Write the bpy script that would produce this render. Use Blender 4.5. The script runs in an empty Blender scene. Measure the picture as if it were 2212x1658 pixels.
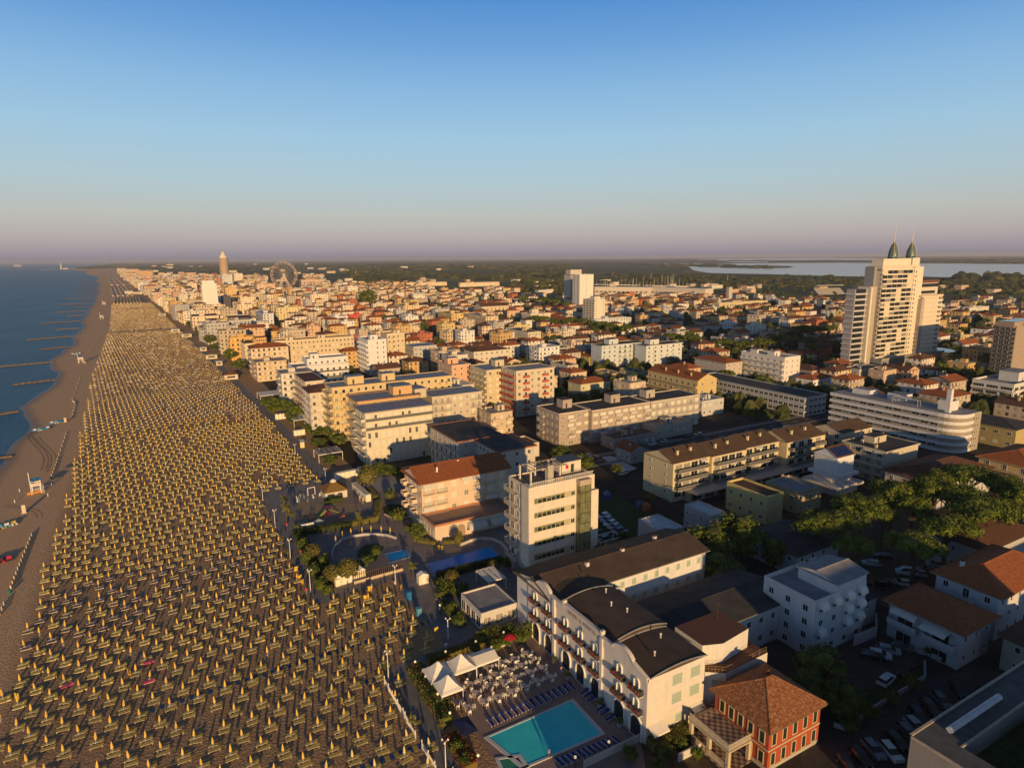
import bpy, bmesh, math, random
from math import sin, cos, radians, pi
from mathutils import Vector, Matrix
random.seed(7)
SC = bpy.context.scene
COL = SC.collection
# ---------------------------------------------------------------- camera
PITCH, ROLL, AZ, CAMH, FPX = radians(11.15), radians(0.45), radians(29.5), 75.0, 1380.0
_f0 = Vector((sin(AZ), cos(AZ), 0)); _r0 = Vector((cos(AZ), -sin(AZ), 0)); _up = Vector((0, 0, 1))
FW = _f0*cos(PITCH) - _up*sin(PITCH); _u0 = _up*cos(PITCH) + _f0*sin(PITCH)
RT = _r0*cos(ROLL) - _u0*sin(ROLL); UP = _u0*cos(ROLL) + _r0*sin(ROLL)
CAM = Vector((0, 0, CAMH))
cd = bpy.data.cameras.new('camera'); cam = bpy.data.objects.new('camera', cd); COL.objects.link(cam)
cd.sensor_fit = 'HORIZONTAL'; cd.sensor_width = 36.0; cd.lens = 36.0*FPX/2212.0
cd.clip_start = 1.0; cd.clip_end = 120000.0
m = Matrix((RT, UP, -FW)).transposed().to_4x4(); m.translation = CAM
cam.matrix_world = m
SC.camera = cam
# ---------------------------------------------------------------- sky, sun, exposure
SUN_EL, SUN_AZ = radians(9.0), radians(194.0)      # azimuth clockwise from +Y
w = bpy.data.worlds.new('World'); SC.world = w; w.use_nodes = True
nt = w.node_tree; nt.nodes.clear()
o = nt.nodes.new('ShaderNodeOutputWorld'); bg = nt.nodes.new('ShaderNodeBackground'); sk = nt.nodes.new('ShaderNodeTexSky')
sk.sky_type = 'NISHITA'; sk.sun_disc = False; sk.sun_elevation = SUN_EL; sk.sun_rotation = SUN_AZ
sk.altitude = 75; sk.air_density = 1.0; sk.dust_density = 1.0; sk.ozone_density = 1.6
bg.inputs['Strength'].default_value = 0.15
def _lin(c): return tuple((v/255/12.92 if v <= 10 else ((v/255+0.055)/1.055)**2.4) for v in c)
_tc = nt.nodes.new('ShaderNodeTexCoord'); _sx = nt.nodes.new('ShaderNodeSeparateXYZ'); _rp = nt.nodes.new('ShaderNodeValToRGB')
_sc = nt.nodes.new('ShaderNodeVectorMath'); _sc.operation = 'SCALE'; _sc.inputs['Scale'].default_value = 0.98/0.15
_mx = nt.nodes.new('ShaderNodeMix'); _mx.data_type = 'RGBA'; _mx.inputs[0].default_value = 0.9
nt.links.new(_tc.outputs['Generated'], _sx.inputs[0]); nt.links.new(_sx.outputs['Z'], _rp.inputs['Fac'])
SKY = [(-0.02, (122, 120, 142)), (0.004, (140, 136, 156)), (0.014, (162, 152, 164)), (0.032, (182, 172, 174)), (0.062, (188, 190, 186)), (0.11, (176, 200, 210)),
       (0.17, (160, 200, 226)), (0.235, (136, 184, 226)), (0.29, (106, 162, 220)), (0.345, (76, 142, 212)), (0.42, (40, 76, 120)), (0.6, (42, 56, 78)), (1.0, (44, 54, 72))]
_el = _rp.color_ramp.elements
while len(_el) < len(SKY): _el.new(0.5)
for e, (p_, c_) in zip(_el, SKY): e.position = max(p_, 0.0); e.color = (*_lin(c_), 1)
nt.links.new(_rp.outputs['Color'], _sc.inputs[0]); nt.links.new(sk.outputs[0], _mx.inputs[6]); nt.links.new(_sc.outputs[0], _mx.inputs[7])
nt.links.new(_mx.outputs[2], bg.inputs['Color']); nt.links.new(bg.outputs[0], o.inputs['Surface'])
sd = bpy.data.lights.new('sun', 'SUN'); sun = bpy.data.objects.new('sun', sd); COL.objects.link(sun)
sd.energy = 5.0; sd.angle = radians(0.6); sd.color = (1.0, 0.62, 0.26)
_sdir = Vector((sin(SUN_AZ)*cos(SUN_EL), cos(SUN_AZ)*cos(SUN_EL), sin(SUN_EL)))
sun.rotation_euler = _sdir.to_track_quat('Z', 'Y').to_euler(); sun.location = (0, -50, 200)
SC.view_settings.view_transform = 'Standard'; SC.view_settings.look = 'None'
SC.view_settings.exposure = 0.0; SC.view_settings.gamma = 1.0
SC.render.engine = 'CYCLES'
SC.cycles.volume_bounces = 1; SC.cycles.max_bounces = 6; SC.cycles.diffuse_bounces = 3; SC.cycles.transparent_max_bounces = 8
# ---------------------------------------------------------------- pixel helpers: where a ray through the photo meets a height
REG = {'A0': (0, 518.5), 'A1': (553, 518.5), 'A2': (1106, 518.5), 'A3': (1659, 466.6), 'B0': (0, 864), 'B1': (553, 864), 'B2': (1106, 864),
       'B3': (1659, 864), 'C0': (0, 1243.5), 'C1': (553, 1243.5), 'C2': (1106, 1243.5), 'C3': (1659, 1243.5)}
def V(r, x, y): a = REG[r]; return a[0]+x*.25012, a[1]+y*.25012
def ray(x, y): return FW + RT*((x-1106)/FPX) - UP*((y-829)/FPX)
def G(r, x, y, h=0.0):
    d = ray(*V(r, x, y)); t = (h-CAMH)/d.z if d.z < -1e-5 else 1e9
    t = min(t, 28000.0)                                 # nothing is placed beyond the visible horizon
    p = CAM + d*t; return Vector((p.x, p.y, h))
def proj(p):
    q = Vector(p)-CAM; z = q.dot(FW); return 1106+FPX*q.dot(RT)/z, 829-FPX*q.dot(UP)/z
def span(p, ax, r, px):
    """distance along ax from p at which it projects onto column px of region r"""
    vx = V(r, px, 0)[0]; k = (vx-1106)/FPX; q = Vector(p)-CAM
    a, b = q.dot(RT), q.dot(FW); c, d = Vector(ax).dot(RT), Vector(ax).dot(FW)
    return (k*b-a)/(c-k*d)
# ---------------------------------------------------------------- materials
MATS = {}
def lin(c): return tuple(v**2.2 for v in c)
def mat(name, col, rough=.85, noise=.18, scale=1.2, spec=.25, metal=0, col2=None, nscale2=None, objrand=0.0, bump=0.0):
    if name in MATS: return MATS[name]
    m = bpy.data.materials.new(name); m.use_nodes = True; t = m.node_tree; b = t.nodes['Principled BSDF']
    b.inputs['Roughness'].default_value = rough; b.inputs['Specular IOR Level'].default_value = spec; b.inputs['Metallic'].default_value = metal
    tc = t.nodes.new('ShaderNodeTexCoord'); n = t.nodes.new('ShaderNodeTexNoise'); n.inputs['Scale'].default_value = scale; n.inputs['Detail'].default_value = 5
    t.links.new(tc.outputs['Object'], n.inputs['Vector'])
    r = t.nodes.new('ShaderNodeValToRGB'); e = r.color_ramp.elements
    c2 = col2 if col2 else tuple(min(1, v*(1+noise)) for v in col)
    e[0].position = .3; e[1].position = .7; e[0].color = (*[v*(1-noise) for v in col], 1); e[1].color = (*c2, 1)
    t.links.new(n.outputs['Fac'], r.inputs['Fac']); out = r.outputs['Color']
    if objrand > 0:
        oi = t.nodes.new('ShaderNodeObjectInfo'); mr = t.nodes.new('ShaderNodeMapRange'); mr.inputs['To Min'].default_value = 1-objrand; mr.inputs['To Max'].default_value = 1+objrand
        hs = t.nodes.new('ShaderNodeHueSaturation'); t.links.new(oi.outputs['Random'], mr.inputs['Value']); t.links.new(mr.outputs[0], hs.inputs['Value'])
        t.links.new(out, hs.inputs['Color']); out = hs.outputs['Color']
    t.links.new(out, b.inputs['Base Color'])
    if bump > 0:
        bp = t.nodes.new('ShaderNodeBump'); bp.inputs['Strength'].default_value = bump; bp.inputs['Distance'].default_value = .1
        t.links.new(n.outputs['Fac'], bp.inputs['Height']); t.links.new(bp.outputs['Normal'], b.inputs['Normal'])
    MATS[name] = m; return m
def plaster(col):
    k = 'plaster_%02x%02x%02x' % tuple(int(v*255) for v in col)
    if k in MATS: return MATS[k]
    col = tuple(v*.86 for v in col); m = mat(k, col, .9, .06, .5)
    t = m.node_tree; b = t.nodes['Principled BSDF']; src = b.inputs['Base Color'].links[0].from_socket
    tc = [n for n in t.nodes if n.type == 'TEX_COORD'][0]
    mp = t.nodes.new('ShaderNodeMapping'); mp.inputs['Scale'].default_value = (1.3, 1.3, .12); n = t.nodes.new('ShaderNodeTexNoise'); n.inputs['Scale'].default_value = 1.6; n.inputs['Detail'].default_value = 6
    t.links.new(tc.outputs['Object'], mp.inputs[0]); t.links.new(mp.outputs[0], n.inputs['Vector'])
    mr = t.nodes.new('ShaderNodeMapRange'); mr.inputs['From Min'].default_value = .35; mr.inputs['From Max'].default_value = .7; mr.inputs['To Min'].default_value = 1.0; mr.inputs['To Max'].default_value = .9
    t.links.new(n.outputs['Fac'], mr.inputs['Value']); mx = t.nodes.new('ShaderNodeVectorMath'); mx.operation = 'SCALE'
    t.links.new(src, mx.inputs[0]); t.links.new(mr.outputs[0], mx.inputs['Scale']); t.links.new(mx.outputs[0], b.inputs['Base Color'])
    return m
def facade(col, floor=3.0, bay=3.4, glass=(.05, .06, .07), shut=None, ww=.42, wh=.5):
    """wall of a small far house: window openings as a procedural grid on its upright faces"""
    k = 'facade_%02x%02x%02x_%d' % (*[int(v*255) for v in col], int(bay*10))
    if k in MATS: return MATS[k]
    m = bpy.data.materials.new(k); m.use_nodes = True; t = m.node_tree; L = t.links; b = t.nodes['Principled BSDF']; b.inputs['Roughness'].default_value = .85
    N = t.nodes.new; tc = N('ShaderNodeTexCoord'); s = N('ShaderNodeSeparateXYZ'); L.new(tc.outputs['Object'], s.inputs[0])
    def M(op, a, b_=None, c=None):
        n = N('ShaderNodeMath'); n.operation = op
        for i, v in enumerate((a, b_, c)):
            if v is None: continue
            if isinstance(v, (int, float)): n.inputs[i].default_value = v
            else: L.new(v, n.inputs[i])
        return n.outputs[0]
    u = M('FRACT', M('DIVIDE', M('ADD', s.outputs[0], s.outputs[1]), bay)); v = M('FRACT', M('DIVIDE', s.outputs[2], floor))
    iu = M('LESS_THAN', M('ABSOLUTE', M('SUBTRACT', u, .5)), ww/2); iv = M('LESS_THAN', M('ABSOLUTE', M('SUBTRACT', v, .53)), wh/2)
    g = N('ShaderNodeNewGeometry'); sn = N('ShaderNodeSeparateXYZ'); L.new(g.outputs['Normal'], sn.inputs[0]); up = M('LESS_THAN', M('ABSOLUTE', sn.outputs[2]), .5)
    mask = M('MULTIPLY', M('MULTIPLY', iu, iv), up)
    n = N('ShaderNodeTexNoise'); n.inputs['Scale'].default_value = .7; L.new(tc.outputs['Object'], n.inputs['Vector'])
    r = N('ShaderNodeValToRGB'); r.color_ramp.elements[0].position = .3; r.color_ramp.elements[1].position = .7
    r.color_ramp.elements[0].color = (*[q*.88 for q in col], 1); r.color_ramp.elements[1].color = (*[min(1, q*1.05) for q in col], 1); L.new(n.outputs['Fac'], r.inputs['Fac'])
    wn = N('ShaderNodeTexWhiteNoise'); wn.noise_dimensions = '2D'; cb = N('ShaderNodeCombineXYZ')
    L.new(M('FLOOR', M('DIVIDE', M('ADD', s.outputs[0], s.outputs[1]), bay)), cb.inputs[0]); L.new(M('FLOOR', M('DIVIDE', s.outputs[2], floor)), cb.inputs[1]); L.new(cb.outputs[0], wn.inputs['Vector'])
    wr = N('ShaderNodeMix'); wr.data_type = 'RGBA'; L.new(M('GREATER_THAN', wn.outputs['Value'], .62), wr.inputs[0]); wr.inputs[6].default_value = (*glass, 1)
    wr.inputs[7].default_value = (*(shut or tuple(q*.6 for q in col)), 1)
    mx = N('ShaderNodeMix'); mx.data_type = 'RGBA'; L.new(mask, mx.inputs[0]); L.new(r.outputs[0], mx.inputs[6]); L.new(wr.outputs[2], mx.inputs[7]); L.new(mx.outputs[2], b.inputs['Base Color'])
    MATS[k] = m; return m
def tiles(name, c1, c2, c3, sx=.28, sy=.42):
    if name in MATS: return MATS[name]
    m = bpy.data.materials.new(name); m.use_nodes = True; t = m.node_tree; L = t.links; b = t.nodes['Principled BSDF']; b.inputs['Roughness'].default_value = .9; b.inputs['Specular IOR Level'].default_value = .15
    tc = t.nodes.new('ShaderNodeTexCoord'); br = t.nodes.new('ShaderNodeTexBrick'); br.inputs['Color1'].default_value = (*c1, 1); br.inputs['Color2'].default_value = (*c2, 1); br.inputs['Mortar'].default_value = (*[v*.35 for v in c1], 1)
    br.inputs['Scale'].default_value = 1; br.inputs['Brick Width'].default_value = sy; br.inputs['Row Height'].default_value = sx; br.inputs['Mortar Size'].default_value = .02; br.inputs['Bias'].default_value = -.1
    L.new(tc.outputs['Object'], br.inputs['Vector']); n = t.nodes.new('ShaderNodeTexNoise'); n.inputs['Scale'].default_value = 2.4; n.inputs['Detail'].default_value = 8; n.inputs['Roughness'].default_value = .75; L.new(tc.outputs['Object'], n.inputs['Vector'])
    r = t.nodes.new('ShaderNodeValToRGB'); r.color_ramp.elements[0].position = .48; r.color_ramp.elements[1].position = .68; L.new(n.outputs['Fac'], r.inputs['Fac'])
    mx = t.nodes.new('ShaderNodeMix'); mx.data_type = 'RGBA'; L.new(r.outputs['Color'], mx.inputs[0]); L.new(br.outputs['Color'], mx.inputs[6]); mx.inputs[7].default_value = (*c3, 1); L.new(mx.outputs[2], b.inputs['Base Color'])
    bp = t.nodes.new('ShaderNodeBump'); bp.inputs['Strength'].default_value = .5; bp.inputs['Distance'].default_value = .05; L.new(br.outputs['Fac'], bp.inputs['Height']); bp.invert = True; L.new(bp.outputs['Normal'], b.inputs['Normal'])
    MATS[name] = m; return m
GLASS = mat('window_glass', (.022, .028, .034), .2, .3, .8, .18); GREENGLASS = mat('green_glass', (.16, .17, .09), .12, .35, .8, .6)
CURTAIN = mat('window_curtain', (.26, .24, .20), .5, .2, 1.5); SHUTTER = mat('roller_shutter', (.62, .60, .52), .7, .08, 2)
GREENSHUT = mat('green_shutter', (.33, .42, .36), .6, .1, 2); DARKGREEN = mat('dark_green_shutter', (.03, .06, .05), .6, .1, 2)
FRAME = mat('white_frame', (.72, .72, .70), .5, .04, 3); DARKMETAL = mat('dark_metal', (.05, .05, .055), .5, .1, 3)
RAIL = mat('balcony_rail', (.5, .47, .42), .5, .1, 3); RAILGLASS = mat('smoked_rail', (.14, .14, .13), .15, .15, 2, .6)
BITUMEN = mat('roof_bitumen', (.055, .055, .06), .9, .3, .35); BROWNROOF = mat('roof_brown', (.10, .065, .045), .9, .22, .5)
GREYROOF = mat('roof_grey', (.26, .27, .30), .9, .2, .4); WHITEROOF = mat('roof_white', (.55, .58, .62), .85, .12, .5); BLUEROOF = mat('roof_membrane', (.20, .23, .30), .6, .2, .4)
TERRTILE = mat('terrace_tile', (.26, .19, .16), .85, .12, 1.2)
TILE = tiles('tile_roof', (.34, .105, .042), (.46, .18, .075), (.22, .08, .04)); TILEOLD = tiles('tile_roof_old', (.24, .08, .035), (.36, .155, .07), (.46, .30, .19), .22, .55)
TILEBR = tiles('tile_roof_brown', (.15, .075, .05), (.2, .1, .07), (.12, .07, .05))
WHITE = mat('white_paint', (.78, .77, .74), .6, .05, 2); CANVAS = mat('white_canvas', (.78, .76, .73), .8, .05, 1)
STRIPE = None
CONC = mat('concrete', (.36, .34, .32), .9, .15, .6); SOLAR = mat('solar_cells', (.015, .03, .12), .15, .3, 3, .7)
def stripe_mat(name, a, b, per=.5, axis=0):
    if name in MATS: return MATS[name]
    m = bpy.data.materials.new(name); m.use_nodes = True; t = m.node_tree; L = t.links; p = t.nodes['Principled BSDF']; p.inputs['Roughness'].default_value = .8
    tc = t.nodes.new('ShaderNodeTexCoord'); s = t.nodes.new('ShaderNodeSeparateXYZ'); L.new(tc.outputs['Object'], s.inputs[0])
    d = t.nodes.new('ShaderNodeMath'); d.operation = 'DIVIDE'; L.new(s.outputs[axis], d.inputs[0]); d.inputs[1].default_value = per
    f = t.nodes.new('ShaderNodeMath'); f.operation = 'FRACT'; L.new(d.outputs[0], f.inputs[0]); g = t.nodes.new('ShaderNodeMath'); g.operation = 'GREATER_THAN'; L.new(f.outputs[0], g.inputs[0]); g.inputs[1].default_value = .5
    mx = t.nodes.new('ShaderNodeMix'); mx.data_type = 'RGBA'; L.new(g.outputs[0], mx.inputs[0]); mx.inputs[6].default_value = (*a, 1); mx.inputs[7].default_value = (*b, 1); L.new(mx.outputs[2], p.inputs['Base Color'])
    MATS[name] = m; return m
AWNST = stripe_mat('awning_stripes', (.62, .62, .60), (.45, .44, .42), .5); AWNPALE = mat('awning_pale', (.55, .54, .50), .8, .05, 2)
HUTST = stripe_mat('hut_stripes', (.75, .72, .62), (.72, .60, .28), .7); WALKST = stripe_mat('walkway_mats', (.38, .30, .06), (.02, .045, .20), 1.5)
# ---------------------------------------------------------------- mesh builder
class MB:
    def __init__(s): s.v, s.f, s.m = [], [], []; s.T = None
    def add(s, vs, fs, mi=0):
        n = len(s.v)
        if s.T: vs = [tuple(s.T @ Vector(v)) for v in vs]
        s.v += vs; s.f += [tuple(i+n for i in f) for f in fs]; s.m += [mi]*len(fs); return s
    def box(s, x0, y0, z0, x1, y1, z1, mi=0, top=None, nb=False):
        vs = [(x0, y0, z0), (x1, y0, z0), (x1, y1, z0), (x0, y1, z0), (x0, y0, z1), (x1, y0, z1), (x1, y1, z1), (x0, y1, z1)]
        s.add(vs, [(0, 1, 5, 4), (1, 2, 6, 5), (2, 3, 7, 6), (3, 0, 4, 7)] + ([] if nb else [(0, 3, 2, 1)]), mi); n = len(s.v)-8
        s.f.append((n+4, n+5, n+6, n+7)); s.m.append(mi if top is None else top); return s
    def bar(s, a, b, r, mi=0, n=4):
        a, b = Vector(a), Vector(b); d = (b-a); L = d.length
        if L < 1e-6: return s
        d /= L; u = d.orthogonal().normalized(); w = d.cross(u); vs = []
        for p in (a, b):
            for k in range(n): t = 2*pi*(k+.5)/n; vs.append(tuple(p+(u*cos(t)+w*sin(t))*r))
        return s.add(vs, [(k, (k+1) % n, n+(k+1) % n, n+k) for k in range(n)]+[tuple(range(n))[::-1], tuple(range(n, 2*n))], mi)
    def lathe(s, prof, n=12, mi=0, c=(0, 0, 0), cap=True):
        vs = [(c[0]+r*cos(2*pi*k/n), c[1]+r*sin(2*pi*k/n), c[2]+z) for r, z in prof for k in range(n)]
        fs = [(j*n+k, j*n+(k+1) % n, (j+1)*n+(k+1) % n, (j+1)*n+k) for j in range(len(prof)-1) for k in range(n)]
        if cap: fs += [tuple(range(n))[::-1], tuple((len(prof)-1)*n+k for k in range(n))]
        return s.add(vs, fs, mi)
    def prism(s, pts, z0, z1, mi=0, top=None):
        n = len(pts); vs = [(x, y, z0) for x, y in pts]+[(x, y, z1) for x, y in pts]
        s.add(vs, [(k, (k+1) % n, n+(k+1) % n, n+k) for k in range(n)]+[tuple(range(n))[::-1]], mi)
        b = len(s.v)-2*n; s.f.append(tuple(b+n+k for k in range(n))); s.m.append(mi if top is None else top); return s
    def mesh(s, name, mats, smooth=False):
        me = bpy.data.meshes.new(name); me.from_pydata(s.v, [], s.f)
        for q in (mats if isinstance(mats, (list, tuple)) else [mats]): me.materials.append(q)
        me.polygons.foreach_set('material_index', s.m)
        if smooth: me.polygons.foreach_set('use_smooth', [True]*len(s.f))
        me.update(); return me
def tag(o, label=None, cat=None, group=None, kind=None):
    if label: o['label'] = label
    if cat: o['category'] = cat
    if group: o['group'] = group
    if kind: o['kind'] = kind
    return o
def link(name, me, parent=None, loc=(0, 0, 0), rz=0.0):
    o = bpy.data.objects.new(name, me); COL.objects.link(o); o.location = loc; o.rotation_euler = (0, 0, rz)
    if parent: o.parent = parent
    return o
def obj(name, mb, mats, parent=None, loc=(0, 0, 0), rz=0.0, smooth=False): return link(name, mb.mesh(name, mats, smooth), parent, loc, rz)
def thing(name, label, cat, loc=(0, 0, 0), rz=0.0, group=None):
    return tag(link(name, None, None, loc, rz), label, cat, group)
def dup(root, loc, rz=0.0, label=None, group=None, scale=None):
    r = root.copy(); COL.objects.link(r); r.location = loc; r.rotation_euler = (0, 0, rz)
    if scale: r.scale = scale
    if label: r['label'] = label
    if group: r['group'] = group
    for ch in KIDS[root.name]:
        c = ch.copy(); COL.objects.link(c); c.parent = r
        for g in KIDS.get(ch.name, []):
            d = g.copy(); COL.objects.link(d); d.parent = c
    return r
KIDS = {}
def reg_kids(root):                                     # remember a prototype's parts once
    KIDS[root.name] = [c for c in COL.objects if c.parent == root]
    for c in KIDS[root.name]: KIDS[c.name] = [g for g in COL.objects if g.parent == c]
    return root
ORD = ['first', 'second', 'third', 'fourth', 'fifth', 'sixth', 'seventh', 'eighth', 'ninth', 'tenth', 'eleventh', 'twelfth', 'thirteenth', 'fourteenth', 'fifteenth', 'sixteenth', 'seventeenth', 'eighteenth', 'nineteenth', 'twentieth']
def nth(i): return ORD[i] if i < len(ORD) else '%d%s' % (i+1, {1: 'st', 2: 'nd', 3: 'rd'}.get((i+1) % 10, 'th') if (i+1) % 100 not in (11, 12, 13) else 'th')
# ---------------------------------------------------------------- windows, balconies, roofs
WC = {}
def win_mesh(w, h, style='dark'):
    k = (round(w, 1), round(h, 1), style)
    if k in WC: return WC[k]
    w, h = k[0], k[1]; b = MB(); f = .09
    pane = {'dark': GLASS, 'curtain': CURTAIN, 'shut': SHUTTER, 'green': GREENSHUT, 'ggl': GREENGLASS, 'dgreen': DARKGREEN, 'open': GLASS}[style]
    fr = DARKMETAL if style == 'ggl' else FRAME
    b.box(0, -.10, 0, w, .02, f, 0).box(0, -.07, h-f, w, .02, h, 0).box(0, -.07, f, f, .02, h-f, 0).box(w-f, -.07, f, w, .02, h-f, 0)
    if w > .9 and style not in ('shut', 'green', 'dgreen'):
        n = max(1, int(w/1.1))
        for i in range(1, n+1 if n == 1 else n): b.box(w*i/(n+1 if n == 1 else n)-.03, -.05, f, w*i/(n+1 if n == 1 else n)+.03, .02, h-f, 0)
    b.add([(f, -.025, f), (w-f, -.025, f), (w-f, -.025, h-f), (f, -.025, h-f)], [(0, 1, 2, 3)], 1)
    if style == 'open':
        b.box(-.45, -.12, .05, 0, -.05, h-.05, 2).box(w, -.12, .05, w+.45, -.05, h-.05, 2)
    WC[k] = b.mesh('window', [fr, pane, DARKGREEN]); return WC[k]
def balc_mesh(w, d, style='solid', wallm=None, h=1.0):
    k = ('b', round(w, 1), round(d, 1), style, wallm.name if wallm else '')
    if k in WC: return WC[k]
    b = MB(); b.box(0, -d, -.16, w, .0, 0, 0)
    if style == 'solid': b.box(0, -d-.002, .0, w, -d+.12, h, 1).box(-.002, -d+.12, 0, .12, 0, h-.003, 1).box(w-.12, -d+.12, 0, w+.002, 0, h-.003, 1)
    elif style == 'glass':
        b.box(.02, -d+.02, .06, w-.02, -d+.06, h, 1).box(.02, -d+.06, .06, .06, 0, h, 1).box(w-.06, -d+.06, .06, w-.02, 0, h, 1)
        b.box(0, -d, h, w, -d+.08, h+.05, 0)
    else:
        n = max(2, int(w/.45)); b.box(0, -d, h, w, -d+.06, h+.06, 1); b.box(0, -d+.06, h, .06, 0, h+.055, 1); b.box(w-.06, -d+.06, h, w, 0, h+.055, 1)
        for i in range(n+1): b.box(w*i/n*.985, -d+.01, 0, w*i/n*.985+.05, -d+.05, h, 1)
        b.box(0.02, -d+.015, .35, w-.02, -d+.04, .42, 1)
    rm = {'solid': wallm, 'glass': RAILGLASS, 'rail': RAIL}[style]
    WC[k] = b.mesh('balcony', [wallm or CONC, rm]); return WC[k]
def awn_mesh(w, d=1.3, curved=False, m=None, hh=None):
    k = ('a', round(w, 1), d, curved, m.name if m else '')
    if k in WC: return WC[k]
    b = MB(); n = 6 if curved else 1; H = hh or (1.2 if curved else .55); pr = []
    for i in range(n+1):
        t = i/n*pi/2 if curved else i
        pr.append((-d*sin(t), H*cos(t)-H*0) if curved else (-d*i, H*(1-i)))
    for i in range(n):
        (y0, z0), (y1, z1) = pr[i], pr[i+1]; b.add([(0, y0, z0), (w, y0, z0), (w, y1, z1), (0, y1, z1)], [(0, 3, 2, 1)], 0)
        b.add([(0, y0, z0-.03), (w, y0, z0-.03), (w, y1, z1-.03), (0, y1, z1-.03)], [(0, 1, 2, 3)], 0)
    b.box(0, -d-.03, -.28, w, -d, 0, 0)
    if curved: b.add([(0, 0, 0)]+[(0, y, z) for y, z in pr], [tuple(range(n+2))], 0); b.add([(w, 0, 0)]+[(w, y, z) for y, z in pr], [tuple(range(n+2))[::-1]], 0)
    WC[k] = b.mesh('awning', [m or AWNST]); return WC[k]
FACE = {'S': (lambda w, d, u, o: (u, -o), 0.0, 'w'), 'W': (lambda w, d, u, o: (-o, d-u), -pi/2, 'd'), 'E': (lambda w, d, u, o: (w+o, u), pi/2, 'd'), 'N': (lambda w, d, u, o: (w-u, d+o), pi, 'w')}
def hip_roof(w, d, h, ov=.5, kind='hip', ridge='auto', m=None, wallm=None):
    b = MB(); x0, y0, x1, y1 = -ov, -ov, w+ov, d+ov
    b.box(x0, y0, -.18, x1, y1, .02, 1)
    W_, D_ = x1-x0, y1-y0; alongx = (W_ >= D_) if ridge == 'auto' else ridge == 'x'
    z = .023
    if kind == 'hip':
        q = (D_ if alongx else W_)/2; q = min(q, (W_ if alongx else D_)/2-.01)
        r = [(x0+q, (y0+y1)/2, h), (x1-q, (y0+y1)/2, h)] if alongx else [((x0+x1)/2, y0+q, h), ((x0+x1)/2, y1-q, h)]
        vs = [(x0, y0, z), (x1, y0, z), (x1, y1, z), (x0, y1, z)]+r
        fs = [(0, 1, 5, 4), (1, 2, 5), (2, 3, 4, 5), (3, 0, 4)] if alongx else [(0, 1, 4), (1, 2, 5, 4), (2, 3, 5), (3, 0, 4, 5)]
        b.add(vs, fs, 0)
        for a_, c_ in ((0, 4), (1, 5 if alongx else 4), (2, 5), (3, 4 if alongx else 5), (4, 5)): b.bar(vs[a_], vs[c_], .09, 0, 5)
    else:
        r = [(x0, (y0+y1)/2, h), (x1, (y0+y1)/2, h)] if alongx else [((x0+x1)/2, y0, h), ((x0+x1)/2, y1, h)]
        vs = [(x0, y0, z), (x1, y0, z), (x1, y1, z), (x0, y1, z)]+r
        b.add(vs, [(0, 1, 5, 4), (2, 3, 4, 5)] if alongx else [(1, 2, 5, 4), (3, 0, 4, 5)], 0)
        # gable walls set back to the wall line
        if alongx:
            for gx in (0.0, w):
                k = h*(1-ov/(D_/2)); b.add([(gx, 0, z), (gx, d, z), (gx, d/2, k)], [(0, 1, 2)] if gx else [(0, 2, 1)], 2)
        else:
            for gy in (0.0, d):
                k = h*(1-ov/(W_/2)); b.add([(0, gy, z), (w, gy, z), (w/2, gy, k)], [(0, 2, 1)] if gy else [(0, 1, 2)], 2)
        b.bar(vs[4], vs[5], .09, 0, 5)
    return b
def flat_roof(w, d, par=.5, th=.22, ov=0.0):
    b = MB(); x0, y0, x1, y1 = -ov, -ov, w+ov, d+ov
    if ov: b.box(x0, y0, -.2, x1, y1, -.003, 1)
    b.box(x0+th, y0+th, 0.0, x1-th, y1-th, .06, 0)
    b.box(x0, y0, 0, x1, y0+th, par, 1).box(x0, y1-th, 0, x1, y1, par, 1).box(x0, y0+th, 0, x0+th, y1-th, par-.003, 1).box(x1-th, y0+th, 0, x1, y1-th, par-.003, 1)
    return b
BLD = []          # footprints already used: (x0,y0,x1,y1)
def antenna(parent, x, y, z, h=3.0, name='antenna'):
    b = MB(); b.bar((0, 0, 0), (0, 0, h), .04, 0)
    for i, q in enumerate((.95, .85, .75)): b.bar((-.5, 0, h*q), (.5, 0, h*q), .02, 0)
    b.bar((0, -.35, h*.8), (0, .5, h*.9), .02, 0)
    return obj(name, b, DARKMETAL, parent, (x, y, z))
def chimney(parent, x, y, z, h=1.3, m=None, s=.35):
    b = MB(); b.box(-s, -s, -.6, s, s, h, 0).box(-s-.1, -s-.1, h+.2, s+.1, s+.1, h+.3, 1).box(-s*.7, -s*.7, h, s*.7, s*.7, h+.2, 1)
    return obj('chimney', b, [m or WHITE, TILEBR], parent, (x, y, z))
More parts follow.
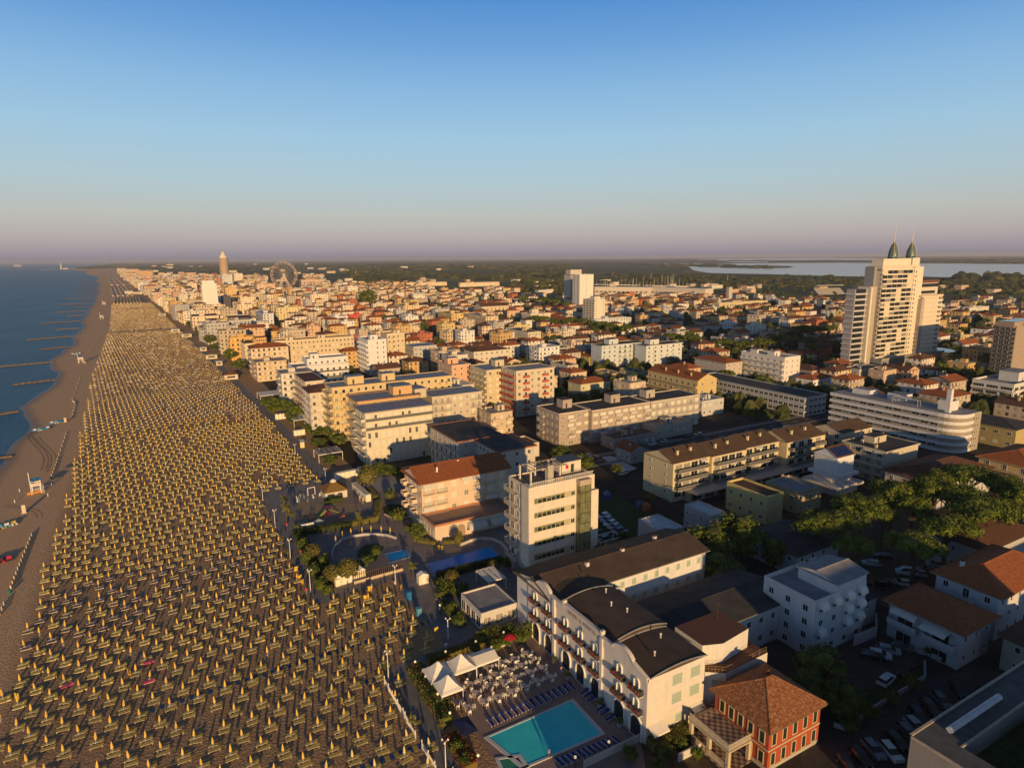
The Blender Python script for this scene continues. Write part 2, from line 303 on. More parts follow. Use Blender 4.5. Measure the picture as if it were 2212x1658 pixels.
def building(name, label, cat, x, y, w, d, h, col, fl=4, roof='flat', roofm=None, S=None, W=None, E=None, N=None, rot=0.0, par=.5, rh=2.2, ov=None, group=None,
             base=None, huts=(), chims=(), ants=(), rim=None, ridge='auto', f0=None, nofoot=False):
    """S/W/E/N: dict(n=bays, win=(w,h), style, bal='rail'|'solid'|'glass'|None, balmode='bay'|'strip', skip=set(), awn=prob)"""
    r = thing(name, label, cat, (x, y, 0), rot, group); wm = plaster(col)
    if not nofoot: BLD.append((x-1, y-1, x+w+1, y+d+1))
    b = MB(); b.box(0, 0, -.5, w, d, h, 0, nb=True); rm = roofm or BITUMEN
    if base: b.box(-.03, -.03, -.5, w+.03, d+.03, .9, 1)
    obj('wall', b, [wm, plaster(base or col)], r)
    rimm = plaster(rim) if rim else wm
    if roof == 'flat': ro = obj('roof', flat_roof(w, d, par, ov=ov or 0.0), [rm, rimm], r, (0, 0, h+.003))
    else: ro = obj('roof', hip_roof(w, d, rh, .5 if ov is None else ov, roof, ridge, wallm=wm), [rm, rimm, wm], r, (0, 0, h+.003))
    nw = 0; nb_ = 0; rest = MB(); rnd = random.Random(int(x*7+y*13)+1)
    fh = (h-(f0 or 0))/fl
    for key, spec in (('S', S), ('W', W), ('E', E), ('N', N)):
        if not spec: continue
        pos, rz, ax = FACE[key]; Lx = w if ax == 'w' else d
        n = spec.get('n', 4); ww, wh = spec.get('win', (1.3, 1.5)); st = spec.get('style', 'dark'); bal = spec.get('bal'); bd = spec.get('bd', 1.3)
        m0, m1 = spec.get('m', (0, 0)); bay = (Lx-m0-m1)/n
        for f in range(fl):
            if f in spec.get('skipf', ()): continue
            z0 = (f0 or 0)+f*fh
            for i in range(n):
                if (i in spec.get('skip', ())) : continue
                s_ = rnd.choice(st) if isinstance(st, (list, tuple)) else st
                door = bal and (spec.get('balbays') is None or i in spec['balbays'])
                H = min(fh-.5, 2.2) if door else min(wh, fh-.4); zz = z0+.08 if door else z0+(fh-H)*.5
                wd = ww*1.15 if door else ww
                wd = min(wd, bay-.25)
                me = win_mesh(wd, H, s_); px, py = pos(w, d, m0+bay*(i+.5)-wd/2, .0)
                if nw < 96: link('window', me, r, (px, py, zz), rz); nw += 1
                else:
                    T = Matrix.Translation((px, py, zz)) @ Matrix.Rotation(rz, 4, 'Z'); rest.T = T
                    rest.add([tuple(v.co) for v in me.vertices], [tuple(p.vertices) for p in me.polygons], 0)
                    for q, p in enumerate(me.polygons): rest.m[len(rest.m)-len(me.polygons)+q] = (0 if p.material_index == 0 else 1)
                if spec.get('awn') and rnd.random() < spec['awn'] and f > 0:
                    aw_ = spec.get('awnw', bay-.4); a = awn_mesh(aw_, 1.1, spec.get('awncurve', False), spec.get('awnm', AWNPALE)); ax_, ay_ = pos(w, d, m0+bay*(i+.5)-aw_/2, .03); link('awning', a, r, (ax_, ay_, zz+H-.1), rz)
            if bal and f >= spec.get('balfrom', 1) and nb_ < 96:
                if spec.get('balmode', 'bay') == 'strip':
                    px, py = pos(w, d, m0-.0, .002); link('balcony', balc_mesh(Lx-m0-m1, bd, bal, plaster(spec.get('balcol', col))), r, (px, py, z0+.02), rz); nb_ += 1
                else:
                    for i in range(n):
                        if spec.get('balbays') is not None and i not in spec['balbays']: continue
                        px, py = pos(w, d, m0+bay*i+bay*.08, .002); link('balcony', balc_mesh(bay*.84, bd, bal, plaster(spec.get('balcol', col))), r, (px, py, z0+.02), rz); nb_ += 1
    if rest.v: rest.T = None; tag(obj('window', rest, [FRAME, GLASS], r), kind='stuff')
    for (hx, hy, hw, hd, hh) in huts:
        b = MB(); b.box(0, 0, -.3, hw, hd, hh, 0).box(-.15, -.15, hh, hw+.15, hd+.15, hh+.15, 1); b.box(hw*.3, -.02, .1, hw*.3+.8, 0.0, min(2, hh-.2), 2)
        obj('stair_hut', b, [wm, rm, DARKMETAL], r, (hx*w, hy*d, h+.06))
    for (cx, cy) in chims: chimney(ro, cx*w, cy*d, 0.1 if roof == 'flat' else rh*.55, 1.2, wm)
    for (cx, cy) in ants: antenna(ro, cx*w, cy*d, .05)
    return r
def pxb(r, nx, ny, rx, lx, h=None, by=None):
    """near roof corner (nx,ny), right roof corner column rx, back-left roof corner column lx, height h or base row by -> x,y,w,d,h"""
    if h is None:
        g = G(r, nx, by); lo, hi = 0, 150; vt = V(r, nx, ny)[1]
        for _ in range(40):
            md = (lo+hi)/2
            if proj((g.x, g.y, md))[1] > vt: lo = md
            else: hi = md
        h = md
    p = G(r, nx, ny, h)
    w_ = span(p, (1, 0, 0), r, rx) if rx is not None else 12
    d_ = span(p, (0, 1, 0), r, lx) if lx is not None else 12
    return p.x, p.y, w_, d_, h
# ---------------------------------------------------------------- the setting: sea, sand, ground, paths
def sheet(name, pts, m, z=0.0, kind='structure', label=None):
    b = MB(); b.add([(x, y, z) for x, y in pts], [tuple(range(len(pts)))]); me = b.mesh(name, m)
    bm = bmesh.new(); bm.from_mesh(me); bmesh.ops.triangulate(bm, faces=bm.faces[:])
    for f in bm.faces:
        if f.normal.z < 0: f.normal_flip()
    bm.to_mesh(me); bm.free(); o = link(name, me); o['kind'] = kind
    return o
def gp(r, pts, h=0.0): return [tuple(G(r, x, y, h)[:2]) for x, y in pts]
SHORE = [(-57, 60), (-56, 314), (-55, 345), (-57.5, 376), (-62, 400), (-66, 412), (-61, 438), (-60, 464), (-58, 500), (-60, 529), (-65, 554), (-73, 595), (-69, 639), (-66, 690), (-66, 730), (-71, 776), (-71, 824), (-69, 893), (-77, 964), (-79, 1085),
         (-83, 1160), (-86, 1340), (-99, 1697), (-127, 2321), (-177, 3212), (-345, 5261), (-644, 7823)]
def smooth_line(L, step=12):
    out = []
    for (x0, y0), (x1, y1) in zip(L, L[1:]):
        n = max(1, min(40, int((y1-y0)/step)))
        for i in range(n):
            t = i/n; t2 = t*t*(3-2*t); out.append((x0+(x1-x0)*t2, y0+(y1-y0)*t))
    out.append(L[-1]); return out
SL = smooth_line(SHORE)
# sand: dry beach, wet slope and the bed below the water as one mesh
b = MB(); rows = []
for i, (x, y) in enumerate(SL):
    j = 1.2*sin(y*.11)+.8*sin(y*.053+1); e = 62 if y < 1200 else 40
    rows.append([(x+j-26, y, -3.0), (x+j-3, y, -.42), (x+j+1.5, y, -.2), (x+j+7, y, .02), (x+j+14, y, .05), (max(e-y*.012, x+50), y, .05)])
nn = len(rows[0]); vs = [v for r_ in rows for v in r_]
rows0 = [(v[0], -60, v[2]) for v in rows[0]]
vs = rows0+vs; fs = [(k*nn+c, k*nn+c+1, (k+1)*nn+c+1, (k+1)*nn+c) for k in range(len(rows)) for c in range(nn-1)]
b.add(vs, fs, 0)
def sand_mat():
    m = bpy.data.materials.new('sand'); m.use_nodes = True; t = m.node_tree; L = t.links; p = t.nodes['Principled BSDF']; N = t.nodes.new
    g = N('ShaderNodeNewGeometry'); s = N('ShaderNodeSeparateXYZ'); L.new(g.outputs['Position'], s.inputs[0])
    n = N('ShaderNodeTexNoise'); n.inputs['Scale'].default_value = .9; n.inputs['Detail'].default_value = 8; n.inputs['Roughness'].default_value = .7; L.new(g.outputs['Position'], n.inputs['Vector'])
    r = N('ShaderNodeValToRGB'); e = r.color_ramp.elements; e[0].position = .3; e[1].position = .75; e[0].color = (.50, .335, .20, 1); e[1].color = (.68, .46, .28, 1); L.new(n.outputs['Fac'], r.inputs['Fac'])
    mr = N('ShaderNodeMapRange'); mr.inputs['From Min'].default_value = -.2; mr.inputs['From Max'].default_value = .045; L.new(s.outputs[2], mr.inputs['Value'])
    mx = N('ShaderNodeMix'); mx.data_type = 'RGBA'; mx.inputs[6].default_value = (.17, .12, .075, 1); L.new(mr.outputs[0], mx.inputs[0]); L.new(r.outputs[0], mx.inputs[7]); L.new(mx.outputs[2], p.inputs['Base Color'])
    rr = N('ShaderNodeMapRange'); rr.inputs['To Min'].default_value = .35; rr.inputs['To Max'].default_value = .95; L.new(mr.outputs[0], rr.inputs['Value']); L.new(rr.outputs[0], p.inputs['Roughness']); p.inputs['Specular IOR Level'].default_value = .2
    w_ = N('ShaderNodeTexWave'); w_.wave_type = 'BANDS'; w_.bands_direction = 'X'; w_.inputs['Scale'].default_value = .55; w_.inputs['Distortion'].default_value = 3; w_.inputs['Detail'].default_value = 3; w_.inputs['Detail Scale'].default_value = .4; L.new(g.outputs['Position'], w_.inputs['Vector'])
    n2 = N('ShaderNodeTexNoise'); n2.inputs['Scale'].default_value = 2.2; n2.inputs['Detail'].default_value = 6; L.new(g.outputs['Position'], n2.inputs['Vector'])
    ad = N('ShaderNodeMath'); ad.operation = 'MULTIPLY_ADD'; ad.inputs[1].default_value = .06; L.new(w_.outputs['Fac'], ad.inputs[0]); L.new(n2.outputs['Fac'], ad.inputs[2])
    tr = N('ShaderNodeMapRange'); tr.inputs['From Min'].default_value = -31; tr.inputs['From Max'].default_value = -27; tr.inputs['To Min'].default_value = 1.0; tr.inputs['To Max'].default_value = .62; L.new(s.outputs[0], tr.inputs['Value']); sv = N('ShaderNodeVectorMath'); sv.operation = 'SCALE'; L.new(r.outputs[0], sv.inputs[0]); L.new(tr.outputs[0], sv.inputs['Scale']); L.new(sv.outputs[0], mx.inputs[7])  # darker across the parasol field: trampled sand, with shade put into the colour
    bp = N('ShaderNodeBump'); fx = N('ShaderNodeMapRange'); fx.inputs['From Min'].default_value = -38; fx.inputs['From Max'].default_value = -26; fx.inputs['To Min'].default_value = .25; fx.inputs['To Max'].default_value = 1.0; L.new(s.outputs[0], fx.inputs['Value']); L.new(fx.outputs[0], bp.inputs['Strength']); bp.inputs['Distance'].default_value = .3; L.new(ad.outputs[0], bp.inputs['Height']); L.new(bp.outputs['Normal'], p.inputs['Normal'])
    return m
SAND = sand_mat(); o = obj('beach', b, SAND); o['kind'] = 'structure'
for f in o.data.polygons: f.use_smooth = True
# sea
def sea_mat():
    m = bpy.data.materials.new('sea_water'); m.use_nodes = True; t = m.node_tree; L = t.links; p = t.nodes['Principled BSDF']; N = t.nodes.new
    g = N('ShaderNodeNewGeometry'); p.inputs['Base Color'].default_value = (.018, .075, .12, 1); p.inputs['Roughness'].default_value = .42; p.inputs['IOR'].default_value = 1.33; p.inputs['Specular IOR Level'].default_value = .07
    mp = N('ShaderNodeMapping'); mp.inputs['Scale'].default_value = (.30, .09, 1); mp.inputs['Rotation'].default_value = (0, 0, .35); L.new(g.outputs['Position'], mp.inputs[0])
    n = N('ShaderNodeTexNoise'); n.inputs['Scale'].default_value = 1; n.inputs['Detail'].default_value = 7; n.inputs['Roughness'].default_value = .62; L.new(mp.outputs[0], n.inputs['Vector'])
    bp = N('ShaderNodeBump'); bp.inputs['Strength'].default_value = .75; bp.inputs['Distance'].default_value = .6; L.new(n.outputs['Fac'], bp.inputs['Height']); L.new(bp.outputs['Normal'], p.inputs['Normal'])
    n2 = N('ShaderNodeTexNoise'); n2.inputs['Scale'].default_value = .012; n2.inputs['Detail'].default_value = 4; L.new(g.outputs['Position'], n2.inputs['Vector'])
    r = N('ShaderNodeValToRGB'); r.color_ramp.elements[0].position = .35; r.color_ramp.elements[1].position = .7; r.color_ramp.elements[0].color = (.035, .14, .25, 1); r.color_ramp.elements[1].color = (.06, .19, .31, 1); L.new(n2.outputs['Fac'], r.inputs['Fac']); L.new(r.outputs[0], p.inputs['Base Color'])
    return m
SEA = sea_mat()
sea_pts = [(-60000, -500), (-52, -500)] + [(x+3.5+1.2*sin(y*.11)+.8*sin(y*.053+1), y) for x, y in SL[1:]] + [(-700, 9500), (-1400, 60000), (-60000, 60000)]
sheet('sea', sea_pts, SEA, -.21)
b = MB()                                                # thin line of foam where the water ends
for lane, (off, wd, amp) in enumerate(((3.0, .9, .5),)):
    for i in range(len(SL)-1):
        (x0, y0), (x1, y1) = SL[i], SL[i+1]
        if y1 > 1300 or (lane and (i*7+lane*3) % 5 < 3): continue
        q0 = x0+off+1.2*sin(y0*.11)+.8*sin(y0*.053+1)+amp*.3*sin(y0*.3); q1 = x1+off+1.2*sin(y1*.11)+.8*sin(y1*.053+1)+amp*.3*sin(y1*.3)
        z = -.195; b.add([(q0-wd, y0, z), (q0+wd*.4, y0, z), (q1+wd*.4, y1, z), (q1-wd, y1, z)], [(0, 1, 2, 3)])
o = obj('sea_foam', b, mat('foam', (.40, .45, .48), .6, .3, 1.5)); tag(o, None, None, None, 'structure')
# land
def land_mat():
    m = bpy.data.materials.new('land'); m.use_nodes = True; t = m.node_tree; L = t.links; p = t.nodes['Principled BSDF']; N = t.nodes.new; p.inputs['Roughness'].default_value = .95; p.inputs['Specular IOR Level'].default_value = .1
    g = N('ShaderNodeNewGeometry'); ln = N('ShaderNodeVectorMath'); ln.operation = 'LENGTH'; L.new(g.outputs['Position'], ln.inputs[0])
    mr = N('ShaderNodeMapRange'); mr.inputs['From Min'].default_value = 500; mr.inputs['From Max'].default_value = 1500; L.new(ln.outputs['Value'], mr.inputs['Value'])
    n = N('ShaderNodeTexNoise'); n.inputs['Scale'].default_value = .12; n.inputs['Detail'].default_value = 8; L.new(g.outputs['Position'], n.inputs['Vector'])
    r = N('ShaderNodeValToRGB'); e = r.color_ramp.elements; e[0].position = .35; e[1].position = .7; e[0].color = (.045, .042, .04, 1); e[1].color = (.09, .08, .07, 1); L.new(n.outputs['Fac'], r.inputs['Fac'])
    v = N('ShaderNodeTexVoronoi'); v.inputs['Scale'].default_value = .0022; v.inputs['Randomness'].default_value = .9; mp = N('ShaderNodeMapping'); mp.inputs['Scale'].default_value = (1, .45, 1); mp.inputs['Rotation'].default_value = (0, 0, .5); L.new(g.outputs['Position'], mp.inputs[0]); L.new(mp.outputs[0], v.inputs['Vector'])
    sp = N('ShaderNodeSeparateColor'); L.new(v.outputs['Color'], sp.inputs[0]); r2 = N('ShaderNodeValToRGB'); e = r2.color_ramp.elements; e[0].position = 0; e[1].position = 1; e[0].color = (.07, .085, .035, 1); e[1].color = (.22, .18, .09, 1); k = e.new(.45); k.color = (.11, .13, .05, 1); L.new(sp.outputs[0], r2.inputs['Fac'])
    mx = N('ShaderNodeMix'); mx.data_type = 'RGBA'; L.new(mr.outputs[0], mx.inputs[0]); L.new(r.outputs[0], mx.inputs[6]); L.new(r2.outputs[0], mx.inputs[7])
    n3 = N('ShaderNodeTexNoise'); n3.inputs['Scale'].default_value = .01; n3.inputs['Detail'].default_value = 9; L.new(g.outputs['Position'], n3.inputs['Vector']); m3 = N('ShaderNodeMapRange'); m3.inputs['From Min'].default_value = .3; m3.inputs['From Max'].default_value = .7; m3.inputs['To Min'].default_value = .6; m3.inputs['To Max'].default_value = 1.3; L.new(n3.outputs['Fac'], m3.inputs['Value'])
    sc = N('ShaderNodeVectorMath'); sc.operation = 'SCALE'; L.new(mx.outputs[2], sc.inputs[0]); L.new(m3.outputs[0], sc.inputs['Scale']); L.new(sc.outputs[0], p.inputs['Base Color'])
    return m
edge = [(48, -60), (48, 60), (44, 345), (38, 489), (30, 648), (14, 867), (4, 1209), (-12, 1576), (-34, 1972), (-120, 3867), (-240, 5261), (-600, 7823), (-640, 9500), (-1340, 60000)]
sheet('ground', [(60000, -60)] + edge[:1] + edge[1:] + [(60000, 60000)], land_mat(), 0.0)
PAVE = mat('paving', (.22, .205, .21), .85, .15, .7); PAVEW = mat('promenade_paving', (.19, .185, .20), .85, .2, .5); DECK = mat('pool_deck_paving', (.27, .205, .19), .8, .12, .8)
ASPH = mat('asphalt', (.06, .058, .06), .9, .25, .8); GRASSM = mat('lawn', (.035, .06, .018), .95, .4, 1.3); EARTH = mat('earth', (.10, .075, .05), .95, .3, .8)
YELLOWSAND = mat('playground_sand', (.30, .235, .17), .95, .15, .8)
# promenade between the sand and the gardens
sheet('promenade', [(45.6, 212), (50.6, 212), (48, 345), (42.8, 489), (35, 648), (19.5, 867), (10, 1209), (-8, 1576), (-14, 1576), (5, 1209), (15.2, 867), (30.6, 648), (38.6, 489), (44, 345)], PAVEW, .075)
sheet('beach_path', [(25.4, 134), (30.6, 134), (31.2, 215), (45.6, 215), (45.6, 219), (25.4, 219)], PAVEW, .08)
sheet('garden_path', gp('C1', [(1230, 130), (1262, 18), (1345, 45), (1840, 605), (1290, 800), (1750, 1600), (1900, 1900), (1640, 1900), (1560, 1600), (1120, 850), (1150, 790), (1590, 640), (1620, 590)]), PAVEW, .084)
sheet('pool_terrace', [(38.9, 62), (61.5, 62), (61.5, 104), (50.5, 104), (41.3, 93), (38.9, 84)], DECK, .09)
sheet('resort_paving', [(31.2, 134), (46.5, 137), (47, 100), (60, 100), (60.5, 112), (92, 112), (92, 165), (86, 215), (52, 216), (31.2, 214)], PAVE, .07)
sheet('playground_yard', gp('B1', [(340, 860), (560, 900), (760, 880), (900, 900), (950, 1010), (830, 1080), (520, 1120), (380, 1130), (330, 960)]), YELLOWSAND, .095)
sheet('side_road', [(60, -40), (230, -40), (230, 41), (131, 47.6), (108, 55.5), (84, 55.5), (77, 50), (60, 52)], ASPH, .01)
sheet('town_street', [(93, 100), (99.5, 100), (99.5, 700), (93, 700)], ASPH, .012)
sheet('cross_street', [(99.5, 181), (420, 181), (420, 188), (99.5, 188)], ASPH, .012)
sheet('parking_lot', [(99.5, 55.6), (124, 55.6), (124, 70), (108, 88), (99.5, 88)], ASPH, .016)
sheet('park_ground', [(133, 60), (215, 60), (215, 108), (133, 108)], EARTH, .014)
sheet('pavement', [(99.5, 179), (300, 179), (300, 181), (99.5, 181)], PAVE, .10); sheet('pavement', [(99.5, 188), (300, 188), (300, 191), (99.5, 191)], PAVE, .10); sheet('pavement', [(90.5, 100), (93, 100), (93, 400), (90.5, 400)], PAVE, .10)
for i in range(24): sheet('lane_mark', [(101+i*8, 184.4), (104+i*8, 184.4), (104+i*8, 184.6), (101+i*8, 184.6)], WHITE, .03)
for i in range(12): sheet('bay_mark', [(100.5, 121+i*2.6), (105, 121.4+i*2.6), (105, 121.5+i*2.6), (100.5, 121.1+i*2.6)], WHITE, .03)
sheet('paved_yard', gp('B2', [(775, 490), (860, 480), (1080, 590), (1010, 615), (900, 590)]), WHITEROOF, .04)
sheet('garden_lawn', [(99.8, 118), (124, 118), (124, 152), (99.8, 152)], GRASSM, .02)
# lagoon and the far marsh waters
def lag(r, pts, nm='lagoon'): return sheet(nm, gp(r, pts), LAG, .4)
LAG = mat('lagoon_water', (.16, .21, .25), .15, .12, .002, .5)
lag('A3', [(-700, 430), (-560, 412), (-200, 408), (600, 403), (1400, 410), (2600, 418), (2600, 540), (1480, 528), (1300, 520), (850, 524), (400, 514), (0, 502), (-500, 492), (-640, 470)])
sheet('lagoon_islet', gp('A3', [(-450, 430), (0, 428), (180, 432), (225, 440), (160, 449), (0, 450), (-400, 448)]), land_mat(), 1.2)
lag('A3', [(-600, 372), (300, 362), (900, 366), (1250, 372), (1250, 380), (500, 378), (-600, 384)])
lag('A3', [(-1400, 363), (0, 346), (850, 350), (850, 354), (0, 352), (-1400, 368)])
lag('A2', [(0, 166), (700, 158), (1300, 157), (1300, 162), (700, 165), (0, 172)])
lag('A1', [(0, 180), (1000, 172), (2100, 167), (2100, 172), (900, 180), (0, 190)])
lag('A2', [(1150, 206), (1500, 203), (1900, 206), (1900, 212), (1300, 212)])
lag('A2', [(1820, 182), (2211, 186), (2211, 192), (1900, 190)])
TRK = mat('track_sand', (.34, .235, .15), .95, .2, 2)
def track(P_, off, w=.28):
    q = [Vector(G('B0', x, y)) for x, y in P_]; out = []
    for i in range(len(q)-1):
        for k in range(6): out.append(q[i].lerp(q[i+1], k/6))
    out = [sum(out[max(0, i-3):i+4], Vector((0, 0, 0)))/len(out[max(0, i-3):i+4]) for i in range(len(out))]; b = MB()
    for a, c in zip(out, out[1:]):
        n = Vector((-(c-a).y, (c-a).x, 0)).normalized(); a0, c0 = a+n*off, c+n*off; b.add([(a0-n*w)[:2]+(.066,) if False else (*(a0-n*w)[:2], .066), (*(a0+n*w)[:2], .066), (*(c0+n*w)[:2], .066), (*(c0-n*w)[:2], .066)], [(0, 1, 2, 3)])
    o = obj('tyre_track', b, TRK); o['kind'] = 'structure'
T1 = [(225, 270), (260, 340), (350, 420), (395, 490), (392, 560), (350, 640)]; T2 = [(300, 300), (350, 370), (440, 450), (465, 500), (445, 580), (400, 650)]
for t_ in (T1, T2):
    for o_ in (-.5, .9): track(t_, o_)
for o_ in (0, 1.3): track([(0, 905), (120, 930), (260, 945), (330, 990), (300, 1030)], o_, .2)
# ---------------------------------------------------------------- the buildings nearest the camera
# white hotel along the pool terrace: long sea front with curved gables, arched windows and flower balconies
def arch_pts(w, h, n=8):
    r = w/2; return [(0, 0), (w, 0)] + [(r+r*cos(pi*k/n), h-r+r*sin(pi*k/n)) for k in range(n+1)]
def arch_window(w, h, kind='up'):
    k = ('arch', w, h, kind)
    if k in WC: return WC[k]
    b = MB(); P_ = arch_pts(w, h); I_ = [(w/2+(x-w/2)*.84, .08+(z-.08)*(1-.1/h)) for x, z in P_]; n = len(P_)
    vs = [(x, -.26, z) for x, z in P_]+[(x, -.26, z) for x, z in I_]+[(x, .02, z) for x, z in P_]+[(x, -.02, z) for x, z in I_]
    b.add(vs, [(i, (i+1) % n, n+(i+1) % n, n+i) for i in range(n)]+[((i+1) % n, i, 2*n+i, 2*n+(i+1) % n) for i in range(n)]+[(n+i, n+(i+1) % n, 3*n+(i+1) % n, 3*n+i) for i in range(n)], 0)
    b.add([(x, -.025, z) for x, z in I_], [tuple(range(n))], 1)
    q = 3 if kind == 'door' else 1
    for i in range(q): b.box(w*(i+1)/(q+1)-.035, -.07, .1, w*(i+1)/(q+1)+.035, -.026, h*.8 if q == 1 else h*.78, 2)
    b.box(w*.1, -.068, h*.62, w*.9, -.027, h*.66, 2)
    WC[k] = b.mesh('arched_window', [FRAME, GREENSHUT if kind == 'up' else GLASS, DARKMETAL if kind == 'door' else FRAME]); return WC[k]
PINKPL = (.74, .70, .66)
HX, HY, HD, HH = 60.7, 65.8, 35.6, 11.6
hotel = thing('hotel', 'white three storey hotel with curved gables and flower balconies facing the near pool', 'hotel', (HX, HY, 0)); BLD.append((60, 64, 100, 104))
HW = 12.2
b = MB(); b.box(0, 0, -.5, HW, HD, HH, 0, nb=True)
# west parapet wall with curved gable ends, from its outline in (y, z)
def bump(y0, y1, z, hgt, n=10): return [(y0+(y1-y0)*i/n, z+hgt*(sin(pi*i/n)**.7 if 0 < i < n else 0)) for i in range(n+1)]
prof = [(0, HH)] + [(3.4, HH+.9)] + bump(3.4, 8.4, HH+1.2, 1.0) + [(8.4, HH+.9), (11.5, HH+.9), (11.5, HH+1.5), (22.5, HH+1.5), (22.5, HH+.9), (27.2, HH+.9)] + bump(27.2, 32.2, HH+1.2, 1.0) + [(32.2, HH+.9), (HD, HH+.2)]
pr2 = [(0, HH-.6)]+prof+[(HD, HH-.6)]
n = len(pr2)
b.add([(-.15, y, z) for y, z in pr2]+[(.2, y, z) for y, z in pr2], [tuple(range(n))[::-1], tuple(range(n, 2*n))]+[(i, i+1, n+i+1, n+i) for i in range(n-1)], 0)
for (y0, z0), (y1, z1) in zip(prof, prof[1:]):
    if abs(y1-y0) > .05: b.add([(-.32, y0, z0), (.36, y0, z0), (.36, y1, z1), (-.32, y1, z1), (-.32, y0, z0+.16), (.36, y0, z0+.16), (.36, y1, z1+.16), (-.32, y1, z1+.16)], [(0, 1, 5, 4), (1, 2, 6, 5), (2, 3, 7, 6), (3, 0, 4, 7), (4, 5, 6, 7), (0, 3, 2, 1)], 0)
for y in (10.9, 25.4): b.box(-.42, y, -.5, -.002, y+.7, HH+.85, 0)      # pilasters
b.box(-.38, 22.4, HH+1.4, .4, 22.9, HH+2.1, 0).box(-.38, 11.1, HH+1.4, .4, 11.6, HH+2.1, 0)
obj('wall', b, plaster(PINKPL), hotel)
# curved roof of three barrels in dark felt
b = MB()
def barrel(x0, x1, y0, y1, z, rise, mi=0, n=10):
    vs = []; 
    for i in range(n+1):
        t = i/n; x = x0+(x1-x0)*t; zz = z+rise*(1-(2*t-1)**2); vs += [(x, y0, zz), (x, y1, zz)]
    b.add(vs, [(2*i, 2*i+2, 2*i+3, 2*i+1) for i in range(n)]+[tuple(2*i for i in range(n+1))[::-1], tuple(2*i+1 for i in range(n+1))], mi)
    for yy in (y0, y1):
        for i in range(n): b.bar(vs[2*i] if yy == y0 else vs[2*i+1], vs[2*i+2] if yy == y0 else vs[2*i+3], .12, 1, 4)
barrel(.35, HW+.3, -.2, 9.4, HH+.02, .65); barrel(.36, HW+.4, 9.4, 24.5, HH+.5, 1.0); barrel(.35, HW+.3, 24.5, HD+.1, HH+.02, .7)
obj('roof', b, [mat('felt_roof', (.085, .062, .05), .9, .22, .35), GREYROOF], hotel)
for cx, cy, cz in ((4, 3, 12.5), (8, 6, 12.7), (6.6, 13, 14.2), (5.5, 16, 14.2), (7.4, 20, 14.3)):
    b = MB(); b.lathe([(.13, 0), (.13, .7), (.2, .72), (.2, .85)], 8); obj('vent_pipe', b, CANVAS, hotel, (cx, cy, cz), smooth=True)
FLOWER = None
def flower_balcony(w, seed):
    rnd = random.Random(seed); b = MB(); fl_ = MB(); b.box(0, -.85, -.14, w, 0, 0, 0)
    for i in range(int(w/.16)+1): b.box(min(i*.16, w-.02), -.84, 0, min(i*.16, w-.02)+.025, -.81, .95, 1)
    b.box(0, -.86, .95, w, -.79, 1.0, 1); b.box(0, -.83, 0, .03, 0, .96, 1).box(w-.03, -.83, 0, w, 0, .96, 1); b.box(.05, -1.02, .62, w-.05, -.86, .85, 2)
    for _ in range(int(60*w)):
        x, y, z = rnd.uniform(0, w), -.98+rnd.gauss(0, .09), .75+rnd.uniform(-.55, .28); s = rnd.uniform(.05, .11); a = rnd.uniform(0, 6.28)
        fl_.add([(x-s*cos(a), y, z-s), (x+s*cos(a), y-s*sin(a), z-s*.4), (x+s*.6*cos(a), y, z+s), (x-s*cos(a), y+s*.4, z+s*.6)], [(0, 1, 2, 3)], rnd.choice((0, 0, 1, 2)))
    return b.mesh('balcony', [plaster(PINKPL), DARKMETAL, mat('plant_box', (.25, .1, .05))]), fl_.mesh('flowers', [mat('balcony_leaves', (.06, .085, .03), .8, .3, 3), mat('red_flowers', (.35, .03, .03), .8, .3, 3), mat('pink_flowers', (.42, .10, .12), .8, .3, 3)])
ys = [2.0, 6.2, 12.6, 17.1, 21.6, 27.6, 32.2]
for i, y in enumerate(ys):
    for f, z in ((1, 4.75), (2, 8.15)):
        link('arched_window', arch_window(1.3, 2.3), hotel, (-.01, y+1.0, z+.05), -pi/2)
        mb_, mf_ = flower_balcony(2.9, i*3+f); bl = link('balcony', mb_, hotel, (-.005, y+1.75, z), -pi/2); link('flowers', mf_, bl)
    if i != 99: link('arched_doorway', arch_window(3.0, 3.9, 'door'), hotel, (-.012, y+1.7, .1), -pi/2)
wm_ = win_mesh(2.3, 2.0, 'shut'); wm2 = win_mesh(2.3, 2.0, 'green')
for j, x in enumerate((1.0, 5.0, 8.9)):
    for z in (5.2, 8.5): link('window', wm_ if j == 0 else wm2, hotel, (x, -.01, z), 0)
link('window', win_mesh(1.7, 1.6, 'green'), hotel, (6.0, -.01, 1.7)); link('window', win_mesh(1.7, 1.6, 'dark'), hotel, (1.5, -.01, 1.5)); link('door', win_mesh(2.3, 2.4, 'curtain'), hotel, (9.4, -.01, .2))
link('awning', awn_mesh(3.2, 1.6, False, CANVAS), hotel, (.3, -.02, 2.6)); link('awning', awn_mesh(2.6, 1.2, False, CANVAS), hotel, (9.2, -.02, 2.9))
b = MB(); b.box(0, 0, 0, 4.6, .2, 1.5, 0); obj('yard_wall', b, plaster((.7, .69, .66)), hotel, (2, -5.2, 0)); 
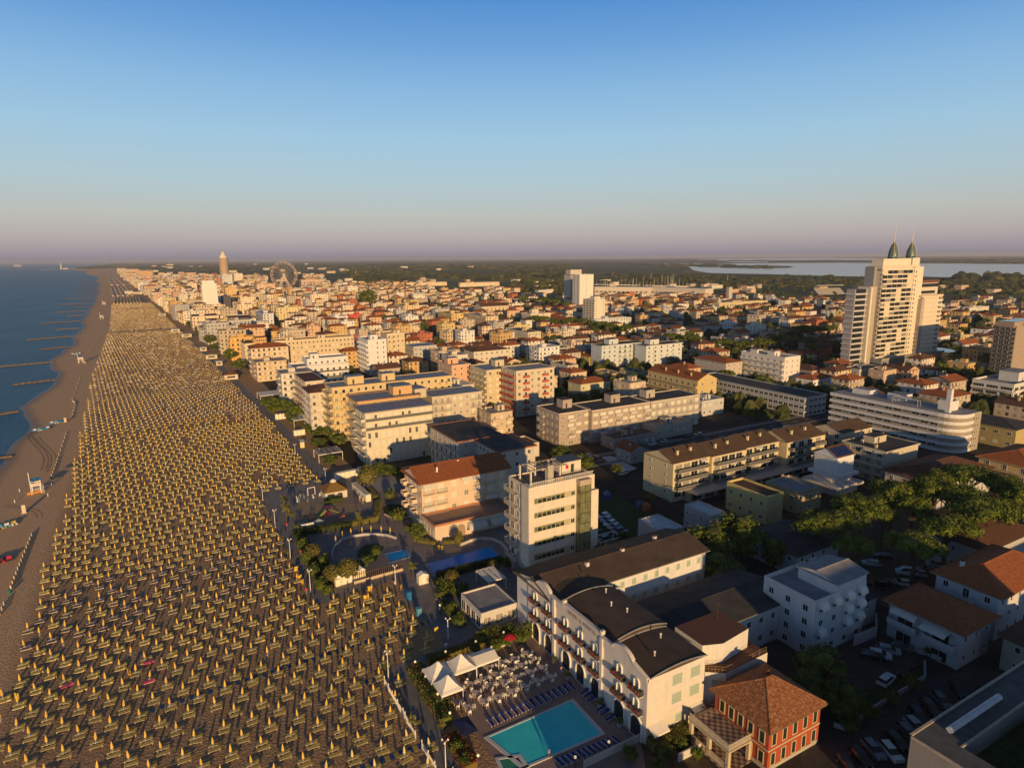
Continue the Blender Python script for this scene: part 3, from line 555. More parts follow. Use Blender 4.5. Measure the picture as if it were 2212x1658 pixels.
# roof lettering and crest on the parapet
def text_mesh(s, size, m, ext=.03):
    cu = bpy.data.curves.new('lettering', 'FONT'); cu.body = s; cu.size = size; cu.extrude = ext; cu.align_x = 'CENTER'; cu.resolution_u = 2
    ob = bpy.data.objects.new('lettering', cu); COL.objects.link(ob); bpy.context.view_layer.update()
    me = bpy.data.meshes.new_from_object(ob.evaluated_get(bpy.context.evaluated_depsgraph_get())); bpy.data.objects.remove(ob); me.materials.clear(); me.materials.append(m); return me
mat('letters', (.30, .24, .18), .6)
o = link('lettering', text_mesh('HOTEL S. MARCO', 1.05, MATS['letters']), hotel, (-.2, 17.0, HH+.28)); o.rotation_euler = (pi/2, 0, -pi/2)
b = MB(); b.prism([(-.35, .5), (-.35, -.1), (-.2, -.5), (0, -.65), (.2, -.5), (.35, -.1), (.35, .5)], 0, .07, 0); b.prism([(-.22, .38), (-.22, -.05), (0, -.42), (.22, -.05), (.22, .38)], .07, .10, 1)
o = obj('crest', b, [mat('crest_stone', (.35, .38, .42)), mat('crest_blue', (.12, .16, .24))], hotel, (-.17, 17.0, HH-.7)); o.rotation_euler = (pi/2, 0, -pi/2)
# rear wing running inland
building('hotel_wing', 'white hotel wing with green shuttered windows and dark felt roof behind the curved gables', 'hotel wing', 60.9, 93.6+.0, 41.0, 12.5, 11.3, (.74, .74, .74), 3, 'gable', mat('felt_roof', (.085, .062, .05)),
         S=dict(n=9, win=(1.3, 1.6), style=['green', 'open', 'green'], m=(13, .5)), W=None, rh=1.8, ov=.7, rim=(.2, .19, .18), ridge='x', chims=((.3, .4), (.55, .5), (.8, .6)), ants=((.5, .75),), nofoot=True)
# long lower hall and the white corner block with a roof terrace
building('hotel_hall', 'low white hall with a long dark roof between the white hotel and its wing', 'hall', 73.4, 74.6, 33.0, 14.5, 7.6, (.70, .71, .72), 2, 'gable', BITUMEN, S=dict(n=6, win=(1.2, 1.3), style='dark', m=(12, .5)), rh=1.3, ov=.35, ridge='x', rim=(.2, .2, .2), nofoot=True)
bb = thing('stair_block', 'white faceted stair block with roof terrace railing beside the red house', 'block', (73.6, 66.3, 0))
b = MB(); b.prism([(0, 0), (2.6, -2.0), (13.2, -1.6), (13.2, 8.2), (0, 8.2)], -.5, 8.0, 0, 1); b.prism([(.8, 1.6), (4.2, .3), (11.4, 1.2), (11.4, 8.0), (.8, 8.0)], 8.003, 11.6, 0, 1); obj('wall', b, [plaster((.74, .72, .68)), TILEBR], bb)
b = MB(); pts = [(.1, .1), (2.65, -1.85), (13.0, -1.45)]
for (x0, y0), (x1, y1) in zip(pts, pts[1:]):
    for z in (.5, 1.0): b.bar((x0, y0, z), (x1, y1, z), .025)
    for i in range(7): t = i/6; b.bar((x0+(x1-x0)*t, y0+(y1-y0)*t, 0), (x0+(x1-x0)*t, y0+(y1-y0)*t, 1), .02)
obj('railing', b, mat('ochre_rail', (.40, .30, .14)), bb, (0, 0, 8.02))
for z in (2.2, 5.2): o = link('window', win_mesh(1.5, 1.7, 'green'), bb, (.75, -.62, z)); o.rotation_euler.z = -math.atan2(2.0, 2.6)
antenna(bb, 9, 6, 11.6, 3.4); chimney(bb, 10.4, 3.2, 8.0, 2.2)
# red house: tiled hip roof, arcaded terrace with balustrade
RX, RY, RW, RD, RH = 72.7, 52.8, 11.8, 10.3, 7.1
red = thing('red_house', 'red villa with tiled hip roof and pale window frames beside the white hotel', 'villa', (RX, RY, 0)); BLD.append((66, 50, 92, 65))
REDW = plaster((.44, .085, .045))
b = MB(); b.box(0, 0, -.5, RW, RD, RH, 0, nb=True).box(-.07, -.07, 3.35, RW+.07, RD+.07, 3.6, 1).box(-.06, -.06, -.5, RW+.06, RD+.06, .6, 2); obj('wall', b, [REDW, plaster((.55, .5, .38)), plaster((.5, .48, .44))], red)
obj('roof', hip_roof(RW, RD, 3.4, .75, 'hip'), [TILEOLD, plaster((.2, .15, .1)), REDW], red, (0, 0, RH+.003))
for (x, y) in ((3.6, 3.2), (7.0, 4.2)):
    b = MB(); b.box(0, 0, 0, .8, 1.0, .12, 0); b.box(.08, .08, .12, .72, .92, .13, 1); o = obj('skylight', b, [GREYROOF, GLASS], red, (x, y, RH+1.9+.45*(x > 6))); o.rotation_euler = (.5, 0, 0)
chimney(red, 7, 6.6, RH+1.6, 1.6, REDW)
def yel_win(w, h):
    k = ('yw', w, h)
    if k in WC: return WC[k]
    b = MB(); f = .16; b.box(-f, -.09, -f, w+f, .02, 0, 0).box(-f, -.09, h, w+f, .02, h+f, 0).box(-f, -.088, 0, 0, .02, h, 0).box(w, -.088, 0, w+f, .02, h, 0).add([(0, -.03, 0), (w, -.03, 0), (w, -.03, h), (0, -.03, h)], [(0, 1, 2, 3)], 1)
    b.box(0, -.05, 0, .08, -.032, h, 2).box(w-.08, -.05, 0, w, -.032, h, 2).box(w/2-.03, -.05, 0, w/2+.03, -.032, h, 2)
    WC[k] = b.mesh('window', [plaster((.62, .52, .30)), GLASS, DARKGREEN]); return WC[k]
for i in range(5):
    for z in (.9, 4.2): link('window', yel_win(.8, 1.9), red, (.7+i*2.35, -.01, z))
for i, y in enumerate((1.2, 3.3, 5.2, 7.0, 8.8)):
    for z in (.9, 4.2): link('window', yel_win(.8, 1.9), red, (-.01, y+.4, z), -pi/2)
ter = thing('terrace', 'columned terrace with white balustrade and chequered floor in front of the red villa', 'terrace', (67.6, 55.6, 0))
b = MB(); b.box(0, 0, 3.15, 5.0, 8.0, 3.5, 0)
for x in (0, 4.4):
    for y in (0, 3.7, 7.4): b.box(x, y, -.4, x+.55, y+.55, 3.15, 0)
b.box(-.1, -.1, 3.5, 5.0, 8.1, 3.56, 1); obj('frame', b, [plaster((.60, .52, .38)), stripe_mat('x', (0, 0, 0), (0, 0, 0)) if False else mat('floor_base', (.3, .25, .22))], ter)
chk = bpy.data.materials.new('chequer_floor'); chk.use_nodes = True; _t = chk.node_tree; _c = _t.nodes.new('ShaderNodeTexChecker'); _tc2 = _t.nodes.new('ShaderNodeTexCoord'); _c.inputs['Scale'].default_value = 1.6; _c.inputs['Color1'].default_value = (.40, .33, .28, 1); _c.inputs['Color2'].default_value = (.16, .075, .055, 1)
_t.links.new(_tc2.outputs['Object'], _c.inputs['Vector']); _t.links.new(_c.outputs[0], _t.nodes['Principled BSDF'].inputs['Base Color']); _t.nodes['Principled BSDF'].inputs['Roughness'].default_value = .7
b = MB(); b.box(0, 0, 0, 4.8, 7.6, .02); obj('floor', b, chk, ter, (.15, .15, 3.565))
b = MB(); b.box(-.3, -.3, 0, 5.0, 8.3, .1); obj('ground_floor', b, chk, ter, (0, 0, .02))
def balus(L_):
    b = MB(); b.box(0, 0, .9, L_, .2, 1.02); b.box(0, .02, 0, L_, .18, .08)
    for i in range(int(L_/.22)): b.lathe([(.04, .08), (.075, .35), (.04, .6), (.06, .9)], 5, 0, (.12+i*.22, .1, 0), False)
    return b
for (L_, p_, rz_) in ((4.9, (0, 0, 3.58), 0), (7.8, (.2, .15, 3.58), pi/2), (7.8, (.2, .15, .14), pi/2)): obj('balustrade', balus(L_), plaster((.66, .60, .50)), ter, p_, rz_)
# white block of seven bands: the office-like apartment house with roof terrace
OX, OY, OW, OD, OH = 70.9, 117.7, 18.3, 9.6, 23.6
off = thing('apartment_tower', 'cream seven storey block with green ribbon windows, glass lift shaft and roof terrace', 'apartment block', (OX, OY, 0)); BLD.append((69, 112, 92, 130))
CR = plaster((.76, .70, .60)); GRW = plaster((.30, .29, .28))
b = MB(); b.box(0, 0, 5.2, OW, OD, OH, 0); b.box(2.6, 2.2, -.4, OW, OD, 5.2, 0, nb=True); b.box(-.35, -.25, 4.4, 1.15, 3.0, OH+.35, 0)
for x, y in ((.2, .3), (.2, 8.8), (4.4, .3)): b.bar((x+.3, y+.2, -.2), (x+.3, y+.2, 5.2), .32, 0, 8)
obj('wall', b, [CR], off)
for f in range(5):
    z = 6.0+f*3.45
    b = MB(); b.box(1.16, -.03, z-.15, 12.8, .05, z+1.3, 2)
    for i in range(6): b.box(2.2+i*1.25, -.07, z, 2.2+i*1.25+1.12, -.034, z+1.1, 1); b.box(2.24+i*1.25, -.075, z+.04, 2.2+i*1.25+1.08, -.07, z+.55+.3*((i*7+f) % 3)/2, 0)
    b.box(1.17, -.06, z, 2.1, -.034, z+1.1, 1)
    obj('ribbon_window', b, [GLASS, GREENGLASS, mat('olive_panel', (.44, .41, .27))], off)
    link('window', win_mesh(1.25, 1.2, 'dark'), off, (11.4, -.02, z))
b = MB(); b.box(13.0, -1.5, 5.0, 16.2, -.002, OH-1.2, 0); b.box(12.9, -1.6, OH-1.2, 16.3, 0.0, OH+.1, 1)
for k in range(7):
    b.box(12.96, -1.56, 5.0+k*2.6, 16.24, -1.50, 5.15+k*2.6, 2)
for x in (12.97, 14.5, 16.15): b.box(x, -1.57, 5, x+.08, -1.5, OH-1.2, 2)
obj('lift_shaft', b, [GREENGLASS, plaster((.5, .42, .34)), DARKMETAL], off)
b = MB(); b.box(16.4, -1.0, 6, OW+.5, OD, OH-3.2, 0, top=1); b.box(OW+.5, 3, -.4, OW+2.6, OD+2, 13.6, 0, top=1); b.box(OW+2.6, 4, 9, OW+3.2, 6, 10, 0, top=1); obj('side_wing', b, [CR, GREYROOF], off)
b = MB(); b.box(6.0, -5.2, -.4, 17.2, -.004, 3.4, 0, top=1); b.box(6.0, -5.2, 3.4, 17.2, -4.95, 4.3, 0).box(6.0, -4.95, 3.4, 6.25, -.01, 4.3, 0).box(16.95, -4.95, 3.4, 17.2, -.01, 4.3, 0); b.box(7, -5.23, .6, 11, -5.2, 2.8, 2)
obj('entrance_block', b, [plaster((.66, .62, .56)), TERRTILE, GLASS], off)
b = flat_roof(OW, OD, .35, .25); obj('roof', b, [mat('deck_boards', (.16, .12, .10)), CR], off, (0, 0, OH+.004))
b = MB()                                                # roof railing of crossed white panels
for i in range(30):
    x = .2+i*.6; b.box(x, .0, .35, x+.06, .05, 1.25)
    if i < 29: b.bar((x, .03, .45), (x+.6, .03, 1.15), .03); b.bar((x, .03, 1.15), (x+.6, .03, .45), .03)
b.box(.2, -.01, 1.2, 18.0, .06, 1.3); obj('roof_railing', b, FRAME, off, (0, .05, OH))
b = MB(); b.box(11.8, 4.4, 0, 17.4, 8.6, 2.9, 0, top=1); b.box(14.4, 4.37, .1, 15.3, 4.4, 2.2, 2); b.box(12.9, 4.36, 1.2, 13.7, 4.4, 2.1, 3); b.box(11.6, 4.2, 2.9, 17.6, 8.8, 3.15, 1); obj('roof_hut', b, [CR, DARKMETAL, DARKGREEN, mat('red_sign', (.5, .03, .02))], off, (0, 0, OH+.1))
b = MB()
for x in (1.4, 5.6, 9.4):
    for y in (1.8, 6.8): b.box(x, y, 0, x+.35, y+.35, 3.2, 0)
for y in (1.8, 6.8): b.box(1.2, y, 3.2, 11.6, y+.3, 3.5, 1)
for i in range(9): b.box(1.4+i*1.15, 1.7, 3.5, 1.55+i*1.15, 7.2, 3.62, 1)
b.box(5.6, 1.0, 0, 7.2, 1.5, 4.2, 2); obj('pergola', b, [CR, mat('beam_grey', (.30, .27, .24)), plaster((.45, .42, .36))], off, (0, 0, OH+.1))
b = MB(); b.lathe([(.95, 0), (1.0, .9), (.9, .95), (.88, .8), (.0, .78)], 14, 0, (0, 0, 0), False); ht = obj('hot_tub', b, [mat('tub_wood', (.30, .11, .03), .6)], None, (OX+9.3, OY+1.7, OH+.12)); tag(ht, 'round wooden hot tub with blue water on the roof terrace of the cream tower', 'hot tub')
b = MB(); b.lathe([(.0, .82), (.87, .821)], 14, 0, (0, 0, 0), False); obj('water', b, mat('tub_water', (.03, .25, .5), .1), ht)
for f in range(6):
    z = 4.6+f*3.3; o = link('balcony', balc_mesh(5.0, 1.2, 'rail', plaster((.5, .44, .36))), off, (-.36, 9.2, z), -pi/2); o2 = link('window', win_mesh(1.6, 2.1, 'dark'), off, (-.0, 8.6, z+.1), -pi/2); link('window', win_mesh(1.6, 2.1, 'curtain'), off, (-.0, 6.0, z+.1), -pi/2)
# salmon hotel with red tiled roof and its one storey restaurant
r1 = building('salmon_hotel', 'peach four storey hotel with red tiled roof and balconies beyond the two small pools', 'hotel', 61.1, 159.7, 27.5, 13.5, 13.6, (.76, .60, .46), 4, 'gable', TILE,
         S=dict(n=7, win=(1.5, 1.7), style=['shut', 'curtain', 'shut'], bal='rail', balbays=(0, 1, 4, 5), bd=1.2, balcol=(.74, .62, .45), awn=.12, awncurve=True, awnm=AWNST), W=dict(n=4, win=(1.2, 1.5), style='curtain', bal='solid', balbays=(0, 2), bd=1.5), rh=3.0, ov=1.0, rim=(.45, .2, .12), ridge='x', ants=((.9, .6),))
b = MB(); b.box(-1.1, .5, 0, .4, 13, .9, 0); b.box(-1.2, 3, .9, .6, 10, 1.5, 0); obj('end_parapet', b, plaster((.75, .70, .62)), r1, (1.4, 0, 13.2))
for x, y in ((6, 3), (14, 6)): chimney(r1, x, y, 15.0, 1.6, CANVAS, .2)
r2 = building('restaurant', 'one storey peach restaurant with roof terrace and round striped awnings beside the pools', 'restaurant', 60.9, 150.4, 24.5, 9.2, 4.2, (.76, .62, .48), 1, 'flat', TERRTILE, S=dict(n=6, win=(1.6, 1.8), style='dark', skip=(0, 1)), W=dict(n=4, win=(1.0, 2.0), style='dark'), par=.6, rim=(.50, .22, .13), nofoot=True)
for x, w_ in ((9.6, 5.6), (16.4, 5.2)): link('awning', awn_mesh(w_, 2.0, True, AWNST, 1.6), r2, (x, -.03, 2.0))
b = MB(); b.prism([(0, 0)]+[(1.3-1.3*cos(pi*k/8), 2.2+1.2*sin(pi*k/8)) for k in range(9)]+[(2.6, 0)], 0, .04); o = obj('arched_niche', b, plaster((.4, .3, .22)), r2, (6.4, -.01, .1)); o.rotation_euler.x = pi/2
# low pavilion left of the hotel with white canopy frame
pv = building('pool_pavilion', 'low grey roofed pavilion with glass front beside the north end of the white hotel', 'pavilion', 52.6, 106.5, 8.4, 9.6, 3.6, (.66, .64, .62), 1, 'flat', GREYROOF, S=dict(n=3, win=(1.8, 2.2), style='curtain'), W=dict(n=4, win=(1.9, 2.4), style='dark'), par=.45)
# slate roofed white hotel with round awnings
wh = building('guesthouse', 'white guesthouse with round canopies over its windows and a grey slate roof hut', 'guesthouse', 102.5, 67.0, 15.9, 11.5, 11.0, (.72, .73, .76), 4, 'flat', GREYROOF, S=dict(n=4, win=(1.2, 1.3), style='dark', awn=.85, awnw=1.9, awncurve=True, awnm=CANVAS), W=dict(n=3, win=(1.2, 1.4), style='dark'), par=.9, chims=((.75, .9),))
b = MB(); b.box(0, 0, 0, 9.4, 8.4, 2.5, 0, nb=True); obj('attic', b, plaster((.72, .73, .76)), wh, (6.4, .12, 11.05)); obj('attic_roof', hip_roof(9.4, 8.4, 1.0, .35, 'gable', 'x', wallm=plaster((.72, .73, .76))), [GREYROOF, GREYROOF, plaster((.72, .73, .76))], wh, (6.4, .12, 13.56))
building('annexe', 'small white annexe with dark roof at the foot of the white guesthouse', 'annexe', 118.8, 68.5, 6.4, 6.5, 6.0, (.66, .66, .68), 2, 'hip', BITUMEN, S=dict(n=1, win=(1.1, 1.2), style='dark'), rh=.9, rim=(.2, .2, .2))
# villas at the right
v7 = building('villa', 'white two storey villa with dark red hip roof, wide awning and corner balconies', 'villa', 122.6, 51.4, 11.2, 13.0, 7.6, (.62, .62, .66), 2, 'hip', TILE, S=dict(n=3, win=(.9, 1.2), style='dark'), W=dict(n=2, win=(2.6, 1.8), style='dark', bal='solid', bd=1.5, balmode='bay'), rh=2.5, ov=1.1, rim=(.3, .3, .3))
link('awning', awn_mesh(4.6, 2.2, False, CANVAS), v7, (-.05, 6.2, 6.2), -pi/2); link('awning', awn_mesh(4.8, 1.3, False, CANVAS, .9), v7, (-.05, 12.2, 6.2), -pi/2)
building('villa', 'tall white villa with bright orange hip roof and tiny dark balcony at the right edge', 'villa', 138.6, 52.6, 24, 11.5, 9.5, (.66, .66, .70), 3, 'hip', TILE, S=dict(n=7, win=(.8, 1.2), style='dark'), W=dict(n=3, win=(1.1, 1.4), style='dark', bal='rail', balbays=(1,), balfrom=2), rh=3.0, ov=1.0, rim=(.3, .3, .3), chims=((.15, .75),))
building('villa', 'cream villa with dark brown roof beside the lane at the right edge', 'villa', 130.0, 38.3, 14, 9.5, 6.6, (.50, .48, .40), 2, 'hip', TILEBR, W=dict(n=2, win=(1.0, 1.3), style='dgreen'), S=dict(n=3, win=(1, 1.3), style='dark'), rh=1.8, ov=.9, rim=(.2, .2, .2))
building('house', 'dark tiled roof house behind the tall white villa', 'house', 163, 66, 24, 13, 7.5, (.5, .5, .5), 2, 'hip', TILEBR, W=dict(n=3, win=(1, 1.3), style='dark'), rh=2.2, ov=.9)
building('house', 'white bungalow with dark hip roof half hidden by the umbrella pines', 'house', 127.1, 88.8, 16, 15, 5.6, (.60, .62, .66), 2, 'hip', BITUMEN, S=dict(n=4, win=(1.1, 1.2), style='dgreen'), W=dict(n=4, win=(1.1, 1.2), style='dgreen'), rh=1.2, ov=.7, rim=(.25, .25, .25))
# roof of the building under the camera's right: parapets and a lawn court
pc = G('C3', 1235, 1380, 13)
bt = thing('rooftop', 'grey flat roofed block with sunken lawn court cropped by the lower right corner', 'building', (pc.x, pc.y-34, 0))
b = MB(); w_, d_ = 40, 34
b.box(0, 0, -.4, w_, 22, 12, 0, top=1).box(0, 22, -.4, w_, d_, 9.6, 0, top=2)
b.box(0, d_-4.2, 9.6, w_, d_, 13.0, 0, top=1).box(0, 22, 9.6, 3.6, d_-4.2, 12.997, 0, top=1)
b.box(12.5, 22, 9.6, w_, d_-8.6, 12.4, 0, top=1); b.box(12.5, 24, 12.4, 36, 25.0, 13.0, 0, top=3)
obj('wall', b, [plaster((.30, .29, .28)), mat('roof_pavers', (.10, .105, .11), .9, .2, .8), GRASSM, BITUMEN], bt)
b = MB(); b.box(-.25, d_-.1, 12.9, w_, d_+.25, 13.15).box(-.25, -2, 12.9, .0, d_+.25, 13.15).box(3.6, d_-4.45, 12.9, w_, d_-4.2, 13.1); obj('coping', b, mat('metal_coping', (.42, .36, .30), .6), bt)
b = MB(); b.bar((0, 0, 0), (0, 13, 0), .45, 0, 10); b.bar((0, 0, 0), (0, -.1, 0), .5); o = obj('skylight_tube', b, WHITEROOF, bt, (5, d_-2.2, 13.4), -pi/2)
b = MB(); b.box(0, 0, .3, 1.6, .5, .36, 0)
for x in (.05, 1.5):
    for y in (.03, .42): b.box(x, y, 0, x+.05, y+.05, .3, 0)
ob_ = obj('bench', b, mat('bench_wood', (.30, .26, .20)), None, (pc.x+8.5, pc.y-8.0, 9.62), -.6); tag(ob_, 'narrow wooden bench on the sunken lawn court of the lower right roof', 'bench')

# unseen blocks and a house, added and sized to shade the lanes and terrace
building('apartment_block', 'unseen tall cream block, placed outside the lower right frame to cast shade', 'apartment block', 74, -34, 47, 20, 27.5, (.70, .64, .54), 8, S=dict(n=10, win=(1.4, 1.5), style='dark'), N=dict(n=10, win=(1.4, 1.5), style='dark'))
building('house', 'unseen two storey house, added south of the pool to shade the terrace', 'house', 40.5, 20, 13, 26, 7.4, (.66, .60, .52), 2, 'flat', BITUMEN, S=dict(n=3, win=(1.2, 1.4), style='dark'), W=dict(n=6, win=(1.2, 1.4), style='dark'))
building('apartment_block', 'unseen lower cream block, placed right of the tall one to cast shade', 'apartment block', 134, -20, 70, 20, 15.5, (.70, .64, .54), 6, S=dict(n=10, win=(1.4, 1.5), style='dark'), N=dict(n=10, win=(1.4, 1.5), style='dark'))
# ---------------------------------------------------------------- apartment blocks further back, each placed by its near roof corner
CREAM, PALE, PEACH, YEL, WH, BEIGE = (.74, .66, .52), (.72, .68, .60), (.72, .52, .38), (.70, .52, .26), (.76, .76, .76), (.62, .56, .46)
def PB(name, label, cat, key, col, fl, roof='flat', roofm=None, d=None, w=None, dy=0, dx=0, **k):
    r, nx, ny, rx, lx, h, by = key; x, y, w_, d_, h_ = pxb(r, nx, ny, rx, lx, h, by)
    return building(name, label, cat, x+dx, y+dy, w or w_, d or d_, h_, col, fl, roof, roofm, **k)
PB('apartment_block', 'cream seven storey block with pale band balconies and blue flat roof behind the peach hotel', 'apartment block', ('B1', 940, 112, 1520, 895, 20, None), (.74, .68, .54), 6, d=13, roofm=BLUEROOF,
   S=dict(n=10, win=(1.0, 1.3), style=['shut', 'dark', 'shut'], bal='glass', balfrom=4, balmode='strip', bd=.9), W=dict(n=3, win=(1.4, 1.8), style='curtain', bal='solid', balmode='strip', bd=1.5, balfrom=1), rim=(.3, .28, .28), ov=.4, par=.2)
PB('apartment_block', 'beige block east of the cream block with terraces and rounded balcony ends', 'apartment block', ('B1', 1640, 30, 2085, 1600, 19, None), BEIGE, 6, d=13, dy=14, roofm=BLUEROOF,
   S=dict(n=8, win=(1.2, 1.5), style=['shut', 'curtain'], bal='rail', bd=1.1, balbays=(0, 1, 2, 6, 7)), E=dict(n=3, win=(1, 1.4), style='dark', bal='solid'), ov=.4, par=.2, huts=((-.28, .2, 5, 6, 3.5),))
PB('apartment_block', 'orange yellow block with long blue roof and rooftop room behind the cream block', 'apartment block', ('A1', 880, 1395, 1410, 775, 21, None), (.70, .45, .22), 6, d=13, roofm=BLUEROOF,
   S=dict(n=9, win=(1.2, 1.6), style='dark'), W=dict(n=3, win=(1.4, 1.8), style='curtain', bal='rail', bd=1.6), ov=.8, par=.25, rim=(.55, .32, .16), huts=((.62, .3, 8, 6, 3.4),))
PB('apartment_block', 'long yellow block with stacked balconies and cluttered flat roof beside the umbrella field', 'apartment block', ('A1', 655, 1278, 1690, 590, 23, None), (.70, .56, .32), 7, d=12, roofm=BLUEROOF,
   S=dict(n=17, win=(1.2, 1.5), style=['green', 'curtain', 'dark'], bal='solid', balbays=(0, 1, 2, 15, 16)), W=dict(n=2, win=(1.6, 1.8), style='curtain', bal='solid', balmode='strip', bd=1.5), ov=.5, par=.3, huts=((.14, .3, 7, 5, 3.2), (.42, .35, 6, 5, 3)))
PB('apartment_block', 'peach block with dark red roof and awninged curved balconies next to the yellow block', 'apartment block', ('A1', 425, 1225, 590, 330, 20, None), (.76, .60, .46), 6, roofm=mat('roof_red_felt', (.12, .045, .035), .9), S=dict(n=3, win=(1.5, 1.6), style=['shut', 'dark'], bal='rail', balbays=(0,)), W=dict(n=4, win=(1.4, 1.8), style='curtain', bal='solid', balmode='strip', bd=1.4), rim=(.7, .66, .6), ov=.3, par=.2)
PB('hotel_block', 'white hotel with stepped roof terraces and blue balcony rails near the promenade', 'hotel', ('A1', 320, 1110, 800, 180, 14, None), (.80, .80, .80), 4, d=16, roofm=BLUEROOF, S=dict(n=9, win=(1.3, 1.5), style='dark', bal='glass', balmode='strip', balfrom=2, bd=1), W=dict(n=4, win=(1.5, 1.7), style='dark', bal='solid', bd=1.2), par=.9)
PB('hotel_annexe', 'white upper storeys with slanted parapet behind the stepped white hotel', 'hotel', ('A1', 440, 1040, 790, 370, 17, None), (.80, .80, .80), 5, d=14, roofm=BLUEROOF, S=dict(n=7, win=(1.2, 1.4), style='dark'), par=1.0, huts=((.12, .3, 5, 5, 3),))
PB('apartment_tower', 'narrow white eight storey slab with small square windows and balcony stack on its left', 'apartment block', ('A1', 965, 872, 1125, 862, None, 1165), (.82, .82, .84), 7, d=22, S=dict(n=3, win=(.9, 1.3), style='dark', skip=(0,)), W=dict(n=5, win=(1.5, 1.7), style='curtain', bal='solid', bd=1.4), par=.8, roofm=GREYROOF, huts=((.3, .3, 5, 5, 3),))
PB('apartment_block', 'very long beige slab with small red roofed huts along its roof', 'apartment block', ('A1', 160, 880, 845, 90, 20, None), (.72, .60, .42), 6, d=14, roofm=BITUMEN, S=dict(n=20, win=(1.2, 1.4), style=['shut', 'curtain', 'dark']), W=dict(n=4, win=(1.5, 1.6), style='curtain', bal='solid'), par=.8, huts=((.15, .3, 5, 4, 2.4), (.55, .3, 5, 4, 2.4)))
PB('apartment_block', 'beige slab end with green loggias right of the narrow white slab', 'apartment block', ('A1', 1130, 815, 1282, 1010, 21, None), (.74, .62, .44), 6, d=14, roofm=BITUMEN, S=dict(n=4, win=(1.2, 1.5), style=['green', 'dark'], bal='solid', balbays=(0, 1)), par=.8, huts=((.5, .3, 5, 4, 2.4),))
PB('apartment_block', 'orange ochre block at the left end of the long beige slab', 'apartment block', ('A1', 0, 850, 90, -70, 19, None), (.72, .42, .14), 6, d=14, S=dict(n=5, win=(1.2, 1.4), style='dark'), W=dict(n=3, win=(1.4, 1.6), style='curtain', bal='solid'), roofm=BROWNROOF)
PB('hotel_block', 'four storey hotel with black roof and dark balconies left of two black roofs', 'hotel', ('B1', 1745, 360, 2010, 1505, 14, None), (.60, .57, .52), 4, roofm=BITUMEN, w=17, W=dict(n=6, win=(1.2, 1.6), style='dark', bal='rail', bd=1.2), S=dict(n=3, win=(1.2, 1.4), style='curtain'), rim=(.34, .14, .09), ov=.5, par=.25)
PB('hotel_block', 'hotel with wide black roof edged in red right of the peach hotel', 'hotel', ('B1', 2090, 445, 2330, 1745, 14, None), (.64, .60, .54), 4, roofm=BITUMEN, d=16.6, w=14, W=dict(n=6, win=(1.2, 1.5), style=['dark', 'shut']), S=dict(n=3, win=(1.2, 1.4), style='dark'), rim=(.34, .14, .09), ov=.5, par=.25)
building('terrace_house', 'low building with pool roof garden behind the cream tower', 'building', 93.0, 133, 12, 15, 9.0, (.60, .57, .52), 3, roofm=BLUEROOF, S=dict(n=3, win=(1.1, 1.6), style='dark'), W=dict(n=4, win=(1.1, 1.6), style='dark'), par=1.1, rim=(.30, .16, .12), nofoot=True) if False else None
GP = (.46, .39, .34)
for key, lb, dd, k in ((('B2', 405, 125, 680, 190, 13.5, None), 'left section of the grey pink apartment row with black roof and white roof cube', 17, dict(huts=((.45, .45, 4.6, 4.6, 3.6),), W=dict(n=5, win=(1.2, 1.5), style='curtain', bal='solid', bd=1.0, balbays=(1,)))),
                       (('B2', 690, 97, 1195, 640, 13.5, None), 'middle section of the grey pink apartment row with flower boxes on top floor', 15, dict(huts=((.5, .5, 5, 4.6, 3.6),))),
                       (('A2', 1200, 1400, 1622, 1150, 13.5, None), 'right section of the grey pink apartment row with full width balconies', 14, dict(huts=((.12, .5, 5, 4.6, 3.6),)))):
    strip = 'right' in lb
    PB('apartment_row', lb, 'apartment block', key, GP if not strip else (.5, .47, .42), 4, d=dd, roofm=BITUMEN, S=dict(n=4 if dd == 17 else 8, win=(2.4 if not strip else 1.6, 1.2), style=['shut', 'shut', 'curtain'], bal='rail' if strip else 'solid', balbays=None if strip else ((1,) if dd == 17 else (1, 3, 5, 7)), balmode='strip' if strip else 'bay', bd=1.1, balcol=(.62, .60, .57)), par=.35, rim=(.74, .66, .54), group='sections of the grey pink apartment row', **k)
YT = (.70, .62, .40)
for i, (x0, w_) in enumerate(((135.6, 15.5), (151.3, 15.5), (167.0, 17.3), (185.5, 20.5))):
    dz = 0 if i < 3 else -.2
    building('terraced_apartments', '%s section from the left of the yellow terraced apartments with brown roof' % nth(i), 'apartment block', x0, 139.2-(.9 if i % 2 else 0)-(1.5 if i == 3 else 0), w_, 13.5, 12.6+dz, YT, 4, 'gable', BROWNROOF,
             S=dict(n=4, win=(2.5, 2.2), style=['dark', 'curtain', 'dark'], bal='glass', balmode='strip', bd=1.9, balfrom=1, m=(.6, 1.6), awn=.15, balcol=(.55, .53, .50)), W=dict(n=2, win=(.7, 1.2), style='dark') if i == 0 else None, rh=2.6, ov=.2, ridge='x', rim=(.25, .16, .1), chims=((.3, .25), (.7, .3)), ants=((.5, .5),), group='yellow terraced apartments', f0=1.2)
PB('apartment_block', 'beige four storey block with tall chimneys and pale band balconies above the pines', 'apartment block', ('B3', 1020, 450, 1300, 650, 11, None), (.60, .55, .44), 4, roofm=BITUMEN, W=dict(n=4, win=(1.6, 1.6), style=['curtain', 'dark'], bal='solid', bd=1.4, balmode='strip', awn=.3), S=dict(n=3, win=(.6, .9), style='dark', skip=(0, 2)), huts=((.3, .5, 7, 4, 2.4),), chims=((.1, .3), (.2, .7), (.6, .8), (.95, .8)), ov=.4, par=.3)
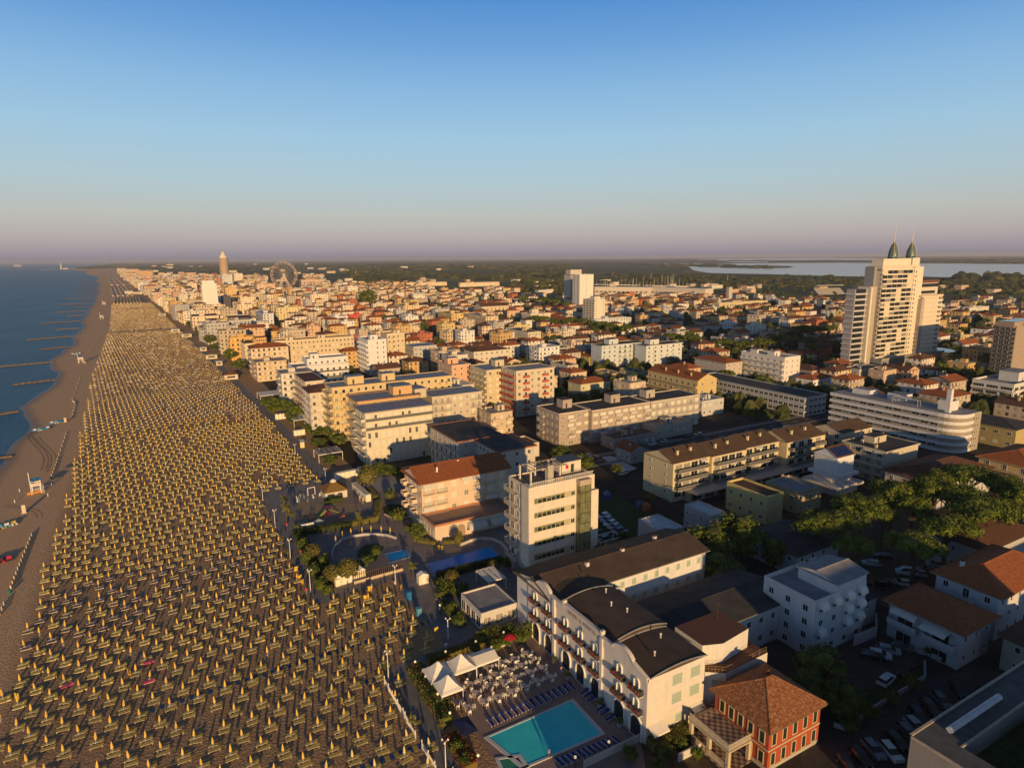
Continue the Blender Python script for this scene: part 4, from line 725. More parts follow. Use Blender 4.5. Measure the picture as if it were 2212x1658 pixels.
PB('apartment_house', 'peach gabled house with brown roof between the yellow apartments and the curved white block', 'house', ('B3', 640, 290, 900, 450, 11, None), (.64, .56, .44), 4, 'gable', BROWNROOF, d=12, W=dict(n=3, win=(1.4, 1.6), style='dark', bal='solid', bd=1.2), S=dict(n=3, win=(1, 1.4), style='dark', m=(8, 0)), rh=2.4, ridge='x', ov=.3)
# stepped white house with solar roof
x, y, w_, d_, h_ = pxb('B3', 600, 500, 745, 405, 12.0)
sw = building('stepped_house', 'white stepped house with solar panels on its pitched roof', 'house', x, y, w_, d_, h_, (.74, .76, .80), 4, 'gable', TILEBR, W=dict(n=2, win=(1.3, 2.0), style='shut'), S=dict(n=2, win=(1.1, 1.8), style='shut', skip=(1,)), rh=2.6, ridge='y' if False else 'x', ov=.3)
b = MB()
for q, (e, z0, z1) in enumerate(((1.6, 5.6, 6.5), (3.0, 2.6, 3.5))): b.box(-e, -e, z0, w_+e*.6, d_+e*.6, z1, 0)
b.box(-1.55, -1.55, -.4, w_+.9, d_+.9, 2.6, 0); obj('terraces', b, plaster((.74, .76, .80)), sw)
b = MB()
for i in range(4):
    for j in range(2): b.box(.3+i*1.95, .15+j*1.9, 0, .3+i*1.95+1.8, .15+j*1.9+1.75, .06)
o = obj('solar_panel', b, SOLAR, sw, (0, -.2, h_+.32)); o.rotation_euler = (math.atan2(2.6, d_/2+.3), 0, 0)
# long white block with curved end
x, y, w_, d_, h_ = pxb('B3', 1650, 145, 1840, 540, None, 475)
cu = thing('curved_block', 'long white block with rounded balconies at its near end and a roof garden', 'apartment block', (x, y, 0)); BLD.append((x-6, y-2, x+w_+2, y+d_+2))
def rounded(x0, y0, x1, y1, r_, n=6): return [(x0+r_-r_*sin(pi/2*k/n), y0+r_-r_*cos(pi/2*k/n)) for k in range(n+1)]+[(x0, y1), (x1, y1), (x1, y0)]
CW = plaster((.76, .76, .78)); b = MB(); b.prism(rounded(1.6, .02, w_, d_-.02, 6), -.4, h_-1.2, 0, 1); b.box(w_-5, -.3, -.4, w_+.05, 0.0, h_, 0); obj('wall', b, [plaster((.40, .36, .30)), GREYROOF], cu)
for f in range(6):
    z = (h_-1.3)*f/5
    b = MB(); b.prism(rounded(0, -.25, w_-.0, d_+.1, 7.2), z, z+1.3 if f < 5 else h_+.15, 0, 1 if f < 5 else 1); obj('balcony', b, [CW, GREYROOF if f == 5 else CONC], cu)
for f in range(5):
    z = (h_-1.3)*f/5+1.3
    for i in range(12): link('window', win_mesh(3.0, 1.3, 'dark' if (i+f) % 3 else 'curtain'), cu, (1.58, d_-2-i*(d_-9)/12, z+.05), -pi/2)
    for i in range(2): link('window', win_mesh(.9, 1.1, 'dark'), cu, (w_-3+i*1.3-1.2, -.32, z+.1), 0)
obj('chimney_tower', MB().box(0, 0, 0, 1.6, 1.6, 9.5), CW, cu, (3.0, 5, h_-.2))
for q_ in ((3.5, 1, 8.5, 6, 4.2), (5, 20, 11, 27, 3), (4, 34, 10, 42, 2.6)): obj('roof_hut', MB().box(0, 0, 0, q_[2]-q_[0], q_[3]-q_[1], q_[4], 0, top=1), [CW, GREYROOF], cu, (3.0+q_[0], 5+q_[1], h_-.2))
b = MB()
for i in range(12): b.bar((0, i*.9, 2.4), (7, i*.9+1, 2.4), .09)
for i in range(4): b.bar((.3+i*2, 0, 0), (.3+i*2, 0, 2.4), .08); b.bar((.3+i*2, 10, 0), (.3+i*2, 10, 2.4), .08)
obj('pergola', b, RAIL, cu, (3, 17, h_+.1))
building('villa', 'wide house with brown hip roof in front of the curved white block', 'villa', 199, 94.5, 31, 16, 8.0, (.55, .54, .53), 2, 'hip', TILEBR, W=dict(n=4, win=(1.2, 1.8), style='dark'), S=dict(n=4, win=(1.2, 1.6), style='dark', m=(18, 0)), rh=3.0, ov=1.1, rim=(.2, .17, .15))
building('villa', 'yellow ochre house with red hip roof at the right edge above the pines', 'villa', 236, 86, 26, 15, 9.0, (.60, .46, .22), 3, 'hip', TILE, W=dict(n=3, win=(1.1, 1.7), style='dark', bal='rail', balmode='strip', balfrom=2), S=dict(n=5, win=(1, 1.6), style='dark'), rh=3.0, ov=.9)
building('workshop', 'yellow ochre long building with dark roof behind the parking at the right edge', 'building', 288, 112, 18, 44, 8.0, (.50, .42, .20), 2, 'hip', BITUMEN, W=dict(n=10, win=(1.6, 1.2), style=['dark', 'shut']), rh=1.5, ov=.5)
PB('house', 'yellow flat roofed house left of the stepped white house', 'house', ('B3', -5, 850, 135, -355, 8, None), (.66, .54, .24), 2, roofm=BROWNROOF, W=dict(n=4, win=(1.1, 1.3), style='dark'), S=dict(n=2, win=(1, 1.2), style='green'), par=.7)
building('house', 'ochre house with pale roof terrace directly below the stepped white house', 'house', 160.5, 113.5, 11, 11.5, 6.2, (.50, .42, .26), 2, roofm=GREYROOF, W=dict(n=3, win=(1.1, 1.3), style='dark'), S=dict(n=3, win=(1, 1.2), style='dark'), par=.7)
PB('garage', 'plain white windowless box with white roof behind the hotel wing', 'building', ('B2', 1310, 1150, 1485, 1090, 6, None), (.62, .61, .62), 1, roofm=WHITEROOF, S=None, par=.35)
PB('garage', 'grey box with red and pale roof left of the pine trees', 'building', ('B2', 1720, 1010, 1850, 1490, 6.5, None), (.50, .48, .47), 2, roofm=WHITEROOF, W=dict(n=4, win=(.8, .8), style='dark'), par=.35)
PB('apartment_block', 'left half of the pale blue and white block with two roof huts', 'apartment block', ('A2', 775, 915, 1130, 742, None, 1105), (.64, .72, .78), 5, d=12, roofm=BROWNROOF, S=dict(n=8, win=(1.5, 1.6), style=['curtain', 'dark'], bal='rail', balbays=(3, 4, 5, 6, 7)), W=dict(n=2, win=(1, 1.3), style='dark'), ov=.6, par=.2, huts=((.25, .3, 8, 6, 3.5),), group='pale blue and white block')
PB('apartment_block', 'right half of the pale blue and white block with two roof huts', 'apartment block', ('A2', 1160, 915, 1470, 1130, None, 1100), (.68, .74, .78), 5, d=12, roofm=BROWNROOF, S=dict(n=6, win=(1.5, 1.6), style=['curtain', 'dark'], bal='solid', balbays=(1, 4)), ov=.6, par=.2, huts=((.2, .3, 8, 6, 3.5),), group='pale blue and white block')
PB('apartment_house', 'long house with red tiled mansard dormers and a yellow lower floor', 'apartment house', ('A2', 1605, 1215, 1770, 1175, 12, None), (.66, .52, .26), 3, 'gable', TILE, W=dict(n=9, win=(1.5, 1.7), style='dark', bal='solid', balmode='strip', bd=1.3), S=dict(n=2, win=(1, 1.4), style='dark'), rh=3.2, ridge='y', ov=.3, chims=((.2, .2), (.2, .45), (.2, .7)))
PB('apartment_house', 'grey house with dark red hip roof left of the white modern block', 'apartment house', ('A2', 1850, 1062, 1890, 1580, 12, None), (.58, .54, .48), 4, 'hip', TILE, w=14, W=dict(n=6, win=(1, 1.3), style='dark'), S=dict(n=3, win=(1, 1.2), style='dark'), rh=2, ov=.9)
PB('apartment_block', 'white modern block with rounded balconies and roof plants below the twin spired towers', 'apartment block', ('A3', 145, 1235, 195, -230, None, 1475), (.78, .76, .72), 5, w=14, roofm=GREYROOF, W=dict(n=7, win=(1.6, 1.6), style='curtain', bal='solid', bd=1.3), S=dict(n=3, win=(.9, 1), style='dark'), par=1.1, huts=((.2, .3, 5, 5, 3), (.2, .7, 5, 5, 2.5)))
PB('house', 'beige house with brown hip roof and blue porch right of the white modern block', 'house', ('A3', 380, 1335, 455, 190, None, 1450), (.56, .50, .42), 2, 'hip', TILEBR, w=13, W=dict(n=4, win=(1.2, 1.4), style='dark'), S=dict(n=3, win=(1, 1.3), style='dark'), rh=2.4, ov=.8)
x, y, w_, d_, h_ = pxb('A3', 320, 1575, 420, -930, 9.0)
ofc = building('office_building', 'long low office with dark roof and blue grey ribbon windows', 'office building', x, y, 16, 70, h_, (.50, .53, .56), 3, roofm=BITUMEN, W=dict(n=24, win=(2.5, 1.4), style='dark'), S=dict(n=5, win=(2.4, 1.4), style='dark'), par=.5, ov=.3)
PB('apartment_block', 'beige block with red balcony recesses behind the grey pink row', 'apartment block', ('A2', 35, 1135, 365, -90, None, 1530), (.70, .62, .48), 7, d=14, roofm=GREYROOF, S=dict(n=6, win=(1.4, 1.6), style=['curtain', 'dark'], bal='solid', balbays=(1, 4), balcol=(.5, .14, .10)), W=dict(n=3, win=(1.2, 1.4), style='dark', bal='solid', balcol=(.5, .14, .10)), par=.4, ov=.3)
PB('apartment_block', 'beige block with white railings round its blue grey roof', 'apartment block', ('A1', 1990, 1130, 2240, 1850, 21, None), (.68, .60, .42), 7, d=18, roofm=BLUEROOF, W=dict(n=4, win=(1.3, 1.4), style='dark', bal='solid', bd=1.1), S=dict(n=4, win=(1.2, 1.4), style=['shut', 'dark']), par=.4, huts=((.6, .5, 5, 5, 3.2),))
PB('apartment_block', 'salmon pink block left of the beige block with white railings', 'apartment block', ('A1', 1690, 1090, 1855, 1550, 21, None), (.74, .48, .34), 7, d=18, roofm=BLUEROOF, S=dict(n=3, win=(.9, 1.2), style='dark'), W=dict(n=4, win=(1.1, 1.3), style='dark'), par=.6, huts=((.1, .4, 6, 5, 3),))
PB('apartment_house', 'pale grey low block with blue roof right of the beige slab end', 'apartment house', ('A1', 1360, 925, 1560, 1280, None, 1050), (.56, .56, .56), 3, roofm=BLUEROOF, S=dict(n=5, win=(1.1, 1.4), style='dark'), W=dict(n=4, win=(1, 1.3), style='dark'))
PB('apartment_house', 'white house with long dark red roof right of the pale grey low block', 'apartment house', ('A1', 1880, 965, 2190, 1840, 11, None), (.72, .68, .58), 3, 'hip', TILEBR, d=16, S=dict(n=7, win=(1.1, 1.4), style='dark'), rh=2.2, ov=.6)
PB('church_hall', 'large cream hall with brown pitched roof and tall narrow windows', 'church', ('A1', 1950, 575, 2185, 1885, None, 640), (.70, .60, .44), 1, 'gable', TILEBR, S=dict(n=7, win=(1.2, 6), style='dark'), W=dict(n=2, win=(1.2, 6), style='dark'), rh=4, ridge='x', ov=.5)
PB('apartment_tower', 'white tower with two vertical strips of windows standing alone near the left shore', 'tower', ('A0', 1745, 380, 1870, 1728, None, 615), (.86, .84, .80), 14, d=22, roofm=GREYROOF, S=dict(n=4, win=(1.6, 1.6), style='shut', m=(4.5, 4.5)), W=dict(n=4, win=(1.4, 1.5), style='curtain', bal='solid', bd=1.2), par=1, huts=((.0, .1, 17, 14, 5),))
PB('office_tower', 'left dark and white striped tower of the pair before the woods', 'tower', ('A2', 505, 300, 600, 500, None, 555), (.64, .60, .54), 17, d=18, roofm=BROWNROOF, S=dict(n=4, win=(5.4, 1.9), style='dark', bal='solid', balmode='strip', bd=1.2, balcol=(.7, .68, .62)), huts=((.0, .0, 22, 14, 8),))
PB('office_tower', 'right white blank walled tower of the pair before the woods', 'tower', ('A2', 585, 300, 705, 570, None, 590), (.84, .82, .78), 16, d=18, roofm=WHITEROOF, S=dict(n=3, win=(1.6, .9), style='dark', skip=(0, 2)), W=dict(n=2, win=(3, 1.4), style='dark'))
PB('apartment_tower', 'shorter white tower with blue grey glazed corner right of the striped pair', 'tower', ('A2', 715, 520, 805, 615, None, 730), (.78, .74, .64), 10, roofm=GREYROOF, S=dict(n=3, win=(1, 1.2), style='dark', skip=(1,)), W=dict(n=4, win=(3.2, 1.7), style='dark', bal='solid', bd=1), par=1, huts=((.2, .2, 8, 8, 4),))
PB('apartment_block', 'white block with loggias and roof hut left of the striped tower pair', 'apartment block', ('A2', 160, 640, 333, 90, None, 720), (.74, .66, .54), 4, roofm=GREYROOF, W=dict(n=5, win=(1.5, 1.6), style='dark', bal='solid'), S=dict(n=4, win=(1.5, 1.5), style=['dark', 'shut'], bal='solid', balbays=(2,)), huts=((.2, .3, 9, 6, 5),))
PB('apartment_tower', 'brown and grey apartment tower cropped by the right edge of the photo', 'tower', ('A3', 2150, 960, 2450, 1960, None, 1400), (.42, .34, .28), 11, roofm=SOLAR, W=dict(n=4, win=(2.2, 1.9), style='dark', bal='glass', bd=1.2), S=dict(n=6, win=(1, 1.2), style='dark'), huts=((-.02, .1, 36, 9, 3.0),))
building('apartment_block', 'white low block with awninged roof terrace below the tower at the right edge', 'apartment block', 376, 150, 52, 19, 9.6, (.70, .70, .68), 3, roofm=GREYROOF, W=dict(n=3, win=(4.6, 1.6), style='dark', bal='solid', balmode='strip', bd=1.2), S=dict(n=9, win=(3.5, 1.5), style='dark', bal='solid', balmode='strip', bd=1), par=1, huts=((.25, .2, 14, 9, 5),))
# simpler mid distance houses: (region, near roof corner, right, left, h, base) colour floors roof label
SIMPLE = [
 (('A1', 800, 650, 1018, 795, None, 700), (.62, .10, .06), 2, 'flat', BROWNROOF, 'long bright red low building', 'building'),
 (('A1', 1240, 665, 1465, 1168, None, 712), (.58, .16, .09), 2, 'hip', TILEBR, 'pair of joined brick red houses right of the bright red building', 'house'),
 (('A1', 1440, 725, 1580, 1352, None, 765), (.68, .62, .40), 2, 'hip', TILEBR, 'cream house with wide brown roof beneath the church hall', 'house'),
 (('A1', 1275, 568, 1410, 1190, None, 645), (.70, .56, .34), 4, 'flat', BROWNROOF, 'twin ochre blocks with flat roofs', 'apartment block'),
 (('A1', 1010, 555, 1130, 1000, None, 620), (.72, .62, .46), 3, 'flat', GREYROOF, 'cream block with white roof room left of the twin ochre blocks', 'apartment block'),
 (('A1', 1690, 640, 1790, 1572, None, 735), (.70, .52, .26), 4, 'flat', BITUMEN, 'ochre block with dark corner left of the peach flat block', 'apartment block'),
 (('A1', 1985, 665, 2092, 1790, None, 755), (.72, .58, .40), 4, 'flat', GREYROOF, 'peach block with flat roof right of the ochre block', 'apartment block'),
 (('A1', 650, 665, 795, 610, None, 730), (.74, .74, .76), 3, 'flat', GREYROOF, 'white block touching the left of the bright red building', 'apartment block'),
 (('A1', 175, 590, 420, 160, None, 690), (.70, .60, .36), 4, 'flat', BROWNROOF, 'yellowish block with brown roof between the ferris wheel and the beige slab', 'apartment block'),
 (('A1', 60, 640, 150, -10, None, 740), (.66, .68, .70), 4, 'flat', BLUEROOF, 'grey white block left of the yellowish block', 'apartment block'),
 (('A1', 470, 470, 625, 300, None, 540), (.76, .66, .52), 4, 'flat', GREYROOF, 'wide cream block with even windows below the ferris wheel', 'apartment block'),
 (('A1', 790, 405, 880, 765, None, 460), (.80, .74, .62), 3, 'flat', GREYROOF, 'little white crenellated block right of the ferris wheel', 'house'),
 (('A1', 1355, 470, 1460, 1340, None, 520), (.78, .72, .60), 2, 'gable', WHITEROOF, 'pale house with twin round gables', 'house'),
 (('A1', 1300, 372, 1750, 1290, None, 402), (.78, .62, .44), 3, 'flat', TILEBR, 'long low cream row before the woods, left part', 'terrace row'),
 (('A1', 1760, 372, 2195, 1750, None, 405), (.76, .64, .48), 3, 'flat', TILEBR, 'long low cream row before the woods, right part', 'terrace row'),
 (('A1', 1500, 560, 1567, 1420, None, 590), (.70, .58, .36), 2, 'hip', TILEBR, 'small ochre house with hip roof above the dark green trees', 'house'),
 (('A1', 390, 345, 572, 370, None, 400), (.60, .44, .34), 1, 'flat', TILEBR, 'brownish stadium like block right of the ferris wheel', 'building'),
 (('A1', 5, 380, 165, -120, None, 425), (.70, .52, .36), 2, 'flat', TILEBR, 'long orange low block left of the ferris wheel', 'building'),
 (('A2', 590, 710, 612, 325, None, 780), (.68, .48, .24), 2, 'gable', TILE, 'long house with orange tiled roof at the foot of the short white tower', 'house'),
 (('A2', 720, 690, 1030, 700, None, 740), (.62, .66, .70), 2, 'flat', BLUEROOF, 'grey blue low terrace building right of the short white tower', 'building'),
 (('A2', 20, 740, 145, -30, 7, None), (.66, .56, .30), 2, 'flat', BROWNROOF, 'ochre low house left of the white block with loggias', 'house'),
 (('B2', 890, 350, 1250, 865, 4, None), (.40, .37, .34), 1, 'flat', BITUMEN, 'low dark canopy building before the middle of the grey pink row', 'building'),
 (('B2', 1030, 450, 1125, 985, 4.5, None), (.5, .48, .44), 1, 'gable', TILE, 'low red roofed shed left of the yellow terraced apartments', 'shed'),
 (('B2', 1250, 240, 1560, 1205, 5, None), (.52, .48, .42), 1, 'flat', GREYROOF, 'low terrace building before the right section of the grey pink row', 'building'),
 (('B2', 80, 400, 145, -40, 5, None), (.66, .64, .60), 1, 'flat', BITUMEN, 'low white house with dark roof left of the grey pink row', 'house'),
 (('A2', 140, 800, 250, -60, 10, None), (.66, .62, .50), 3, 'flat', BROWNROOF, 'pale green terraced block with dark balconies', 'apartment block'),
 (('A2', 170, 940, 340, 120, 8, None), (.68, .68, .68), 3, 'gable', TILE, 'white house with red gable roof left of the blue and white block', 'house'),
 (('A2', 670, 1010, 735, 490, 6, None), (.70, .54, .14), 2, 'hip', TILE, 'bright yellow house with orange hip roof left of the blue and white block', 'house'),
 (('A2', 470, 860, 735, 430, 5, None), (.50, .44, .38), 1, 'hip', TILEBR, 'wide low house with dark red roof above the bright yellow house', 'house'),
 (('A2', 595, 1245, 850, 485, 9, None), (.66, .64, .42), 2, 'hip', TILE, 'pale green house with orange dormered roof behind the grey pink row', 'house'),
 (('A2', 480, 1090, 530, 330, 9, None), (.62, .58, .50), 3, 'flat', BROWNROOF, 'pale terraced house with roof clutter beside the red balcony block', 'apartment house'),
 (('A2', 1090, 1150, 1180, 930, 7, None), (.50, .46, .26), 2, 'flat', BROWNROOF, 'olive yellow flat roofed house below the blue and white block', 'house'),
 (('A2', 860, 1160, 950, 715, 5, None), (.60, .46, .24), 2, 'flat', GREYROOF, 'ochre low house with roof terrace under the blue and white block', 'house'),
 (('A2', 1640, 1400, 1830, 1590, 7, None), (.58, .60, .62), 2, 'flat', BLUEROOF, 'white plain annex right of the grey pink row', 'building'),
 (('A2', 1320, 790, 1390, 1170, 7, None), (.66, .62, .54), 2, 'hip', TILE, 'white house with orange roof and gables above the blue and white block', 'house'),
 (('A2', 1440, 770, 1505, 1370, 7, None), (.66, .64, .58), 2, 'gable', TILE, 'white gabled house beside the orange roofed white house', 'house'),
 (('A2', 1560, 800, 1655, 1475, 7, None), (.62, .64, .56), 2, 'gable', TILEBR, 'pale green gabled house among the villas', 'house'),
 (('A2', 1660, 385, 1785, 1632, None, 410), (.80, .66, .56), 3, 'flat', WHITEROOF, 'pinkish white office before the lagoon fields', 'building'),
 (('A2', 1980, 395, 2035, 1972, None, 428), (.62, .40, .24), 3, 'gable', TILEBR, 'lonely orange house before the lagoon fields', 'house'),
 (('A2', 1940, 660, 2035, 1835, None, 700), (.66, .52, .38), 2, 'hip', TILE, 'house with red roof and cream walls above the white modern houses', 'house'),
 (('A2', 1860, 720, 1950, 1790, None, 770), (.76, .76, .74), 3, 'flat', WHITEROOF, 'left white modern house of a cluster with curved roofs', 'house'),
 (('A2', 2080, 740, 2195, 2050, None, 810), (.78, .74, .66), 3, 'flat', WHITEROOF, 'white modern house with stepped terraces near the twin towers', 'house'),
 (('A2', 1790, 548, 2210, 1780, None, 595), (.60, .52, .34), 1, 'flat', WHITEROOF, 'long flat roofed pavilion with turquoise wall panels', 'pavilion'),
 (('A3', 410, 985, 503, 368, None, 1015), (.62, .10, .05), 2, 'gable', TILE, 'bright red gabled house left of the twin spired towers', 'house'),
 (('A3', 640, 960, 722, 610, None, 1020), (.70, .54, .28), 3, 'gable', TILEBR, 'yellow gabled house touching the left of the twin spired towers', 'house'),
 (('A3', 180, 890, 308, 95, None, 955), (.72, .66, .58), 3, 'gable', TILEBR, 'white gabled block left of the bright red house', 'house'),
 (('A3', 340, 780, 395, 270, None, 815), (.64, .52, .40), 2, 'gable', TILE, 'small red roofed house before the sports field', 'house'),
 (('A3', 1480, 1010, 1555, 1440, None, 1040), (.66, .58, .46), 1, 'gable', TILEBR, 'low cream house right of the twin spired towers', 'house'),
 (('A3', 1690, 1110, 1835, 1600, None, 1180), (.62, .66, .70), 2, 'gable', TILE, 'pale blue white house with orange roof right of the twin towers', 'house'),
 (('A3', 1560, 790, 1680, 1545, None, 820), (.70, .66, .58), 2, 'flat', WHITEROOF, 'white flat house in the right suburb before the lagoon trees', 'house'),
 (('A3', 1740, 795, 1910, 1728, None, 825), (.70, .66, .58), 2, 'flat', WHITEROOF, 'wider white flat house in the right suburb', 'house'),
 (('A3', 2010, 770, 2155, 1995, None, 800), (.66, .54, .38), 2, 'flat', TILEBR, 'sandy villa with arches at the edge of the right suburb', 'house'),
 (('A3', 1000, 1345, 1110, 890, 9, None), (.64, .48, .34), 2, 'flat', BROWNROOF, 'small peach block in front of the twin towers podium', 'building'),
 (('A3', 790, 1330, 985, 655, 8, None), (.60, .58, .54), 2, 'flat', BROWNROOF, 'white block with brown roof at the foot of the twin towers', 'building'),
 (('A0', 1640, 490, 1645, 1440, None, 585), (.76, .66, .52), 5, 'flat', GREYROOF, 'white beachfront block left of the lone white tower', 'apartment block'),
 (('A0', 1560, 430, 1590, 1335, None, 520), (.74, .64, .50), 5, 'flat', BROWNROOF, 'cream beachfront block behind the white beachfront block', 'apartment block'),
 (('A0', 1620, 375, 1700, 1600, None, 440), (.76, .64, .50), 5, 'flat', GREYROOF, 'small cream block among dark trees left of the lone white tower', 'apartment block'),
 (('A0', 1660, 665, 1890, 1640, None, 780), (.76, .62, .46), 4, 'flat', BROWNROOF, 'curved balcony hotel with brown roof below the lone white tower', 'hotel'),
 (('A0', 1790, 700, 2210, 1740, None, 800), (.80, .72, .60), 4, 'flat', TILEBR, 'long white hotel with flared roof edge on the promenade', 'hotel'),
 (('A0', 1910, 790, 2120, 1900, None, 960), (.74, .66, .56), 5, 'flat', BLUEROOF, 'white fan shaped hotel with blue solar roof', 'hotel'),
 (('A0', 1985, 850, 2211, 1975, 17, None), (.70, .44, .16), 5, 'flat', TILEBR, 'orange hotel with brown roof edge beside the fan shaped hotel', 'hotel'),
 (('A0', 2110, 900, 2211, 2040, 15, None), (.74, .64, .44), 5, 'flat', BROWNROOF, 'cream hotel in front of the orange hotel', 'hotel'),
 (('A0', 1600, 600, 1740, 1595, None, 650), (.66, .26, .12), 3, 'flat', TILEBR, 'orange red low block at the foot of the lone white tower', 'building'),
 (('A0', 1870, 330, 1908, 1868, None, 420), (.52, .26, .14), 6, 'flat', BROWNROOF, 'red brown block behind the lone white tower', 'apartment block'),
 (('A0', 1915, 300, 2003, 1900, None, 405), (.66, .66, .66), 6, 'flat', GREYROOF, 'grey white block right of the red brown block', 'apartment block'),
 (('A0', 2020, 290, 2095, 2005, None, 370), (.76, .68, .56), 5, 'flat', GREYROOF, 'cream block right of the grey white block', 'apartment block'),
 (('A0', 1913, 485, 1990, 1908, None, 590), (.10, .10, .13), 6, 'flat', BITUMEN, 'nearly black block right of the lone white tower', 'apartment block'),
 (('A0', 1945, 415, 2040, 1935, None, 500), (.74, .52, .22), 5, 'flat', BROWNROOF, 'golden yellow stepped block above the nearly black block', 'apartment block'),
 (('A0', 2075, 500, 2195, 2070, None, 555), (.76, .66, .52), 4, 'flat', GREYROOF, 'cream block with pale roof right of the golden stepped block', 'apartment block'),
 (('A0', 2050, 560, 2180, 2030, None, 640), (.78, .66, .50), 4, 'flat', TILEBR, 'cream block with red cornice below the pale roofed block', 'apartment block'),
]
for key, col, fl, rf, rm, lb, cat in SIMPLE:
    r_, nx, ny, rx, lx, h, by = key
    try: x, y, w_, d_, h_ = pxb(*key)
    except ZeroDivisionError: continue
    w_ = min(max(w_, 8), 120); d_ = min(max(d_, 9), 60); far = y > 520 or x > 420
    BLD.append((x-1, y-1, x+w_+1, y+d_+1)); nm = cat.replace(' ', '_')
    if far:
        q = thing(nm, lb, cat, (x, y, 0)); b = MB(); b.box(0, 0, -.4, w_, d_, h_, 0, nb=True)
        if fl >= 4:
            for f in range(1, fl): b.box(-1.2, -.9, f*h_/fl-.1, w_*.8, 0.0, f*h_/fl+.75, 1); b.box(-1.2, 0, f*h_/fl-.1, 0.0, d_*.8, f*h_/fl+.75, 1)
        obj('wall', b, [facade(col, h_/max(fl, 1), 3.6), plaster(tuple(min(.85, c*1.04) for c in col))], q)
        if rf == 'flat': obj('roof', flat_roof(w_, d_, .7, .3, .0), [rm, plaster(tuple(c*.95 for c in col))], q, (0, 0, h_+.003)); bb_ = MB(); bb_.box(w_*.3, d_*.3, 0, w_*.3+5, d_*.3+5, 3, 0); obj('stair_hut', bb_, plaster(col), q, (0, 0, h_))
        else: obj('roof', hip_roof(w_, d_, 3.0, .6, rf, wallm=plaster(col)), [rm, TILEBR, plaster(col)], q, (0, 0, h_+.003))
    else:
        st = ['dark', 'curtain', 'dark', 'shut']; bl = None if fl < 3 else 'solid'
        building(nm, lb, cat, x, y, w_, d_, h_, col, fl, rf, rm, S=dict(n=max(2, int(w_/3.2)), win=(1.1, 1.3), style=st, bal=bl, balbays=(0, 2, 5)), W=dict(n=max(2, int(d_/3.4)), win=(1.1, 1.3), style=st, bal=bl, balbays=(1, 2)), par=.6, rh=2.2, ov=.5 if rf != 'flat' else 0, chims=((.3, .4),), huts=((.4, .4, 3.5, 3.5, 2.2),) if rf == 'flat' and w_ > 12 else ())
# twin spired tower group
tw = G('A3', 905, 1305); TX, TY = tw.x, tw.y
tt = thing('twin_tower', 'tall cream residential tower with two glass spires and white striped balconies', 'tower', (TX, TY, 0)); BLD.append((TX-25, TY-14, TX+42, TY+34))
sc_ = (tw-Vector((0, 0, 0))).length/480.0
TWC = plaster((.72, .64, .52)); TWB = plaster((.80, .74, .62)); TWS = plaster((.50, .44, .38))
def mpx(px, py, h=None):   # metres above ground at the tower's distance for row py
    lo, hi = 0, 140; vt = V('A3', px, py)[1]
    for _ in range(40):
        md = (lo+hi)/2
        if proj((TX, TY, md))[1] > vt: lo = md
        else: hi = md
    return lo
HM = mpx(960, 470); WM = span((TX, TY, 40), (1, 0, 0), 'A3', 1225); WM2 = span((TX, TY, 40), (1, 0, 0), 'A3', 1300)
b = MB(); b.box(0, 0, 0, WM, 11, HM, 0); b.box(WM, -.8, 0, WM2, 11, HM+2, 1); b.box(.8, .8, HM, WM2-2, 10.5, HM+3.2, 0); b.box(3.5, 2.2, HM+3.2, WM-.5, 10, HM+7.6, 1); b.box(WM+1.2, 2.2, HM+3.2, WM2-.6, 10, HM+8.0, 1)
b.box(-2.6, 4, 0, 0, 10.5, HM+2.5, 2); b.box(-.6, -.6, HM, WM+.4, .8, HM+1.1, 1)
obj('wall', b, [TWC, TWB, plaster((.30, .32, .36))], tt)
NF = 20
for f in range(NF):
    z = 3.2+f*(HM-3.2)/NF; b = MB(); b.box(-.4, -1.2, z-.1, WM-.2, 0.0, z+.85, 0); obj('balcony', b, TWB, tt)
    b = MB(); e = (f*5) % 3
    for i in range(6):
        if (i*2+e+f) % 7: b.box(.5+i*WM/6.2, -.06, z+.85, .5+i*WM/6.2+WM/6.6, -.003, z+(HM-3.2)/NF-.16, 1 if (i*3+f) % 4 == 0 else 0)
    obj('window', b, [GLASS, CURTAIN], tt)
    bw = MB(); bw.box(WM+1.5, -.84, z+1, WM+2.6, -.803, z+2.2, 0); obj('window', bw, GLASS, tt)
for (cx, hs, hp) in ((3.5+(WM-3)*.5, HM+7.6, 1.0), (WM+1.0+(WM2-WM-2.6)*.5, HM+8.0, .95)):
    R_ = 3.5*hp; b = MB(); prof = [(R_*(1-(k/8)**2.1)**.8 if k < 8 else .12, 11.5*hp*k/8) for k in range(9)]
    b.lathe(prof, 10, 0, (0, 0, 0)); sp_ = obj('spire_dome', b, mat('dome_glass', (.03, .10, .12), .3, .3, 2, .3), tt, (cx, 6, hs), smooth=True)
    b = MB()
    for k in range(1, 8): b.lathe([(prof[k][0]+.06, prof[k][1]-.08), (prof[k][0]+.06, prof[k][1]+.12)], 10, 0, (0, 0, 0), False)
    for q in range(5):
        a = 2*pi*q/5
        for k in range(8): b.bar((prof[k][0]*1.02*cos(a), prof[k][0]*1.02*sin(a), prof[k][1]), (prof[k+1][0]*1.02*cos(a), prof[k+1][0]*1.02*sin(a), prof[k+1][1]), .16)
    obj('dome_ribs', b, plaster((.62, .56, .42)), sp_)
    b = MB(); b.lathe([(.28, 11.0*hp), (.12, 23*hp)], 6); obj('mast', b, plaster((.8, .7, .6)), tt, (cx, 6, hs))
